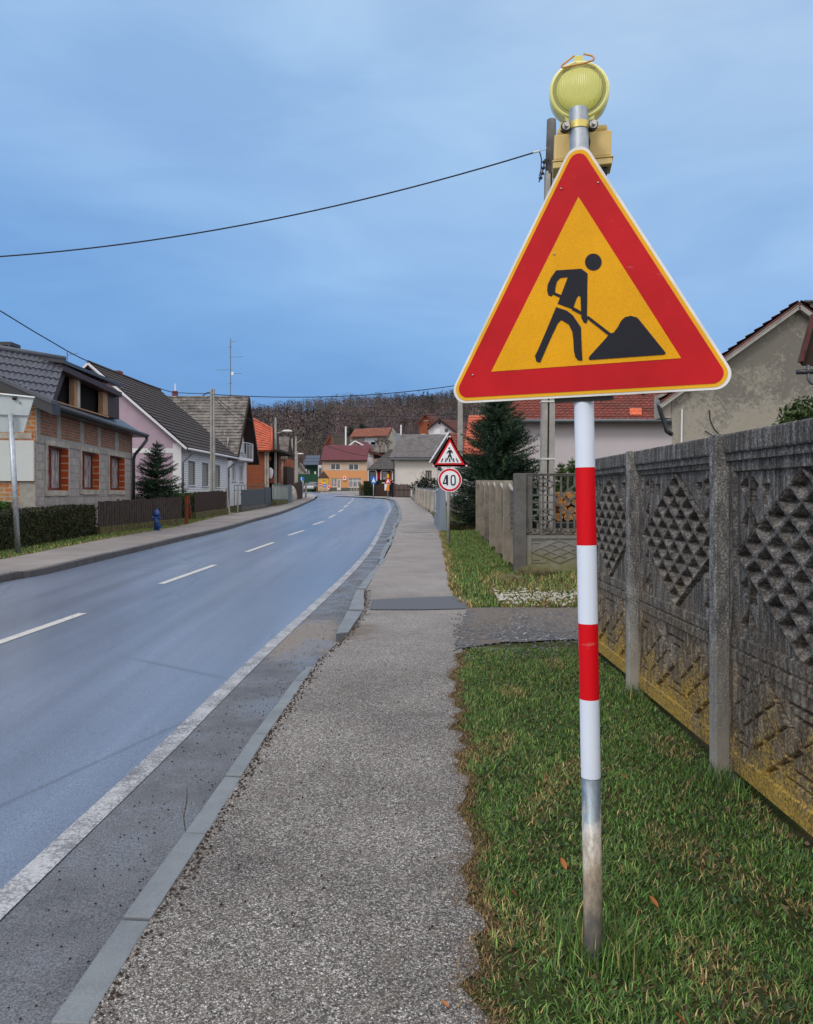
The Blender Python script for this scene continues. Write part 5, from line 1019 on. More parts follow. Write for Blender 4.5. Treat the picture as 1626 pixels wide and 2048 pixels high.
# ------------------------------------------------------------------ houses on the right
def houses_right():
    # H: long pinkish house with old red tiles
    Y = 31; fr = Fr((0, Y, 0), (1, 0)); X = lambda x, y=Y: (x-CX)/F*y; Z = lambda v, y=Y: CZ+(HY-v)/F*y
    root = thing('pink_house', (X(1200), Y, gz(Y, .1)), 'long pinkish white house with old red tiled roof behind the right spruce', 'house')
    MB().box(X(1022), X(1400), Y, Y+9, gz(Y)-.3, Z(846)).build('wall', M['pinkR'], root)
    e, r_ = Z(843), 1.75+219/F*(Y+4); m = MB(); roof_tiles(m, (X(1018), Y-.45, e), (X(1400), Y-.45, e), (X(1400), Y+4.2, r_), (X(1018), Y+4.2, r_), 14, 34, .035, .022); m.build('roof', M['t_redold'], root)
    m = MB(); m.quad((X(1018), Y+4.2, r_), (X(1400), Y+4.2, r_), (X(1400), Y+9.4, e), (X(1018), Y+9.4, e)); m.build('rear_roof', M['t_redold'], root)
    MB().tube([(X(1018), Y-.5, e-.02), (X(1380), Y-.5, e-.02)], .07, 8).build('gutter', M['gutter'], root, smooth=True)
    sl = (r_-e)/4.65
    def onroof(x0, x1, y0, y1, nm, mt, lift=.09):
        # pixel rect on the roof plane
        def hit(px, py):
            k = (HY-py)/F; t = (e-sl*(Y-.45)-CZ)/(k-sl); return V(((px-CX)/F*t, t, CZ+k*t))
        nn = V((0, -sl, 1)).normalized(); m = MB(); roof_tiles(m, hit(x0, y1)+nn*lift, hit(x1, y1)+nn*lift, hit(x1, y0)+nn*lift, hit(x0, y0)+nn*lift, 2 if mt != 'glass' else 1, 4, .02, .015 if mt != 'glass' else 0, .02); m.build(nm, M[mt], root)
    onroof(1259, 1283, 819, 833, 'new_tile_patch', 't_newpatch', .05); onroof(1276, 1291, 787, 792, 'skylight', 'glass', .09)
    # I: stained plaster gable
    Y = 20; X = lambda x, y=Y: (x-CX)/F*y; Z = lambda v, y=Y: CZ+(HY-v)/F*y
    root = thing('stained_gable_house', (X(1580), Y, gz(Y, .1)), 'stained grey beige plaster gable with dark red roof edge above the concrete fence', 'house')
    xa, xl, xr = X(1592), X(1344), X(1840); za = Z(611); m = MB()
    ze = Z(806); xs = X(1316); k = (za-ze)/(xa-xs)
    zl = za-k*(xa-xl)
    m.poly([(xl, Y, gz(Y)-.3), (xr, Y, gz(Y)-.3), (xr, Y, zl), (xa, Y, za), (xl, Y, zl)]); m.build('gable_wall', M['plaster'], root)
    dv = V((.46, 1, 0)).normalized()*6; m = MB(); m.hexa([(xl, Y+.01, gz(Y)-.3), (xr, Y+.01, gz(Y)-.3), (xr+dv.x, Y+dv.y, gz(Y)-.3), (xl+dv.x, Y+dv.y, gz(Y)-.3), (xl, Y+.01, zl-.02), (xr, Y+.01, zl-.02), (xr+dv.x, Y+dv.y, zl-.02), (xl+dv.x, Y+dv.y, zl-.02)]); m.build('side_walls', M['plaster'], root)
    for sg, x1 in ((0, xs), (1, 2*xa-xs)):
        a, b = V((x1, Y-.18, ze+.02)), V((xa, Y-.18, za+.06)); m = MB()
        e0, e1, r1, r0 = a, a+dv, b+dv, b
        roof_tiles(m, e0, e1, r1, r0, 16, 12, .05, .02, .09); m.build('roof', M['t_darkred'], root)
        m = MB(); m.bar(a+V((0, .05, -.13)), b+V((0, .05, -.13)), .10, .14, (0, 1, 0)); m.build('verge_board', M['pole_conc'], root)
    MB().box(xs+.06, xl, Y+.02, Y+.5, zl-.62, zl-.02).build('eave_box', M['conc_light'], root)
    MB().tube([(xs-.02, Y-.15, ze-.05), (xs-.02+dv.x, Y+dv.y, ze-.05)], .07, 8).build('gutter', M['gutter'], root, smooth=True)
    MB().tube([(xs, Y-.05, ze-.06), W(1322, 826, Y), W(1331, 852, Y), W(1333, 862, Y), W(1344, 869, Y)], .055, 8).build('downpipe', M['gutter_dark'], root, smooth=True)
    MB().tube([W(1364, 818, Y-.05), W(1363, 888, Y-.05)], .022, 6).build('conduit', M['whitepaint'], root)
    MB().tube([W(1419, 820, Y-.04), W(1420, 840, Y-.06), W(1428, 858, Y-.05), W(1442, 872, Y-.05), W(1455, 880, Y-.04)], .014, 6).build('loose_cable', M['wire'], root)
    MB().tube([W(1410, 862, Y-.04), W(1424, 870, Y-.05), W(1440, 876, Y-.05)], .012, 6).build('loose_cable', M['wire'], root)
    MB().box(X(1612, 22), X(1680, 22), 22, 22.8, Z(640, 22), Z(606, 22)).build('chimney', M['plaster'], root); MB().box(X(1606, 22), X(1690, 22), 21.9, 22.9, Z(606, 22)+.002, Z(602, 22)).build('chimney_cap', M['conc_dark'], root)
    # J: dark eave entering at the right edge
    Y = 8.6; X = lambda x, y=Y: (x-CX)/F*y; Z = lambda v, y=Y: CZ+(HY-v)/F*y
    root = thing('dark_eave_house', (6.2, 6.5, gz(6.5, .1)), 'nearby house corner with dark timber eave and grey gutter at the right edge', 'house')
    MB().box(5.1, 11, 1.0, Y-.6, gz(5)-.3, 3.4).build('wall', M['plaster'], root)
    m = MB(); p = [W(1603, 722, Y), W(1628, 631, Y), W(1760, 560, Y), W(1760, 735, Y), W(1608, 730, Y)]; m.plate(p[::-1], (0, -1, 0), .05); m.build('timber_eave', M['wood_dark'], root)
    m = MB(); q0, q1, q2 = W(1601, 724, Y-.02), W(1627, 629, Y-.02), W(1760, 556, Y-.02); 
    m.bar(q0, q1, .02, .1, (0, 1, 0)); m.bar(q1, q2, .02, .1, (0, 1, 0)); m.build('roof_edge', M['t_darkred'], root)
    MB().tube([W(1594, 744, Y), W(1650, 743, Y)], .028, 10).build('gutter', M['gutter_dark'], root, smooth=True)
    MB().tube([W(1616, 730, Y), W(1617, 758, Y), W(1622, 766, Y), W(1640, 770, Y)], .02, 8).build('downpipe', M['gutter'], root, smooth=True)
    # F: bright orange roof house behind the spruce
    Y = 45; X = lambda x, y=Y: (x-CX)/F*y; Z = lambda v, y=Y: CZ+(HY-v)/F*y
    root = thing('orange_roof_house', (X(970), Y, gz(Y, .1)), 'house with orange red tiled roof partly hidden behind the right hand spruce', 'house')
    MB().box(X(927), X(1100), Y, Y+7, gz(Y)-.3, Z(911)).build('wall', M['pinkR'], root)
    m = MB(); Yr = 49; roof_tiles(m, (X(925), Y-.6, Z(911)), (X(1100), Y-.6, Z(911)), (X(1100, Yr), Yr, Z(831, Yr)), (X(938, Yr), Yr, Z(831, Yr)), 14, 26, .045, .02); m.build('roof', M['t_orange'], root)
    MB().box(X(925), X(1100), Y-.6, Y, Z(918), Z(913.5)).build('soffit', M['wood_dark'], root)
    # G: rotated house with white verge
    ap = W(899, 866, 66); le = W(861.5, 925, 66.4); re = W(926, 931, 60.5); dd = (re-le); ridge = V((-dd.y, dd.x, 0)).normalized()*9
    root = thing('white_verge_house', (re.x, re.y, gz(62, .1)), 'house turned at an angle with white edged dark roof behind the 40 speed limit sign', 'house')
    m = MB(); zg = gz(62)-.4; m.poly([(le.x+.5, le.y, zg), (re.x-.1, re.y+.2, zg), (re.x-.1, re.y+.2, re.z), tuple(ap-V((0, 0, .15))), (le.x+.5, le.y, le.z+.3)]); m.build('gable_wall', M['whiteC'], root)
    m = MB(); m.quad((re.x-.1, re.y+.2, zg), tuple(V((re.x-.1, re.y+.2, zg))+ridge), tuple(re+ridge), (re.x-.1, re.y+.2, re.z)); m.build('side_wall', M['whiteC'], root)
    m = MB(); roof_tiles(m, re, re+ridge, ap+ridge, ap, 12, 14, .05, .02); m.build('roof', M['t_redold'], root); m = MB(); roof_tiles(m, le+ridge, le, ap, ap+ridge, 12, 14, .05, .02); m.build('roof', M['t_charcoal'], root)
    n = dd.cross(V((0, 0, 1))).normalized(); n = -n if n.y > 0 else n
    m = MB(); m.bar(le+n*.1, ap+n*.1, .14, .08, n); m.build('verge_board', M['whitepaint'], root); m = MB(); m.bar(le+V((.35, 0, -.35)), ap+V((0, 0, -.5)), .5, .1, n); m.build('verge_under_board', M['wood_dark'], root)  # white verge, dark timber soffit board below it
    a, b = W(875.5, 941, 64.8), W(882, 934, 64.8); MB().box(a.x, b.x, 64.5, 65.2, a.z, b.z).build('vent_box', M['black'], root)
    # white house with grey roof
    Y = 88; fr = Fr((0, Y, 0), (1, 0)); X = lambda x, y=Y: (x-CX)/F*y; Z = lambda v, y=Y: CZ+(HY-v)/F*y
    root = thing('white_house', (X(840), Y, gz(Y, .1)), 'cream white house with wide grey tiled roof at the end of the pavement', 'house')
    h = (X(851), X(863), Z(961), Z(941)); m = MB(); wall_holes(m, fr, X(788.5), X(905), gz(Y)-.3, Z(915), [h], .15); m.build('wall', M['whiteC'], root); window(fr, h, root, .12, 'wood_dark', 'shutter', 1, .08)
    m = MB(); m.quad((X(788.5), Y, gz(Y)-.3), (X(788.5), Y+9, gz(Y)-.3), (X(788.5), Y+9, Z(915)), (X(788.5), Y, Z(915))); m.build('side_wall', M['whiteC'], root)
    Yr = 93; m = MB(); ev = [V((X(779), Y-.8, Z(915))), V((X(905), Y-.8, Z(915))), V((X(895, Yr), Yr, Z(869, Yr))), V((X(802, Yr), Yr, Z(869, Yr)))]; roof_tiles(m, *ev, 22, 50, .03, .01); m.build('roof', M['t_greyhouse'], root)
    m = MB(); m.quad(ev[3], ev[2], (X(905), Y+10, Z(915)), (X(779), Y+10, Z(915))); m.poly([ev[0], ev[3], (X(779), Y+10, Z(915))]); m.build('rear_roof', M['t_greyhouse'], root)
    MB().box(X(781), X(905), Y-.85, Y-.72, Z(920), Z(916.5)).build('gutter', M['gutter'], root)
    a, b = W(842, 875, 93), W(851, 868, 93); MB().box(a.x, b.x, 93, 93.6, a.z-1, b.z).build('chimney', M['whitepaint'], root)
    MB().tube([(X(782), Y-.8, Z(918)), (X(788), Y-.1, Z(926)), (X(788), Y-.1, gz(Y))], .06, 8).build('downpipe', M['gutter'], root, smooth=True)
    # shop with charcoal hip roof and arched front
    Y = 100; fr = Fr((0, Y, 0), (1, 0)); X = lambda x, y=Y: (x-CX)/F*y; Z = lambda v, y=Y: CZ+(HY-v)/F*y
    root = thing('arched_shop', (X(762), Y, gz(Y, .1)), 'low shop with charcoal hipped roof and white outlined arches beside the orange building', 'shop')
    MB().box(X(737), X(790), Y+.6, Y+8, gz(Y)-.3, Z(940)).build('wall', M['brownfence'], root)
    co = [V((X(735), Y-.5, Z(938.5))), V((X(792), Y-.5, Z(938.5))), V((X(792), Y+9, Z(938.5))), V((X(735), Y+9, Z(938.5)))]; ap = W(789, 899, Y+4.5)
    m = MB(); roof_tiles(m, co[0], co[1], ap, ap-V((.6, 0, 0)), 12, 26, .04, .01); m.build('roof', M['t_charcoal'], root)
    m = MB(); m.poly([co[0], ap-V((.6, 0, 0)), co[3]]); m.poly([co[1], co[2], ap]); m.poly([co[2], co[3], ap]); m.poly(co[::-1]); m.build('rear_roof', M['t_charcoal'], root)
    def arch(x0, x1, yt, yb, nm):
        pts = [W(x0, yb, Y), W(x0, yt+5, Y), W(x0+1.2, yt+1.5, Y), W(x0+4, yt, Y), W(x1-4, yt, Y), W(x1-1.2, yt+1.5, Y), W(x1, yt+5, Y), W(x1, yb, Y)]
        MB().tube(pts, .07, 6).build(nm, M['whitepaint'], root)
    arch(736.5, 753.5, 940.5, 968, 'arch_frame'); arch(762, 785, 940.5, 960, 'arch_frame')
    MB().tube([W(753.5, 960, Y), W(754, 964.5, Y), W(757, 966, Y), W(782, 966, Y), W(787, 964, Y)], .07, 6).build('lower_rail', M['whitepaint'], root)
    for (x0, x1, y0, y1, mt, nm) in [(755.5, 761.5, 943, 958, 'far_red', 'shop_banner'), (739, 752, 944, 966, 'glass', 'opening'), (765, 776, 943.5, 959, 'curtain', 'shop_window'), (777, 786, 944, 962, 'brickD', 'brick_pier')]:
        a, b = W(x0, y1, Y+.4), W(x1, y0, Y+.4); MB().box(a.x, b.x, Y+.35, Y+.59, a.z, b.z).build(nm, M[mt], root)
    # white gabled piece behind
    Y = 150; a, b = W(735, 985, Y), W(748, 902, Y)
    root = thing('white_annex', (a.x, Y, gz(Y)), 'white side wall with low dark roof just right of the orange building', 'building')
    m = MB(); m.plate([W(735, 985, Y), W(747, 985, Y), W(747, 907, Y), W(735, 903, Y)][::-1] if False else [W(735, 985, Y), W(747, 985, Y), W(747, 907, Y), W(735, 903, Y)], (0, -1, 0), 4); m.build('wall', M['whiteR'], root)
    m = MB(); m.plate([W(735, 898, Y-1), W(775, 912, Y-1), W(775, 916, Y-1), W(735, 904, Y-1)][::-1], (0, -1, 0), 6); m.build('roof', M['t_darkred'], root)
    MB().box(W(748, 0, Y).x, W(772, 0, Y).x, Y, Y+4, gz(Y), W(0, 917, Y).z).build('rear_wall', M['beigeF'], root)
    # navy roofed house left of the orange building, green wall
    Y = 150; root = thing('navy_roof_house', (W(625, 0, Y).x, Y, gz(Y)), 'dark house with navy roof beyond the green fence at the junction', 'house')
    a, b = W(611, 990, Y), W(636, 929, Y); MB().box(a.x, b.x, Y, Y+8, a.z, b.z).build('wall', M['greenwall'], root)
    m = MB(); roof_tiles(m, W(606, 930, Y-1), W(637, 930, Y-1), W(641, 911, Y+5), W(613, 911, Y+5), 3, 12, .05, .02); m.build('roof', M['t_navy'], root)
    for x0, x1, y0, y1, mt in [(611.5, 614, 938, 950, 'whitepaint'), (616, 620, 940, 949, 'curtain'), (628.5, 632, 943, 949, 'whitepaint')]:
        a, b = W(x0, y1, Y-.1), W(x1, y0, Y-.1); MB().box(a.x, b.x, Y-.1, Y-.001, a.z, b.z).build('window', M[mt], root)
    a, b = W(636, 985, 144), W(644, 930, 144); t = thing('white_kiosk', (a.x, 144, gz(144)), 'narrow white porch wall with small window left of the orange building', 'porch'); MB().box(a.x, b.x, 144, 148, a.z, b.z).build('wall', M['whiteR'], t); a, b = W(638, 955, 143.9), W(642.5, 936, 143.9); MB().box(a.x, b.x, 143.9, 143.99, a.z, b.z).build('window', M['glass'], t)
    a, b = W(590, 990, 130), W(634, 948, 130); tag(MB().box(a.x-3, b.x, 130, 130.2, a.z, b.z).build('green_fence', M['greenwall']), 'solid dark green fence behind the parked cars at the junction', 'fence')
    a, b = W(588, 985, 140), W(609, 925, 140); t = thing('grey_barn', (a.x, 140, gz(140)), 'small grey gabled barn behind the far utility poles', 'barn'); m = MB(); m.plate([W(586, 985, 140), W(609, 985, 140), W(609, 946, 140), W(596, 925, 140), W(586, 940, 140)], (0, -1, 0), 5); m.build('wall', M['t_corr'], t); m = MB(); m.bar(W(584, 940, 139.8), W(596, 923.5, 139.8), .3, .3, (0, -1, 0)); m.bar(W(596, 923.5, 139.8), W(611, 946, 139.8), .3, .3, (0, -1, 0)); m.build('roof_edge', M['t_charcoal'], t)
houses_right()

# ------------------------------------------------------------------ houses on the hillside
def hill_houses():
    def hs(nm, lab, Y, gable, roofq, wallm, roofm, wins=(), wallbase=905, extra=None):
        r = thing(nm, (W(gable[0][0], 0, Y).x, Y, W(0, wallbase, Y).z), lab, 'house')
        m = MB(); m.plate([W(x, y, Y) for x, y in gable], (0, -1, 0), 8); m.build('wall', M[wallm], r)
        for q, mt in roofq:
            m = MB(); roof_tiles(m, *[W(x, y, Y+d) for x, y, d in q], 12, 24, .06, .02, .15); m.build('roof', M[mt], r)
        for x0, x1, y0, y1, mt in wins:
            a, b = W(x0, y1, Y-.1), W(x1, y0, Y-.1); MB().box(a.x, b.x, Y-.12, Y-.001, a.z, b.z).build('window', M[mt], r)
        return r
    r = hs('white_hill_house', 'white gabled house with garage sized window high on the slope behind the grey roof', 215, [(859, 905), (914, 905), (914, 869), (878.5, 841), (859, 857)], [], 'whiteR', 't_darkred', [(867, 880, 857, 868, 'whitepaint'), (889.5, 896, 857, 864, 'glass')])
    for a, b in [((855, 858.5), (878.5, 838.8)), ((878.5, 838.8), (917, 869))]: MB().bar(W(*a, 214.5), W(*b, 214.5), .45, 1.2, (0, -1, 0)).build('verge', M['wood_dark'], r)
    m = MB(); roof_tiles(m, W(917, 869, 214.8), W(960, 871, 222), W(925, 842, 226), W(878.5, 838.8, 214.8), 12, 20, .06, .02, .15); m.build('roof', M['t_darkred'], r)
    a, b = W(894, 848, 220), W(899, 838, 220); MB().box(a.x, b.x, 220, 221, a.z-2, b.z).build('chimney', M['t_redold'], r)
    MB().tube([V(W(879, 846, 214.9)), V(W(879, 846, 214.8))], .3, 12).build('round_vent', M['wood_dark'], r)
    r = hs('brick_hill_house', 'unplastered orange brick gable house behind the white hill house', 245, [(839, 880), (863, 880), (863, 851), (850.5, 830), (838, 846)], [], 'brickD', 't_redold', [(855, 858, 848, 852, 'inside'), (846, 860, 840.5, 842.5, 'conc_light')])
    for a, b in [((833, 850), (850.5, 827)), ((850.5, 827), (866, 850))]: MB().bar(W(*a, 244.5), W(*b, 244.5), .4, 1.0, (0, -1, 0)).build('verge', M['t_redold'], r)
    m = MB(); roof_tiles(m, W(866, 850, 244.8), W(892, 850, 250), W(868, 829, 252), W(850.5, 827, 244.8), 8, 12, .06, .02, .15); m.build('roof', M['t_darkred'], r)
    r = hs('hillside_barn', 'long old barn with faded orange tile roof and grey boarded walls on the slope', 190, [(700, 905), (771, 905), (771, 873), (700, 873)], [([(699, 874, -1), (776, 871, -1), (783.5, 855, 4), (710, 858, 4)], 't_barn')], 't_corr', 't_barn', [(729, 754, 875, 889, 's_back'), (742, 751, 884, 892, 'cabinet')])
    m = MB(); m.plate([W(771, 905, 189.5), W(790, 905, 189.5), W(791, 868, 189.5), W(785, 858, 189.5), W(771, 888, 189.5)], (0, -1, 0), 6); m.build('gable_wall', M['pole_conc'], r); MB().bar(W(785, 856.5, 189), W(792, 868, 189), .3, .6, (0, -1, 0)).build('verge', M['pole_conc'], r)
    r = hs('small_gable_house', 'small beige gable just above the ridge of the maroon roof', 165, [(698, 900), (722, 900), (710, 884)], [], 'beigeF', 't_darkred')
    for a, b in [((694, 894.5), (710, 882)), ((710, 882), (729, 892))]: MB().bar(W(*a, 164.5), W(*b, 164.5), .25, .8, (0, -1, 0)).build('verge', M['whitepaint'], r)
    m = MB(); roof_tiles(m, W(724, 896, 165), W(748, 899, 168), W(735, 884, 172), W(710, 882, 165), 8, 12, .06, .02, .15); m.build('roof', M['t_maroon'], r)
    r = hs('blue_shed', 'narrow blue grey sheet shed wall between the barn and grey roofed house', 178, [(789, 915), (803, 905), (801, 867), (792, 866)], [], 'slab', 't_navy')
    r = hs('red_gable_shed', 'weathered reddish gable end among bare trees left of the maroon roof', 175, [(650, 900), (662, 900), (662, 872), (652, 885)], [], 't_barn', 't_barn'); MB().bar(W(649, 892, 174.5), W(661, 869, 174.5), .35, 1, (0, -1, 0)).build('verge', M['t_redold'], r)
    for px, y0, y1, Y, lab in [(691.5, 853, 895, 160, 'slim white pole standing behind the maroon roof'), (802, 850, 870, 172, 'slim pale pole standing behind the grey roofed white house')]:
        o = MB().tube([W(px, y1+20, Y), W(px, y0, Y)], .16, 8).build('pole', M['whitepaint']); tag(o, lab, 'pole')
hill_houses()

# ------------------------------------------------------------------ utility poles, lamps, wires
def twin_pole(name, label, px0, px1, yt, Y, off=.1, lean=0, wtop=None, straps=(), slot=True):
    x0, x1 = (px0-CX)/F*Y, (px1-CX)/F*Y; zt = CZ+(HY-yt)/F*Y; zb = gz(Y, off); xc = (x0+x1)/2; w_ = x1-x0; wt = wtop or w_*.75
    root = thing(name, (xc, Y, zb), label, 'utility pole'); g = w_*.13 if slot else 0
    for sg in (-1, 1) if slot else (0,):
        m = MB()
        if slot: q = sorted([sg*g/2, sg*w_/2]); qt = sorted([sg*g/2*wt/w_, sg*wt/2])
        else: q = [-w_/2, w_/2]; qt = [-wt/2, wt/2]
        m.hexa([(xc+q[0], Y-w_*.4, zb-.3), (xc+q[1], Y-w_*.4, zb-.3), (xc+q[1], Y+w_*.4, zb-.3), (xc+q[0], Y+w_*.4, zb-.3), (xc+lean+qt[0], Y-wt*.4, zt), (xc+lean+qt[1], Y-wt*.4, zt), (xc+lean+qt[1], Y+wt*.4, zt), (xc+lean+qt[0], Y+wt*.4, zt)])
        m.build('concrete_leg' if slot else 'shaft', M['pole_conc'], root, bevel=.01)
    if slot:
        m = MB(); m.hexa([(xc-g, Y-w_*.1, zb-.3), (xc+g, Y-w_*.1, zb-.3), (xc+g, Y+w_*.2, zb-.3), (xc-g, Y+w_*.2, zb-.3), (xc+lean-g*.7, Y-wt*.1, zt-.02), (xc+lean+g*.7, Y-wt*.1, zt-.02), (xc+lean+g*.7, Y+wt*.2, zt-.02), (xc+lean-g*.7, Y+wt*.2, zt-.02)]); m.build('core', M['black'], root)
    for py in straps:
        z = CZ+(HY-py)/F*Y; k = (z-zb)/(zt-zb); c = xc+lean*k; ww = w_+(wt-w_)*k+.02; MB().box(c-ww/2, c+ww/2, Y-ww*.42, Y+ww*.42, z-.015, z+.015).build('strap', M['lampw'], root)
    return root, V((xc+lean, Y, zt))
def insul(parent, p, side=-1):
    m = MB(); m.tube([p, p+V((side*.18, 0, -.02))], .02, 6)
    for k in range(3): m.tube([p+V((side*(.2+.06*k), 0, -.05-.04*k)), p+V((side*(.23+.06*k), 0, -.09-.04*k))], .035, 8)
    m.build('insulator', M['black'], parent)
# big pole behind the roadworks sign: rectangular with dark weathered round top section
p1, t1 = twin_pole('tall_concrete_pole', 'tall weathered concrete utility pole rising behind the yellow warning lamp', 1078, 1105.5, 345, 16.5, straps=(804, 918), lean=.10, wtop=.235)
MB().tube([t1-V((0, 0, .05)), W(1103, 240, 16.5)], [.115, .095], 16).build('upper_shaft', M['conc_dark'], p1, smooth=True)
def hang(parent):
    a = W(1078, 303, 16.45)
    MB().tube([a, W(1080, 306, 16.45), W(1083, 318, 16.45), W(1082, 340, 16.45), W(1079, 352, 16.45)], .012, 6).build('drop_cable', M['wire'], parent)
    m = MB()
    for x, y in [(1088, 324), (1087, 336), (1085, 347), (1081, 356)]: m.sphere(W(x, y, 16.4), .045, .03, .035, 8, 6, .2); 
    m.tube([W(1090, 318, 16.4), W(1087, 336, 16.4), W(1080, 358, 16.4), W(1078, 364, 16.4)], .014, 6); m.tube([W(1090, 320, 16.4), W(1097, 319, 16.4), W(1100, 330, 16.4)], .012, 6)
    m.build('connector', M['black'], parent); MB().tube([W(1066, 305, 16.45), W(1078, 302.5, 16.45)], .022, 8).build('clamp', M['lampw'], parent); MB().tube([W(1078, 302.5, 16.45), W(1090, 299, 16.45), W(1094, 296, 16.45)], .008, 5).build('hook', M['bolt'], parent)
hang(p1)
p2, t2 = twin_pole('concrete_pole', 'slender pale concrete pole behind the 40 speed limit sign', 914, 926.5, 772, 40, slot=False, wtop=.22)
p3, t3 = twin_pole('concrete_pole', 'twin leg concrete utility pole in front of the lilac house', 420.3, 430, 778, 36.7, wtop=.19); insul(p3, t3+V((-.1, 0, -.15)))
p4, t4 = twin_pole('lamp_pole', 'concrete pole with street lamp arm in front of the brick house', 548, 554, 835, 62, slot=False, wtop=.14)
def lamp(parent, a, b, hd):
    MB().tube([a, b], .035, 6).build('lamp_arm', M['pole_conc'], parent); c = b; m = MB(); m.sphere(c+V((hd*.28, 0, .03)), .42, .16, .11, 12, 8); m.build('lamp_head', M['lampw'], parent, smooth=True)
lamp(p4, W(552, 866.5, 62), W(567, 863, 62), 1); insul(p4, t4+V((-.05, 0, -.2)), -1)
p5, t5 = twin_pole('concrete_pole', 'left one of the two far poles standing close together by the brown fence', 582.5, 586, 876, 86, slot=False, wtop=.14)
p6, t6 = twin_pole('lamp_pole', 'right one of the two far poles standing close together, carrying a bare arm', 589.3, 594, 873, 84, slot=False, wtop=.17); MB().tube([W(591, 886, 84), W(597, 884, 84), W(603, 879.5, 84)], .04, 6).build('arm', M['pole_conc'], p6)
p7, t7 = twin_pole('lamp_pole', 'most distant street lamp left of the navy roof with a pale head', 593, 596, 903, 105, slot=False, wtop=.12); lamp(p7, W(594, 908.5, 105), W(596.5, 908, 105), 1)
def wire(a, b, sag, label, r=.012, n=24, mat='wire'):
    a, b = V(a), V(b); pts = [a.lerp(b, i/n)-V((0, 0, 4*sag*(i/n)*(1-i/n))) for i in range(n+1)]; o = MB().tube(pts, r, 5).build('overhead_wire', M[mat]); tag(o, label, 'wire')
wire(W(1068, 305, 16.45), W(-700, 497, 19), 1.05, 'highest overhead cable crossing the sky from the tall concrete pole to the left edge', .016, 40)
tag(MB().tube(smooth_line([W(-150, 531, 17.3), W(0, 621.5, 20.07), W(92, 677, 22.2), W(184, 726, 25), W(329, 780, 30.9), W(369, 786, 33.1), W(420, 787, 36.6)], 6), .016, 5).build('overhead_wire', M['wire']), 'cable rising steeply from the lilac house pole to the upper left edge', 'wire')
wire(W(429, 789, 36.7), W(918, 770, 40), .32, 'cable spanning the road between the lilac house pole and the pole behind the speed sign', .02, 40)
wire(W(429, 793, 36.7), W(548.5, 842, 62), .5, 'cable from the lilac house pole to the street lamp pole', .016)
wire(W(429, 797, 36.7), W(503, 848, 60), .25, 'thin service cable dropping from the lilac house pole to the grey roofed house', .014)
wire(W(552, 838, 62), W(592, 876, 84), .5, 'cable between the street lamp pole and the far pair of poles', .02)
wire(W(553, 815, 63), W(918, 828, 42), .35, 'thin distant cable running low across the wooded hill', .016, 40)
wire(W(596, 868, 84), W(760, 915, 110), .5, 'thin cable crossing the front of the maroon roof', .03)
wire(W(1620, 604, 18), W(1760, 560, 17), .05, 'short thin wire above the chimney at the right edge', .008)

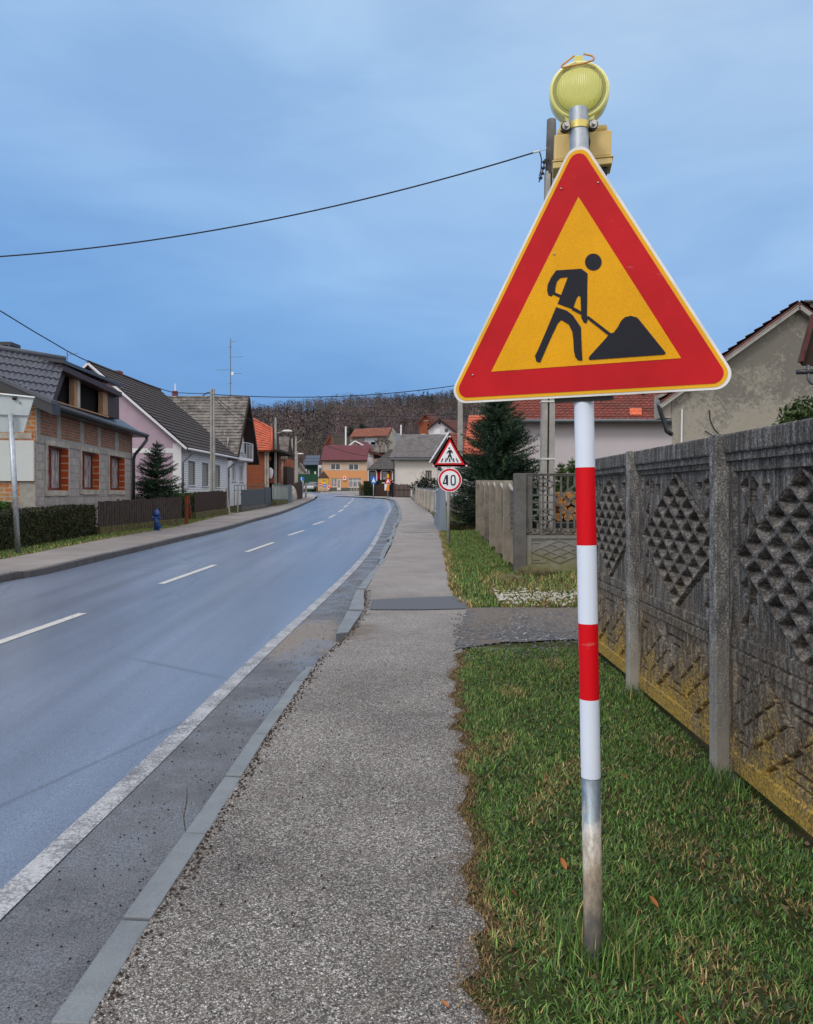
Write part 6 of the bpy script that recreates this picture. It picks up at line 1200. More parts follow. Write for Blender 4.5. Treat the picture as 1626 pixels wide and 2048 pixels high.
# ------------------------------------------------------------------ left side: hedge, fences, hydrant, sign backs
def left_side():
    # clipped hedge
    def hedge(name, label, pts, z0f, z1f, wd, n, cols, hs=.02, seed=1):
        rng = np.random.default_rng(seed); P = []
        L_ = [(V(pts[i+1])-V(pts[i])).length for i in range(len(pts)-1)]; tot = sum(L_)
        m = MB()
        for i in range(len(pts)-1):
            a, b = V(pts[i]), V(pts[i+1]); t = (b-a).normalized(); s_ = V((-t.y, t.x, 0))*(wd-.06)
            m.hexa([(q.x, q.y, gz(q.y, z0f)) for q in (a+s_*.04, b+s_*.04, b+s_, a+s_)]+[(q.x, q.y, gz(q.y, z1f-.05)) for q in (a+s_*.04, b+s_*.04, b+s_, a+s_)])
        o = m.build(name, M['soil']); tag(o, label, 'hedge'); ROOT[o.name] = V((0, 0, 0))
        ts = rng.uniform(0, tot, n); side = rng.random(n); C = np.zeros((n, 3)); k = rng.random(n)
        cum = np.cumsum([0]+L_)
        for i in range(n):
            j = min(len(L_)-1, int(np.searchsorted(cum, ts[i], 'right')-1)); f_ = (ts[i]-cum[j])/L_[j]; p = V(pts[j]).lerp(V(pts[j+1]), f_); t = (V(pts[j+1])-V(pts[j])).normalized(); s_ = V((-t.y, t.x, 0))
            if side[i] < .7: q = p+s_*rng.uniform(-.02, .03); z = gz(p.y, z0f+(z1f-z0f)*k[i])
            else: q = p+s_*(wd*k[i]); z = gz(p.y, z1f+rng.uniform(-.03, .02))
            C[i] = (q.x, q.y, z)
        leaf_cloud(o, C, hs, cols, rng, 'leaves')
        return o
    def board_fence(name, label, pts, h, bw, mat, gap=.02, base=.0, jit=.03, basem=None, posts=None, cap=None):
        root = thing(name, (pts[0][0], pts[0][1], gz(pts[0][1], .1)), label, 'fence'); m = MB(); total = 0
        for i in range(len(pts)-1):
            a, b = V((*pts[i], 0)), V((*pts[i+1], 0)); L_ = (b-a).length; t = (b-a)/L_; s_ = V((-t.y, t.x, 0))*.02; n = int(L_/(bw+gap))
            for k in range(n):
                p = a+t*(k*(bw+gap)); q = p+t*bw; hh = h+random.uniform(-jit, jit)
                m.hexa([(v.x, v.y, gz(v.y, .1+base)) for v in (p, q, q+s_, p+s_)]+[(v.x, v.y, gz(v.y, .1)+hh) for v in (p, q, q+s_, p+s_)])
            r = MB()
            for zz in (.3, .8): r.hexa([(v.x, v.y, gz(v.y, .1)+h*zz-.03) for v in (a+s_*1.2, b+s_*1.2, b+s_*3, a+s_*3)]+[(v.x, v.y, gz(v.y, .1)+h*zz+.03) for v in (a+s_*1.2, b+s_*1.2, b+s_*3, a+s_*3)])
            r.build('rail', M[mat], root)
            if basem and base > .02:
                MB().hexa([(v.x, v.y, gz(v.y, -.1)) for v in (a-s_*3, b-s_*3, b+s_*5, a+s_*5)]+[(v.x, v.y, gz(v.y, .1+base-.01)) for v in (a-s_*3, b-s_*3, b+s_*5, a+s_*5)]).build('plinth', M[basem], root)
        m.build('boards', M[mat], root)
        return root
    hd = [(-9.35, 8, 0), (-9.35, 14, 0), (-9.3, 18.2, 0), (-9.3, 24.0, 0)]
    hedge('hedge', 'long clipped dark green hedge before the unfinished house', hd, .08, 1.0, .8, 16000, [(.018, .028, .012), (.03, .042, .016), (.045, .035, .022), (.012, .018, .010)], .035, 3)
    hedge('hedge', 'bright green hedge behind the leaning brown fence, before the lilac house', [(-9.75, 32.2, 0), (-9.75, 42.5, 0)], .08, 1.12, .7, 6000, [(.02, .055, .012), (.035, .08, .018), (.015, .035, .01)], .045, 4)
    hedge('hedge', 'low dark hedge against the brown fence below the arched shop', [(-4.5, 84, 0), (-2.8, 83.5, 0)], .08, 1.6, .8, 1200, [(.012, .025, .012), (.02, .035, .015)], .09, 5)
    hedge('shrub', 'loose laurel shrub top visible above the clipped hedge', [(-10.6, 18.4, 0), (-10.6, 23.5, 0)], .3, 1.16, .5, 2500, [(.06, .14, .03), (.04, .10, .02)], .05, 6)
    f = board_fence('picket_fence', 'weathered dark picket fence on a low mossy plinth, behind the blue hydrant', [(-9.28, 24.1), (-8.75, 27.6), (-8.35, 29.9)], 1.02, .13, 'picket', .03, .24, .03, 'moss')
    f = board_fence('board_fence', 'leaning dark brown board fence on mossy plinth, right of the path gap', [(-8.9, 33.6), (-8.75, 36.8), (-8.6, 38.4)], 1.14, .12, 'wood_dark', .008, .3, .04, 'moss')
    for i, (x, y, lab, h, le) in enumerate([(-8.25, 30.0, 'rusty red fence post at the end of the picket fence', 1.15, 0), (-8.95, 33.2, 'rusty red leaning post at the start of the brown board fence', 1.15, -.12)]):
        m = MB(); m.hexa([(x-.05, y-.05, gz(y)), (x+.05, y-.05, gz(y)), (x+.05, y+.05, gz(y)), (x-.05, y+.05, gz(y)), (x+le-.05, y-.05, gz(y, h)), (x+le+.05, y-.05, gz(y, h)), (x+le+.05, y+.05, gz(y, h)), (x+le-.05, y+.05, gz(y, h))]); tag(m.build('fence_post', M['rustpost']), lab, 'post')
    for x, y, le, lab in [(-8.75, 39.6, -.15, 'pale leaning post left of the anthracite fence'), (-8.7, 41.2, .02, 'thin grey post just left of the anthracite fence')]:
        tag(MB().tube([(x, y, gz(y)), (x+le, y, gz(y, 1.35))], .045, 8).build('fence_post', M['pole_conc']), lab, 'post')
    f = board_fence('metal_fence', 'smooth anthracite sheet fence with gate before the grey roofed house', [(-8.75, 42.4), (-8.55, 48.4)], 1.12, .30, 'anthr', .006, .22, 0, 'conc_dark')
    MB().box(-8.62, -8.56, 48.5, 50.6, gz(48.5, .12), gz(48.5, 1.32)).build('gate', M['anthr'], f)
    t = thing('lattice_fence', (-8.5, 50.8, gz(50.8, .1)), 'green framed fence with pale vertical bars on a stone plinth', 'fence')
    A, B = V((-8.5, 50.8, 0)), V((-8.35, 56.2, 0)); m = MB(); m.box(-8.62, -8.3, 50.8, 56.2, gz(53, -.2), gz(53, .42)); m.build('plinth', M['moss'], t)
    for k in range(13):
        p = A.lerp(B, k/12); MB().box(p.x-.02, p.x+.02, p.y-.09, p.y+.09, gz(53, .5), gz(53, 1.42)).build('bar', M['barsw'], t)
    for zz in (.47, 1.42): MB().bar((A.x+.02, A.y, gz(53, zz)), (B.x+.02, B.y, gz(53, zz)), .07, .06, (1, 0, 0)).build('rail', M['greenfr'], t)
    t = thing('electric_cabinet', (-8.3, 57.5, gz(57.5, .1)), 'grey electrical cabinet with open side panels at the end of the lattice fence', 'cabinet')
    MB().box(-9.0, -8.25, 57.3, 57.9, gz(57.5, .1), gz(57.5, 1.4)).build('housing', M['cabinet'], t, bevel=.02); MB().box(-8.9, -8.6, 57.27, 57.299, gz(57.5, .6), gz(57.5, 1.3)).build('door', M['barsw'], t); MB().tube([(-9.15, 57.2, gz(57, 0)), (-9.15, 57.2, gz(57, 1.55))], .04, 8).build('corner_tube', M['barsw'], t)
    rock('boulder', (-9.0, 61.5, gz(61.5, .5)), (.5, .6, .75), 5, 'conc_light', 'old rounded stone pier between the cabinet and the dark board fence', 'pier')
    board_fence('board_fence', 'old dark board fence at the road bend near the far poles', [(-9.2, 63), (-9.3, 71.5), (-9.6, 74)], 1.45, .25, 'brownfence', .03, 0, .10)
    tag(MB().box(-9.38, -9.22, 73.8, 74.0, gz(73.8), gz(73.8, 1.5)).build('fence_post', M['conc_light']), 'pale concrete post at the far end of the dark board fence', 'post')
    # railing behind the anthracite fence
    m = MB()
    for zz in (1.45, 1.15): m.tube([(-9.9, 46, gz(46, zz)), (-9.9, 56, gz(56, zz))], .02, 5)
    for k in range(11): m.tube([(-9.9, 46+k, gz(46, .2)), (-9.9, 46+k, gz(46+k, 1.45))], .02, 5)
    tag(m.build('railing', M['greenfr']), 'thin green railing behind the anthracite fence', 'railing')
    # hydrant
    g = G(313, 1061, .1); t = thing('hydrant', g, 'small blue standpipe hydrant in front of the picket fence', 'hydrant')
    MB().tube([g, g+V((0, 0, .03))], .13, 16).build('base_flange', M['hydrant'], t); MB().tube([g+V((0, 0, .03)), g+V((0, 0, .50))], .075, 16).build('barrel', M['hydrant'], t, smooth=True)
    MB().tube([g+V((0, 0, .50)), g+V((0, 0, .53)), g+V((0, 0, .60)), g+V((0, 0, .66)), g+V((0, 0, .69))], [.11, .115, .10, .06, .03], 16).build('bonnet', M['hydrant'], t, smooth=True)
    MB().tube([g+V((0, 0, .69)), g+V((0, 0, .76))], .022, 8).build('spindle', M['hydrant'], t)
    for sg in (-1, 1): MB().tube([g+V((0, -.02*sg, .42)), g+V((sg*.13, -.04, .42))], .045, 12).build('outlet', M['hydrant'], t)
    MB().tube([g+V((.05, -.02, .13)), g+V((.15, -.06, .13))], .06, 12).build('outlet_cap', M['hydrant'], t)
    # back of road sign on galvanised post
    g = G(37, 1107, .1); Y = g.y; t = thing('road_sign_back', g, 'grey back of a large tapered road sign on a galvanised post beside the hedge', 'road sign')
    top = W(21, 826, Y-.06); MB().tube([g-V((0, 0, .2)), top], .058, 16).build('post', M['galv'], t, smooth=True)
    Yp = Y+.08; m = MB(); P4 = [W(x, y, Yp) for x, y in [(-18, 784), (68.5, 793), (47, 864.5), (0, 864)]]; m.plate(P4[::-1], (0, -1, 0), .02); m.build('sign_back', M['s_back'], t)
    m = MB(); m.bar(W(-18, 785.5, Yp-.03), W(69, 794.5, Yp-.03), .03, .05, (0, -1, 0)); m.build('top_rim', M['s_white'], t); m = MB(); m.bar(W(-16, 829, Yp-.03), W(57, 831.5, Yp-.03), .012, .03, (0, -1, 0)); m.build('seam', M['gutter'], t)
    a = W(28.5, 796, Yp-.05); MB().sphere(a, .055, .03, .05, 10, 8).build('reflector', M['black'], t); MB().box(a.x+.10, a.x+.13, Yp-.03, Yp-.021, a.z-.13, a.z-.08).build('sticker', M['gutter'], t)
def leaf_cloud(parent, C, size, cols, rng, name, aspect=.5, up=0.0):
    n = len(C); d = rng.normal(size=(n, 3)); d[:, 2] += up; d /= np.linalg.norm(d, axis=1)[:, None]; e = rng.normal(size=(n, 3)); e -= d*(e*d).sum(1)[:, None]; e /= np.linalg.norm(e, axis=1)[:, None]
    s = (size*rng.uniform(.6, 1.4, n))[:, None]; v = np.stack([C-d*s-e*s*aspect*.2, C+e*s*aspect, C+d*s, C-e*s*aspect], 1).reshape(-1, 3)
    f = np.arange(4*n).reshape(n, 4); ci = np.array(cols)[rng.integers(0, len(cols), n)]*rng.uniform(.7, 1.3, n)[:, None]
    o = npmesh(name, v, f, M['needle'], None, np.repeat(ci, 4, 0)); o.parent = parent; return o
left_side()

# ------------------------------------------------------------------ conifers and shrubs
def conifer(name, label, base, h, r, seed, n_lev=26, low=.12, cols=((.016, .038, .022), (.026, .054, .030), (.040, .072, .036), (.011, .026, .016)), dens=1.0, cat='tree', ns=1.0, skirt=.0):
    rng = np.random.default_rng(seed); root = thing(name, base, label, cat); b = V(base)
    MB().tube([b-V((0, 0, .1)), b+V((0, 0, h*.5)), b+V((0, 0, h*.98))], [h*.028+.02, h*.016, .006], 8).build('trunk', M['bark'], root, smooth=True)
    V_, Fc, Cc = [], [], []
    def tri(p, q, s_, c): # needle quad
        k = len(V_); V_.extend([p-s_, p+s_, q]); Fc.append((k, k+1, k+2)); Cc.extend([c]*3)
    cols = np.array(cols)
    for L_ in range(n_lev):
        t = (L_+rng.uniform(-.3, .3))/n_lev; z = h*(low+(1-low)*max(t, 0)); rad = r*min(1, (1-max(t, 0))/.62)**.85*(1 if t > .12 else .72+skirt+.28*t/.12)+.03
        nb = max(4, int((7+9*(1-t))*dens))
        for k in range(nb):
            a = rng.uniform(0, 2*PI); ln = rad*rng.uniform(.65, 1.04); dr = np.array([math.cos(a), math.sin(a), 0]); m_ = max(3, int(ln/(.055*ns*(h/4.5)**.5)))
            col_ = cols[rng.integers(0, len(cols))]; rise = rng.uniform(-.05, .30) if t > .5 else rng.uniform(-.30, .12)
            for j in range(m_):
                u = (j+1)/m_; p = np.array([b.x, b.y, b.z+z])+dr*ln*u+np.array([0, 0, ln*(rise*u+.22*u*u)])
                sl = (.11+.06*(1-u))*ns*(h/4.5)**.5
                for q in range(5):
                    dd = dr*rng.uniform(.2, 1)+rng.normal(size=3)*.55; dd[2] += .12; dd /= np.linalg.norm(dd); sd_ = np.cross(dd, rng.normal(size=3)); sd_ /= np.linalg.norm(sd_)
                    tri(p, p+dd*sl*rng.uniform(.7, 1.4), sd_*sl*.11, col_*rng.uniform(.65, 1.5))
    for q in range(6):
        p = np.array([b.x, b.y, b.z+h*.96]); dd = np.array([rng.normal()*.25, rng.normal()*.25, 1]); tri(p, p+dd*.07*h, np.array([.006*h, 0, 0]), cols[1])
    npmesh('crown', np.array(V_), np.array(Fc), M['needle'], root, np.array(Cc)); return root
conifer('spruce', 'dark young spruce tree between the unfinished house and the lilac house', V((-10.15, 32.6, gz(32.6, .1))), 3.2, 1.15, 11, 26, .02, dens=1.3, skirt=.2)
conifer('spruce', 'large dense dark green spruce behind the long concrete fence', V((3.17, 27.2, gz(27.2, .1))), 4.85, 1.62, 12, 44, .0, dens=2.2, skirt=.25)
conifer('conifer_shrub', 'small bluish conifer shrub just left of the larger left spruce', V((-9.55, 31.0, gz(31, .1))), 1.15, .35, 17, 12, .02, cols=((.05, .07, .05), (.035, .055, .035)))
for i, (px, pt, Y, r, lab) in enumerate([(1122, 928, 18, .45, 'small yellow green conifer behind the openwork panel'), (1146, 918, 18.4, .5, 'taller green conifer shrub right of the small one behind the openwork panel')]):
    z1_ = CZ+(HY-pt)/F*Y; b = V(((px-CX)/F*Y, Y, gz(Y, .1))); conifer('conifer_shrub', lab, b, z1_-b.z, r, 21+i, 24, .1, cols=((.04, .085, .02), (.07, .12, .03), (.025, .055, .015)), dens=2, ns=.7)
def bush(name, label, c, rx, ry, rz, n, cols, size, seed, cat='shrub'):
    rng = np.random.default_rng(seed); d = rng.normal(size=(n, 3)); d /= np.linalg.norm(d, axis=1)[:, None]; k = rng.uniform(.55, 1.05, n)**.6; C = np.array(c)+d*k[:, None]*np.array([rx, ry, rz])*(1+.15*np.sin(d[:, :1]*7+d[:, 1:2]*5))
    root = thing(name, c, label, cat); m = MB(); m.tube([V(c)-V((0, 0, rz+.1)), V(c)], .04, 6); m.build('stem', M['bark'], root)
    o = leaf_cloud(None, C-np.array(c), size, cols, rng, 'foliage'); o.parent = root
bush('shrub', 'green shrub top rising above the near concrete fence at the right edge', (5.05, 10.2, 2.45), .32, .3, .50, 2600, [(.05, .085, .025), (.07, .11, .03), (.03, .05, .015)], .035, 33)
bush('shrub', 'round dark shrub behind the pale concrete fence posts', (1.95, 62, gz(62, 1.2)), 1.6, 1.0, .65, 1800, [(.012, .02, .014), (.02, .028, .018)], .09, 31)
bush('shrub', 'narrow dark columnar shrub at the end of the pale fence', (1.45, 66, gz(66, 1.1)), .35, .35, 1.0, 700, [(.02, .03, .015), (.03, .03, .02)], .08, 32)

# ------------------------------------------------------------------ bare trees and the wooded hill
def bare_tree(name, label, base, h, seed, spread=.55, depth=5, r0=.12, cat='tree', lean=0, first=.28, nb=3, mat='bark', grow=.72):
    rnd = random.Random(seed); root = thing(name, base, label, cat); tr = MB(); br = MB()
    def rec(p, d, l, r, k, m):
        q = p+d*l; mid = p.lerp(q, .5)+V((rnd.uniform(-1, 1), rnd.uniform(-1, 1), 0))*l*.06; m.tube([p, mid, q], [r, r*.8, r*.62], 5 if r > .03 else 3, cap=False)
        if k == 0: return
        for i in range(nb if k > 1 else nb+1):
            a = rnd.uniform(0, 2*PI); dv = V((math.cos(a), math.sin(a), 0))*spread*rnd.uniform(.6, 1.4); nd = (d+dv+V((0, 0, .18))).normalized(); rec(q if i else q, nd, l*grow*rnd.uniform(.8, 1.15), r*.6, k-1, br)
    rec(V(base), V((lean, 0, 1)).normalized(), h*first, r0, depth, tr); tr.build('trunk', M[mat], root); br.build('crown', M[mat], root)
bt = simple('pale_bark', (.14, .11, .095), .95, .1, var=.3); M['palebark'] = bt
def G2(px, py, Y): return W(px, py, Y)
for i, (px, pb, Y, hpx, lab) in enumerate([(838, 985, 85, 46, 'bare espaliered shrub in front of the white house wall, left one'), (850, 985, 86, 50, 'bare espaliered shrub in front of the white house wall, right one beside its window')]):
    b = W(px, pb, Y); bare_tree('bare_shrub', lab, b, hpx/F*Y*1.2, 40+i, .75, 4, .045, 'shrub', first=.26, nb=2, grow=.78)
for i, (px, pb, Y, hpx, lab) in enumerate([(722, 872, 230, 58, 'big spreading bare tree above the barn roof'), (608, 930, 165, 75, 'bare brownish tree behind the far utility poles'), (632, 915, 170, 62, 'bare brownish tree above the navy roof'), (760, 905, 182, 42, 'small bare tree in front of the hillside barn'), (776, 905, 184, 36, 'small bare tree beside the barn gable'), (806, 872, 240, 50, 'bare tree between the barn and the brick hill house'), (828, 872, 238, 55, 'bare tree just left of the brick hill house'), (862, 845, 260, 42, 'bare tree behind the white hill house'), (590, 915, 180, 66, 'bare tree at the left of the far poles')]):
    bare_tree('bare_tree', lab, W(px, pb, Y), hpx/F*Y, 60+i, .6, 6, .15, nb=3, mat='palebark' if i in (1, 2) else 'bark', grow=.70, first=.24)
conifer('fir', 'dark fir at the foot of the big spreading bare tree', W(723, 876, 225), 4.2, 2.4, 71, 12, .05, cols=((.008, .02, .012), (.012, .028, .016)), ns=1.8)
conifer('fir', 'dark green fir left of the barn roof', W(702, 878, 222), 3.6, 2.2, 72, 12, .05, cols=((.015, .03, .014), (.02, .04, .018)), ns=1.8)
for i, (px, pb, Y, h, lab) in enumerate([(846, 815, 470, 9, 'first dark pine in the upper right of the wooded hill'), (855, 818, 470, 11, 'second dark pine in the upper right of the wooded hill'), (864, 814, 470, 8, 'third dark pine in the upper right of the wooded hill')]):
    conifer('pine', lab, W(px, pb, Y), h, 2.6, 80+i, 10, .1, cols=((.01, .022, .018), (.015, .03, .022)), ns=2.2)
def forest():
    rng = np.random.default_rng(5); n = 8000; xs = rng.uniform(-260, 190, n); ys = 205+(rng.random(n)**.85)*420
    keep = ~((xs > -32) & (xs < 40) & (ys < 262)) & ~((xs > -60) & (xs < -12) & (ys < 225)); xs, ys = xs[keep], ys[keep]; xa = rng.uniform(-120, -21, 900); ya = rng.uniform(180, 245, 900); xs = np.concatenate([xs, xa]); ys = np.concatenate([ys, ya]); n = len(xs)
    zs = np.array([T(x, y) for x, y in zip(xs, ys)]); h = rng.uniform(5.5, 9.0, n); h[ys > 560] *= rng.uniform(.6, 1.15, (ys > 560).sum())
    K = 44; base = np.stack([xs, ys, zs], 1)
    # twig fans
    u = rng.uniform(.22, .95, (n, K)); a = rng.uniform(0, 2*PI, (n, K)); rad = (np.sin(PI*np.clip((u-.12)/.95, 0, 1))**.7)*h[:, None]*.42*rng.uniform(.1, 1, (n, K))
    P = base[:, None, :]+np.stack([np.cos(a)*rad*.8, np.sin(a)*rad*.8, u*h[:, None]*.9], 2); L_ = h[:, None]*rng.uniform(.05, .13, (n, K))
    D = np.stack([np.cos(a)*rng.uniform(.3, 1.4, (n, K)), np.sin(a)*.9, np.ones((n, K))*rng.uniform(.15, .9, (n, K))], 2); D /= np.linalg.norm(D, axis=2)[..., None]
    s_ = np.stack([np.cos(a+1.57), np.sin(a+1.57)*.3, np.zeros((n, K))], 2)*(.17*rng.uniform(.5, 1.6, (n, K)))[..., None]
    v = np.stack([P-s_, P+s_, P+D*L_[..., None]], 2).reshape(-1, 3)
    tr = np.stack([base-[.10, 0, 0], base+[.10, 0, 0], base+np.stack([np.zeros(n), np.zeros(n), h*.95], 1)], 1).reshape(-1, 3)
    pal = np.array([(.085, .060, .066), (.11, .076, .078), (.075, .056, .066), (.105, .085, .072), (.07, .065, .055), (.125, .085, .082)])
    patch = (np.sin(xs*.035+ys*.021)+np.sin(xs*.013-ys*.03+1)+rng.normal(size=n)*.6); ci = np.clip(((patch+2.5)/5*6).astype(int), 0, 5); c = pal[ci]*rng.uniform(.7, 1.3, n)[:, None]*(1+.38*np.sin(xs*.06+1.7*np.sin(ys*.023))*np.sin(ys*.045+1.3*np.sin(xs*.035)))[:, None]; eg = (rng.random(n) < .02) | ((np.sin(xs*.05+4)*np.sin(ys*.03+2) > .86) & (rng.random(n) < .5)); c[eg] = np.array([.022, .04, .026])
    cv = np.concatenate([np.repeat(c, 3*K, 0)*np.repeat(rng.uniform(.85, 1.18, n*K), 3)[:, None], np.repeat(c*1.1, 3, 0)]); vv = np.concatenate([v, tr])
    o = npmesh('forest', vv, np.arange(len(vv)).reshape(-1, 3), M['twig'], None, cv); tag(o, 'dense purplish brown leafless forest covering the whole hill', 'forest', kind='stuff')
forest()
# a few recognisable skyline trees
random.seed(3)
for i, px in enumerate([792, 800, 809, 820, 826, 843, 868, 876, 884, 893]):
    Y = 600; x = (px-CX)/F*Y; b = V((x, Y, T(x, Y)-1)); bare_tree('skyline_tree', ['short', 'forked', 'tall', 'slim', 'crooked'][i % 5]+' leafless tree on the hill crest, number '[:0]+' leafless tree on the hill crest, '+['leftmost of all', 'second from the left', 'third from the left', 'fourth from the left', 'fifth from the left', 'fifth from the right', 'fourth from the right', 'third from the right', 'second from the right', 'nearest the big sign'][i], b, 9+3*((i*7) % 3)/2, 90+i, .5, 4, .2, nb=3, first=.34, grow=.66)

# ------------------------------------------------------------------ fences and gate further along the pavement
def mid_right():
    t = thing('gate_pillar', (1.2, 25.8, gz(25.8, .1)), 'blue grey slab gate pillar leaning beside the pavement, left of the speed sign post', 'gate pillar')
    m = MB(); x0, x1 = (881-CX)/F*25.7, (893-CX)/F*25.7; zt = W(0, 976, 25.7).z
    m.hexa([(x0-.05, 25.7, gz(25.7)), (x1+.02, 25.7, gz(25.7)), (x1+.02, 30.6, gz(30)), (x0-.05, 30.6, gz(30)), (x0+.02, 25.7, zt), (x1-.04, 25.7, zt), (x1-.04, 30.6, zt+.05), (x0+.02, 30.6, zt+.05)]); m.build('slab', M['slab'], t, bevel=.01)
    g = lambda x, y, Y: W(x, y, Y)
    MB().tube([g(869, 1026, 30), g(869.5, 983, 30), g(880, 978, 27.5), g(882, 1031, 27.3), g(877, 1029, 28), g(873, 1023, 29), g(869, 1022, 30)], .028, 8).build('tube_frame', M['tubew'], t, smooth=True)
    MB().tube([g(871.5, 982, 29.6), g(871.5, 1020, 29.6)], .02, 6).build('tube_bar', M['tubew'], t)
    t = thing('baluster_fence', (1.34, 42, gz(42, .1)), 'low pale concrete fence with bulging posts and thin top rail beside the far pavement', 'fence')
    P0, P1 = V((1.38, 40.5, 0)), V((.78, 56, 0))
    for k in range(6):
        p = P0.lerp(P1, k/5); z0 = gz(p.y, .0); zt = W(0, 980, 42).z+.018*(p.y-42)*.8
        MB().tube([(p.x, p.y, z0), (p.x, p.y, z0+.25), (p.x, p.y, z0+.5), (p.x, p.y, zt-.08), (p.x, p.y, zt)], [.17, .20, .15, .15, .18], 10).build('post', M['conc_light'], t, smooth=True)
    a, b = P0, P1; zt0 = W(0, 980, 42).z; 
    m = MB(); m.hexa([(a.x+.02, a.y, gz(a.y, .0)), (a.x+.12, a.y, gz(a.y, .0)), (b.x+.12, b.y, gz(b.y, .0)), (b.x+.02, b.y, gz(b.y, .0)), (a.x+.02, a.y, zt0-.1), (a.x+.12, a.y, zt0-.1), (b.x+.12, b.y, zt0+.10), (b.x+.02, b.y, zt0+.10)]); m.build('panel', M['pole_conc'], t)
    MB().tube([(a.x, a.y, zt0+.02), (b.x, b.y, zt0+.22)], .035, 6).build('top_rail', M['gutter'], t)
    t = thing('pale_picket_fence', (.65, 60, gz(60, .1)), 'pale grey picket fence between the baluster fence and the dark brown boards', 'fence')
    m = MB()
    for k in range(26):
        y = 58+k*.62; x = .75-.018*(y-58)*.9; m.box(x-.02, x+.02, y, y+.4, gz(y, .1), gz(y, 1.35+.02*(k % 3)))
    m.build('pickets', M['pole_conc'], t)
    def boards(x0, y0, x1, y1, h, lab, n, mat='brownfence'):
        t = thing('brown_board_fence', (x0, y0, gz(y0, .1)), lab, 'fence'); m = MB(); a, b = V((x0, y0, 0)), V((x1, y1, 0)); random.seed(n)
        for k in range(n):
            p, q = a.lerp(b, k/n), a.lerp(b, (k+.9)/n); hh = h+random.uniform(-.06, .06); m.hexa([(p.x, p.y, gz(p.y, .1)), (q.x, q.y, gz(q.y, .1)), (q.x, q.y+.04, gz(q.y, .1)), (p.x, p.y+.04, gz(p.y, .1)), (p.x, p.y, gz(p.y, .1)+hh), (q.x, q.y, gz(q.y, .1)+hh), (q.x, q.y+.04, gz(q.y, .1)+hh), (p.x, p.y+.04, gz(p.y, .1)+hh)])
        m.build('boards', M[mat], t)
        MB().bar((x0, y0+.08, gz(y0, .8)), (x1, y1+.08, gz(y1, .8)), .1, .05, (0, 1, 0)).build('rail', M[mat], t)
    boards(-1.35, 78.5, .40, 75.5, 1.25, 'dark brown board fence to the right of the standing person', 14)
    boards(-5.0, 86.5, -1.4, 80.5, 1.15, 'brown board fence behind the blue crossing sign', 24)
    tag(MB().box(-5.1, -4.9, 86, 86.2, gz(86), gz(86, 1.4)).build('fence_post', M['moss']), 'mossy pale post at the left end of the brown board fence', 'post')
    m = MB()
    for k in range(4): m.plate([V((-6.1+k*.33, 88, gz(88, .1))), V((-5.98+k*.33, 88, gz(88, .1))), V((-6.13+k*.33, 88, gz(88, 1.1))), V((-6.2+k*.33, 88, gz(88, 1.1)))][::1], (0, -1, 0), .05)
    tag(m.build('slanted_pickets', M['conc_light']), 'a few slanting pale pickets at the corner of the forecourt', 'fence')
    # chain link with low mossy kerb
    t = thing('chain_link_fence', (1.6, 26.6, gz(26.6, .1)), 'rusty chain link fence on a mossy kerb between the gate pillar and long concrete fence', 'fence'); m = MB(); z0, z1 = gz(27, .22), gz(27, 1.0); x0, x1 = 1.36, 2.32; k = 16; st = (x1-x0)/k
    for i in range(-k, k):
        for sg in (1, -1):
            a = x0+i*st if sg > 0 else x1-i*st; b = a+sg*(z1-z0)
            pa, pb = [a, z0], [b, z1]
            def clip(pt, qt):
                x = min(max(pt[0], x0), x1); 
                return [x, pt[1]+(x-pt[0])/(qt[0]-pt[0])*(qt[1]-pt[1])]
            pa2, pb2 = clip(pa, pb), clip(pb, pa)
            if abs(pa2[0]-pb2[0]) < .02 or not (z0-.01 <= pa2[1] <= z1+.01) or not (z0-.01 <= pb2[1] <= z1+.01): continue
            m.tube([(pa2[0], 26.9, pa2[1]), (pb2[0], 26.9, pb2[1])], .004, 3, cap=False)
    m.build('mesh', M['pole_conc'], t); MB().box(1.36, 2.32, 26.8, 27.0, gz(26.9, 0), gz(26.9, .26)).build('kerb', M['moss'], t); MB().tube([(1.36, 26.9, z1), (2.32, 26.9, z1)], .012, 6).build('top_wire', M['gutter'], t)
    for x in (1.9,): MB().tube([(x, 26.85, gz(27, .1)), (x, 26.85, gz(27, .75))], .02, 6).build('stake', M['conc_light'], t)
    t = thing('garden_wall', (4.2, 44, gz(44, .1)), 'low pale garden wall and railing behind the chain link fence', 'wall'); MB().box(1.9, 9, 44, 44.3, gz(44), gz(44, .55)).build('base', M['pole_conc'], t)
    for k in range(7): MB().box(2.1+k*.35, 2.25+k*.35, 44.05, 44.2, gz(44, .55), gz(44, 1.2)).build('baluster', M['whiteR'], t)
    MB().box(1.9, 4.8, 44.02, 44.25, gz(44, 1.2), gz(44, 1.32)).build('coping', M['pole_conc'], t)
mid_right()

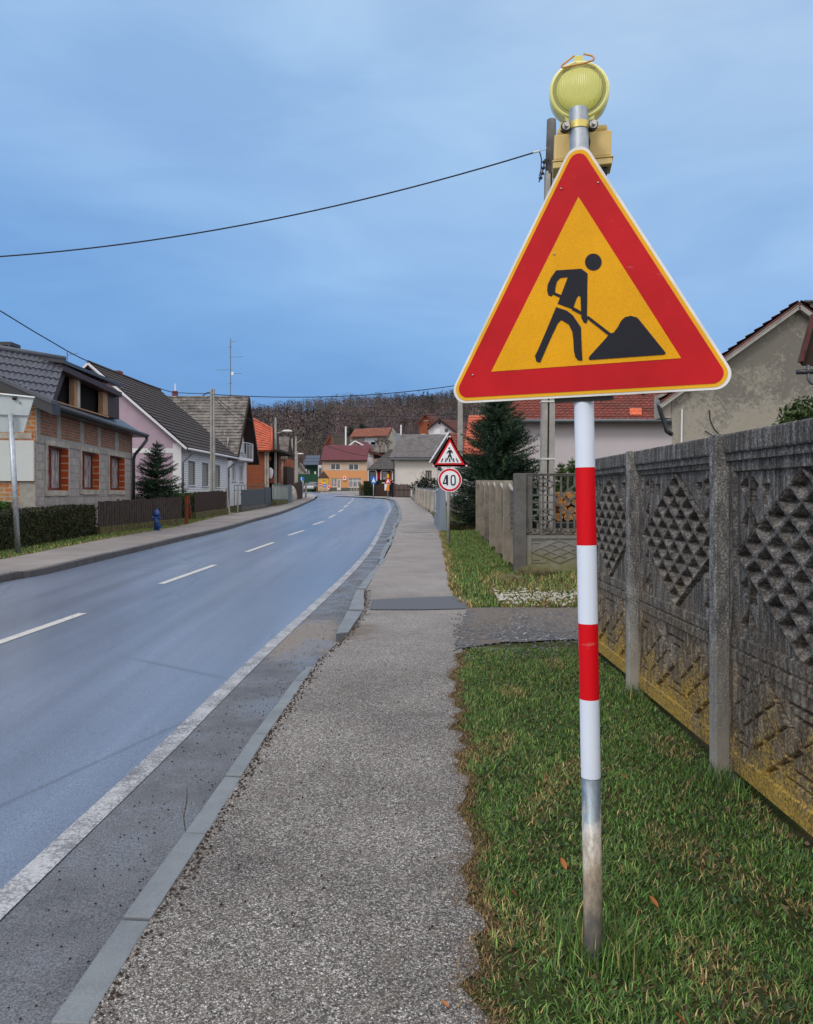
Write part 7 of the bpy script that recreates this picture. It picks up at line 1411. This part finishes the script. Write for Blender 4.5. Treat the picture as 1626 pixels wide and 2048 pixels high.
# ------------------------------------------------------------------ person and cars
def skin_mesh(name, chains, mat, parent, root_i=0, sub=1):
    """chains: list of (list of (pos, radius)) sharing the first vertex by position"""
    me = bpy.data.meshes.new(name); vs, es, rs, idx = [], [], [], {}
    for ch in chains:
        prev = None
        for p, r in ch:
            k = tuple(round(c, 4) for c in p)
            if k not in idx: idx[k] = len(vs); vs.append(p); rs.append(r)
            if prev is not None and prev != idx[k]: es.append((prev, idx[k]))
            prev = idx[k]
    off = ROOT[parent.name]; me.from_pydata([tuple(V(v)-off) for v in vs], es, []); o = bpy.data.objects.new(name, me); col(o); o.parent = parent
    sk = o.modifiers.new('skin', 'SKIN'); sk.use_smooth_shade = True
    if not me.skin_vertices: 
        bm = bmesh.new(); bm.from_mesh(me); bm.verts.layers.skin.verify(); bm.to_mesh(me); bm.free()
    for i, r in enumerate(rs):
        rr = r if isinstance(r, tuple) else (r, r); me.skin_vertices[0].data[i].radius = rr; me.skin_vertices[0].data[i].use_root = (i == root_i)
    s_ = o.modifiers.new('sub', 'SUBSURF'); s_.levels = sub; s_.render_levels = sub; me.materials.append(mat)
    dg = bpy.context.evaluated_depsgraph_get(); dg.update(); nm = bpy.data.meshes.new_from_object(o.evaluated_get(dg)); o.modifiers.clear(); o.data = nm
    return o
def person():
    g = V(((782.5-CX)/F*75, 75, gz(75, .094))); t = thing('person', g, 'person in dark clothes with pale sleeves reaching towards the far roadworks sign', 'person')
    q = lambda x, y, z: tuple(g+V((x, y, z))); pel = q(0, 0, .93)
    body = [[(pel, .15), (q(0, .0, 1.12), .14), (q(-.01, 0, 1.32), .17), (q(-.02, 0, 1.44), .09), (q(-.02, 0, 1.52), .055), (q(-.03, -.01, 1.60), .085), (q(-.03, -.01, 1.70), .08)]]
    for sg in (-1, 1):
        body.append([(pel, .15), (q(.09*sg, .02*sg, .86), .11), (q(.10*sg, -.01, .50), .075), (q(.11*sg, .02, .10), .05), (q(.11*sg, -.12, .04), .04)])
        sh = q(-.02+.16*sg, .0, 1.40); el = q(-.16+.08*sg, -.06-.10*(sg < 0), 1.22+.05*(sg > 0)); wr = q(-.40+.04*sg, -.08, 1.34+.10*(sg > 0))
        body.append([(q(-.01, 0, 1.32), .17), (sh, .07), (el, .05), (wr, .035), (q(-.47+.04*sg, -.09, 1.37+.10*(sg > 0)), .035)])
    b = skin_mesh('body', body, M['navy'], t)
    for sg in (-1, 1):
        el = q(-.16+.08*sg, -.06-.10*(sg < 0), 1.22+.05*(sg > 0)); wr = q(-.40+.04*sg, -.08, 1.34+.10*(sg > 0)); MB().tube([el, wr], [.062, .05], 10).build('sleeve', M['white_cloth'], b, smooth=True)
        h = V(q(-.47+.04*sg, -.09, 1.37+.10*(sg > 0)))
        MB().sphere(h, .045, .025, .04, 8, 6).build('hand', M['skin'], b, smooth=True)
        hd = b.children[-1]
    MB().sphere(q(-.035, -.035, 1.635), .078, .085, .10, 12, 10).build('face', M['skin'], b, smooth=True); MB().sphere(q(-.03, .0, 1.68), .095, .10, .085, 12, 10).build('hair', M['hair'], b, smooth=True)
person()
def car(name, label, loc, rz, paint):
    root = thing(name, (0, 0, 0), label, 'car'); L_, Wd = 4.2, 1.7
    prof = [(-2.1, .35), (-2.12, .62), (-2.0, .84), (-1.1, .93), (1.55, .95), (2.02, .86), (2.1, .6), (2.08, .34)]
    def ext(pf, w0, w1, nm, mt, par, zc=None):
        m = MB(); n = len(pf); vs = [(x, -w0 if z < .9 else -w1, z) for x, z in pf]+[(x, w0 if z < .9 else w1, z) for x, z in pf]
        m.add(vs, [tuple(range(n))[::-1], tuple(range(n, 2*n))]+[(i, (i+1) % n, (i+1) % n+n, i+n) for i in range(n)]); return m.build(nm, M[mt], par, bevel=.05)
    ext(prof, .85, .80, 'body', paint, root)
    gl = [(-1.25, .92), (-.65, 1.36), (1.0, 1.38), (1.62, .94)]; m = MB(); n = 4; vs = [(x, -.78 if z < 1 else -.60, z) for x, z in gl]+[(x, .78 if z < 1 else .60, z) for x, z in gl]
    m.add(vs, [(3, 2, 1, 0), (4, 5, 6, 7)]+[(i, (i+1) % n, (i+1) % n+n, i+n) for i in range(n)]); m.build('windows', M['glass'], root)
    m = MB(); m.box(-.62, .98, -.61, .61, 1.37, 1.43); m.build('roof', M[paint], root, bevel=.02)
    for x in (-1.3, 1.3):
        for y in (-.86, .86):
            w_ = MB().tube([(x, y-.1, .31), (x, y+.1, .31)], .31, 20).build('wheel', M['tyre'], root); MB().tube([(x, y-.105, .31), (x, y+.105, .31)], .18, 14).build('rim', M['bolt'], w_)
    for y in (-.6, .6):
        MB().box(-2.13, -2.05, y-.16, y+.16, .62, .74).build('headlight', M['whitepaint'], root); MB().box(2.05, 2.13, y-.14, y+.14, .62, .78).build('tail_light', M['far_red'], root)
    root.location = loc; root.rotation_euler = (0, 0, rz); return root
car('parked_car', 'silver car partly hidden behind the left side of the chapel', V(((629-CX)/F*123, 123, gz(123))), 1.25, 'carsilver')
car('parked_car', 'black car parked in front of the dark green fence', V(((619-CX)/F*128, 128, gz(128))), .5, 'carblack')

# ------------------------------------------------------------------ grass, debris, leaves, gravel
def blades(name, label, X, Y, Z, h, wd, cols, prob, rng, lean=.6, edge=None):
    n = len(X); a = rng.uniform(0, 2*PI, n); l = rng.uniform(.1, 1, n)*lean; hh = h*rng.uniform(.45, 1.35, n)
    d = np.stack([np.cos(a)*l, np.sin(a)*l, np.ones(n)], 1); d /= np.linalg.norm(d, axis=1)[:, None]; s_ = np.stack([-np.sin(a), np.cos(a), np.zeros(n)], 1)*(wd*rng.uniform(.6, 1.4, n))[:, None]
    b = np.stack([X, Y, Z], 1); m_ = b+d*(hh*.55)[:, None]; d2 = d.copy(); d2[:, :2] *= 2.2; d2 /= np.linalg.norm(d2, axis=1)[:, None]; tp = m_+d2*(hh*.55)[:, None]
    v = np.stack([b-s_*.5, b+s_*.5, m_+s_*.45, tp, m_-s_*.45], 1).reshape(-1, 3); k = np.arange(n)[:, None]*5
    f = np.concatenate([k+np.array([[0, 1, 2, 4]]), k+np.array([[4, 2, 3, 3]])]); 
    f4 = (k+np.array([[0, 1, 2, 4]])); f3 = (k+np.array([[4, 2, 3]]))
    tri = np.concatenate([f4[:, [0, 1, 2]], f4[:, [0, 2, 3]], f3]); cols = np.array(cols)*np.array([1.35, 1.35, 1.15]); ci = np.array([rng.choice(len(cols), p=prob) for _ in range(1)]) if False else rng.choice(len(cols), n, p=prob)
    if edge is not None: ci = np.where(edge > rng.random(n), len(cols)-1-rng.integers(0, 2, n), ci)
    c = cols[ci]*rng.uniform(.6, 1.45, n)[:, None]; cc = np.repeat(c, 5, 0); 
    o = npmesh(name, v, tri, M['blade'], None, cc); tag(o, label, 'grass', kind='stuff'); return o
GC = [(.04, .095, .022), (.065, .135, .03), (.12, .20, .055), (.055, .085, .045), (.20, .19, .08), (.30, .23, .12), (.14, .085, .045)]
def grass():
    rng = np.random.default_rng(9); P = [.27, .29, .17, .14, .07, .04, .02]
    def edge_x(y): return np.interp(y, [p.y for p in WR], [p.x for p in WR])
    def patchy(x, y): return .5+.5*np.sin(x*5.1+1.3*np.sin(y*2.3))*np.sin(y*3.7+1.1*np.sin(x*4.1))
    # near lawn between pavement and fence
    n = 105000; y = 1.7+(rng.random(n)**1.25)*6.2; x = edge_x(y)-.03+rng.random(n)*(1.84-edge_x(y)); e = x-edge_x(y); lim = 7.75+.35*np.clip((x-.3)/.5, 0, 1); k = y < lim; x, y, e = x[k], y[k], e[k]
    bare = (patchy(x, y) < .16) & (rng.random(len(x)) < .55); x, y, e = x[~bare], y[~bare], e[~bare]
    hmod = np.where(e < .06, .45, 1)*(.75+.5*patchy(x*1.7+2, y*1.3)); blades('grass', 'short green winter grass between the pavement and the near concrete fence', x, y, gz(0, .082)+S*y, .036*hmod, .0042, GC, P, rng, 1.5, np.clip(.8-e/.10, .0, .75)+.40*(patchy(x*1.1+3, y*.9) > .84))
    n = 9000; y = 1.8+(rng.random(n)**1.2)*5.9; x = edge_x(y)+.12+rng.random(n)*(1.7-edge_x(y)); k = patchy(x*1.3+1, y*1.1+2) > .45; x, y = x[k], y[k]
    C = np.stack([x, y, S*y+.088+rng.random(len(x))*.018], 1); o = leaf_cloud(None, C, .011, [(.05, .10, .035), (.08, .14, .05), (.035, .065, .03), (.12, .09, .05)], rng, 'clover', .8, 1.5); tag(o, 'small round clover leaves among the grass around the sign pole', 'clover', kind='stuff')
    # brown thatch along the pavement edge
    n = 9000; y = 1.7+(rng.random(n)**1.2)*6.0; x = edge_x(y)+rng.normal(0, .030, n)*(.5+1.2*patchy(x_ := y*.9, y*1.7))+.022; blades('dry_grass', 'brown dry thatch along the ragged edge of the pavement', x, y, S*y+.092, .022, .003, [(.16, .10, .055), (.10, .06, .035), (.07, .045, .03), (.24, .17, .09), (.06, .07, .025)], [.3, .3, .2, .1, .1], rng, 2.2)
    # verge beyond the drive
    n = 60000; y = 10.35+(rng.random(n)**1.15)*15.6; x0 = edge_x(y); x1 = np.where(y < 14.35, 4.0, 1.98+.028*(y-14.4)-.05); x = x0-.02+rng.random(n)*(x1-x0); e = x-x0; br = patchy(x*.9, y*.6+1)
    blades('grass', 'rough green grass between the far pavement and the long concrete fence', x, y, S*y+.082, .075*(.6+.7*br), .009, GC, [.26, .28, .18, .08, .10, .06, .04], rng, .8, np.clip(.8-e/.25, 0, .8)+np.where((y < 14) & (x > 1.2), .4, 0))
    # moss / grass strips between drive and fence, far verge on the left
    n = 22000; y = 9+(rng.random(n)**1.2)*31; xb = np.interp(y, [p.y for p in lb], [p.x for p in lb]); x = xb-rng.random(n)*.95+.05; blades('grass', 'narrow grass strip between the far pavement and the hedge', x, y, S*y+.095, .06, .012, GC, [.22, .26, .2, .08, .12, .08, .04], rng, .8, np.clip(.5-(xb-x)/.3, 0, .5))
    n = 9000; y = 28+rng.random(n)*30; x = rng.uniform(.75, 2.2, n); xw = edge_x(y); k = x > xw+.02; blades('grass', 'patchy grass around the gate pillar', x[k], y[k], S*y[k]+.085, .06, .014, GC, [.2, .2, .15, .1, .15, .1, .1], rng, .8)
    # tuft at the sign pole and at fence posts
    X_, Y_ = [], []
    for cx, cy, n_, r in [(.70, 2.80, 900, .07), (1.72, 4.38, 500, .1), (1.72, 6.1, 400, .1)]:
        X_.append(rng.normal(cx, r, n_)); Y_.append(rng.normal(cy, r, n_))
    x, y = np.concatenate(X_), np.concatenate(Y_); blades('grass', 'longer grass tufts around the sign pole and the fence posts', x, y, S*y+.082, .10, .004, GC, P, rng, .8)
def stones(name, label, pts, r, mat, seed=1):
    rng = random.Random(seed); m = MB()
    for x, y, z in pts:
        k = r*rng.uniform(.5, 1.5); b = len(m.v)
        for dx, dy, dz in [(1, 0, 0), (-.3, .9, 0), (-.8, -.6, 0), (0, 0, .8), (0, 0, -.5)]: m.v.append((x+dx*k*rng.uniform(.7, 1.2), y+dy*k*rng.uniform(.7, 1.2), z+dz*k))
        for f in ((0, 1, 3), (1, 2, 3), (2, 0, 3), (1, 0, 4), (2, 1, 4), (0, 2, 4)): m.f.append([b+i for i in f]); m.m.append(0)
    tag(m.build(name, mat), label, name.replace('_', ' '), kind='stuff')
grass()
rr = random.Random(4)
def gp_(n, f): 
    out = []
    for _ in range(n): out.append(f())
    return out
stones('white_gravel', 'pale gravel stones scattered at the far edge of the drive', gp_(650, lambda: (lambda x, y: (x, y, S*y+.135))(rr.uniform(1.25, 3.6), rr.gauss(11.1, .33))), .020, M['pebble'])
stones('drive_gravel', 'dark and light gravel loose on the drive', gp_(2600, lambda: (lambda x, y: (x, y, S*y+.103))(rr.uniform(.5, 4), rr.gauss(8.6, .55))), .013, M['gravel'] if False else simple('gravel_mix', (.20, .21, .23), .8, .2, var=.6, sc_=12), 2)
def shoulder_pt():
    y = rr.uniform(1.8, 14); a = np.interp(y, [p.y for p in eR], [p.x for p in eR]); ko = sorted(KO, key=lambda p: p.y); b = np.interp(y, [p.y for p in ko], [p.x for p in ko]); k = rr.random()**.6; return (a+(b-a)*k, y, gz(y, .008))
stones('grit', 'small dark grit and debris lying on the wet shoulder', gp_(700, shoulder_pt), .005, simple('grit_dark', (.035, .03, .028), .9, .1), 3)
stones('walk_grit', 'small dark bits lying on the pavement', gp_(90, lambda: (lambda y: (rr.uniform(-.9, .2), y, gz(y, .1)))(rr.uniform(2, 8))), .006, simple('grit_brown', (.05, .035, .025), .9, .1), 4)
def edge_debris():
    y = rr.uniform(2, 12); ki = sorted(KI, key=lambda p: p.y); b = np.interp(y, [p.y for p in ki], [p.x for p in ki]); return (b+abs(rr.gauss(0, .035)), y, gz(y, .098))
stones('edge_soil', 'dark soil crumbs along the inner edge of the kerb', gp_(1100, edge_debris), .007, simple('crumb', (.06, .045, .035), .95, .1), 5)
def leaf(px, py, lab, size=.035, off=.13, rot=0):
    g = G(px, py, off); rnd = random.Random(int(px)); m = MB(); n = 9; pts = [V((size*(1-abs(2*i/(n-1)-1)**1.6)*.42, size*(i/(n-1)*2-1), 0)) for i in range(n)]; L2 = [V((-p.x, p.y, 0)) for p in pts[::-1][1:-1]]
    R_ = Matrix.Rotation(rot, 3, 'Z') @ Matrix.Rotation(rnd.uniform(.3, .9), 3, 'X'); 
    vs = []
    for p in pts: vs.append(tuple(g+R_ @ V((p.x, p.y, .25*abs(p.x)))))
    for p in pts: vs.append(tuple(g+R_ @ V((0, p.y, -.1*size))))
    for p in pts: vs.append(tuple(g+R_ @ V((-p.x, p.y, .25*abs(p.x)))))
    m.add(vs, [(i, i+1, n+i+1, n+i) for i in range(n-1)]+[(n+i, n+i+1, 2*n+i+1, 2*n+i) for i in range(n-1)]); o = m.build('fallen_leaf', M['leaf'], None, smooth=True); tag(o, lab, 'leaf', 'fallen leaves')
leaf(1127, 1727, 'orange brown leaf standing in the grass left of the sign pole', .03, .16, .3); leaf(1248, 1552, 'reddish leaf in the grass right of the pole, level with the lowest white band', .025, .13, 1.2)
leaf(890, 2007, 'tan leaf lying on the pavement near the bottom edge', .018, .105, .9); leaf(1365, 2040, 'orange leaf in the grass at the very bottom right of the pole', .03, .12, 1.5); leaf(1308, 1803, 'pale orange leaf in the grass to the right of the pole foot', .028, .12, .6); leaf(1030, 1788, 'pale dry leaf near the pavement edge', .025, .12, 1.7)
def weed():
    g = G(371, 1662, .1); t = thing('dry_weed', g, 'thin dry leafless weed stalk growing from a kerb joint', 'weed')
    MB().tube([g, g+V((-.008, 0, .06)), g+V((.004, .01, .14)), g+V((.004, .01, .20))], [.0022, .002, .0028, .001], 5).build('stalk', M['bark'], t); MB().tube([g+V((-.008, 0, .06)), g+V((-.014, .0, .10)), g+V((-.012, 0, .135))], [.0015, .001, .0006], 4).build('side_stalk', M['bark'], t)
weed()
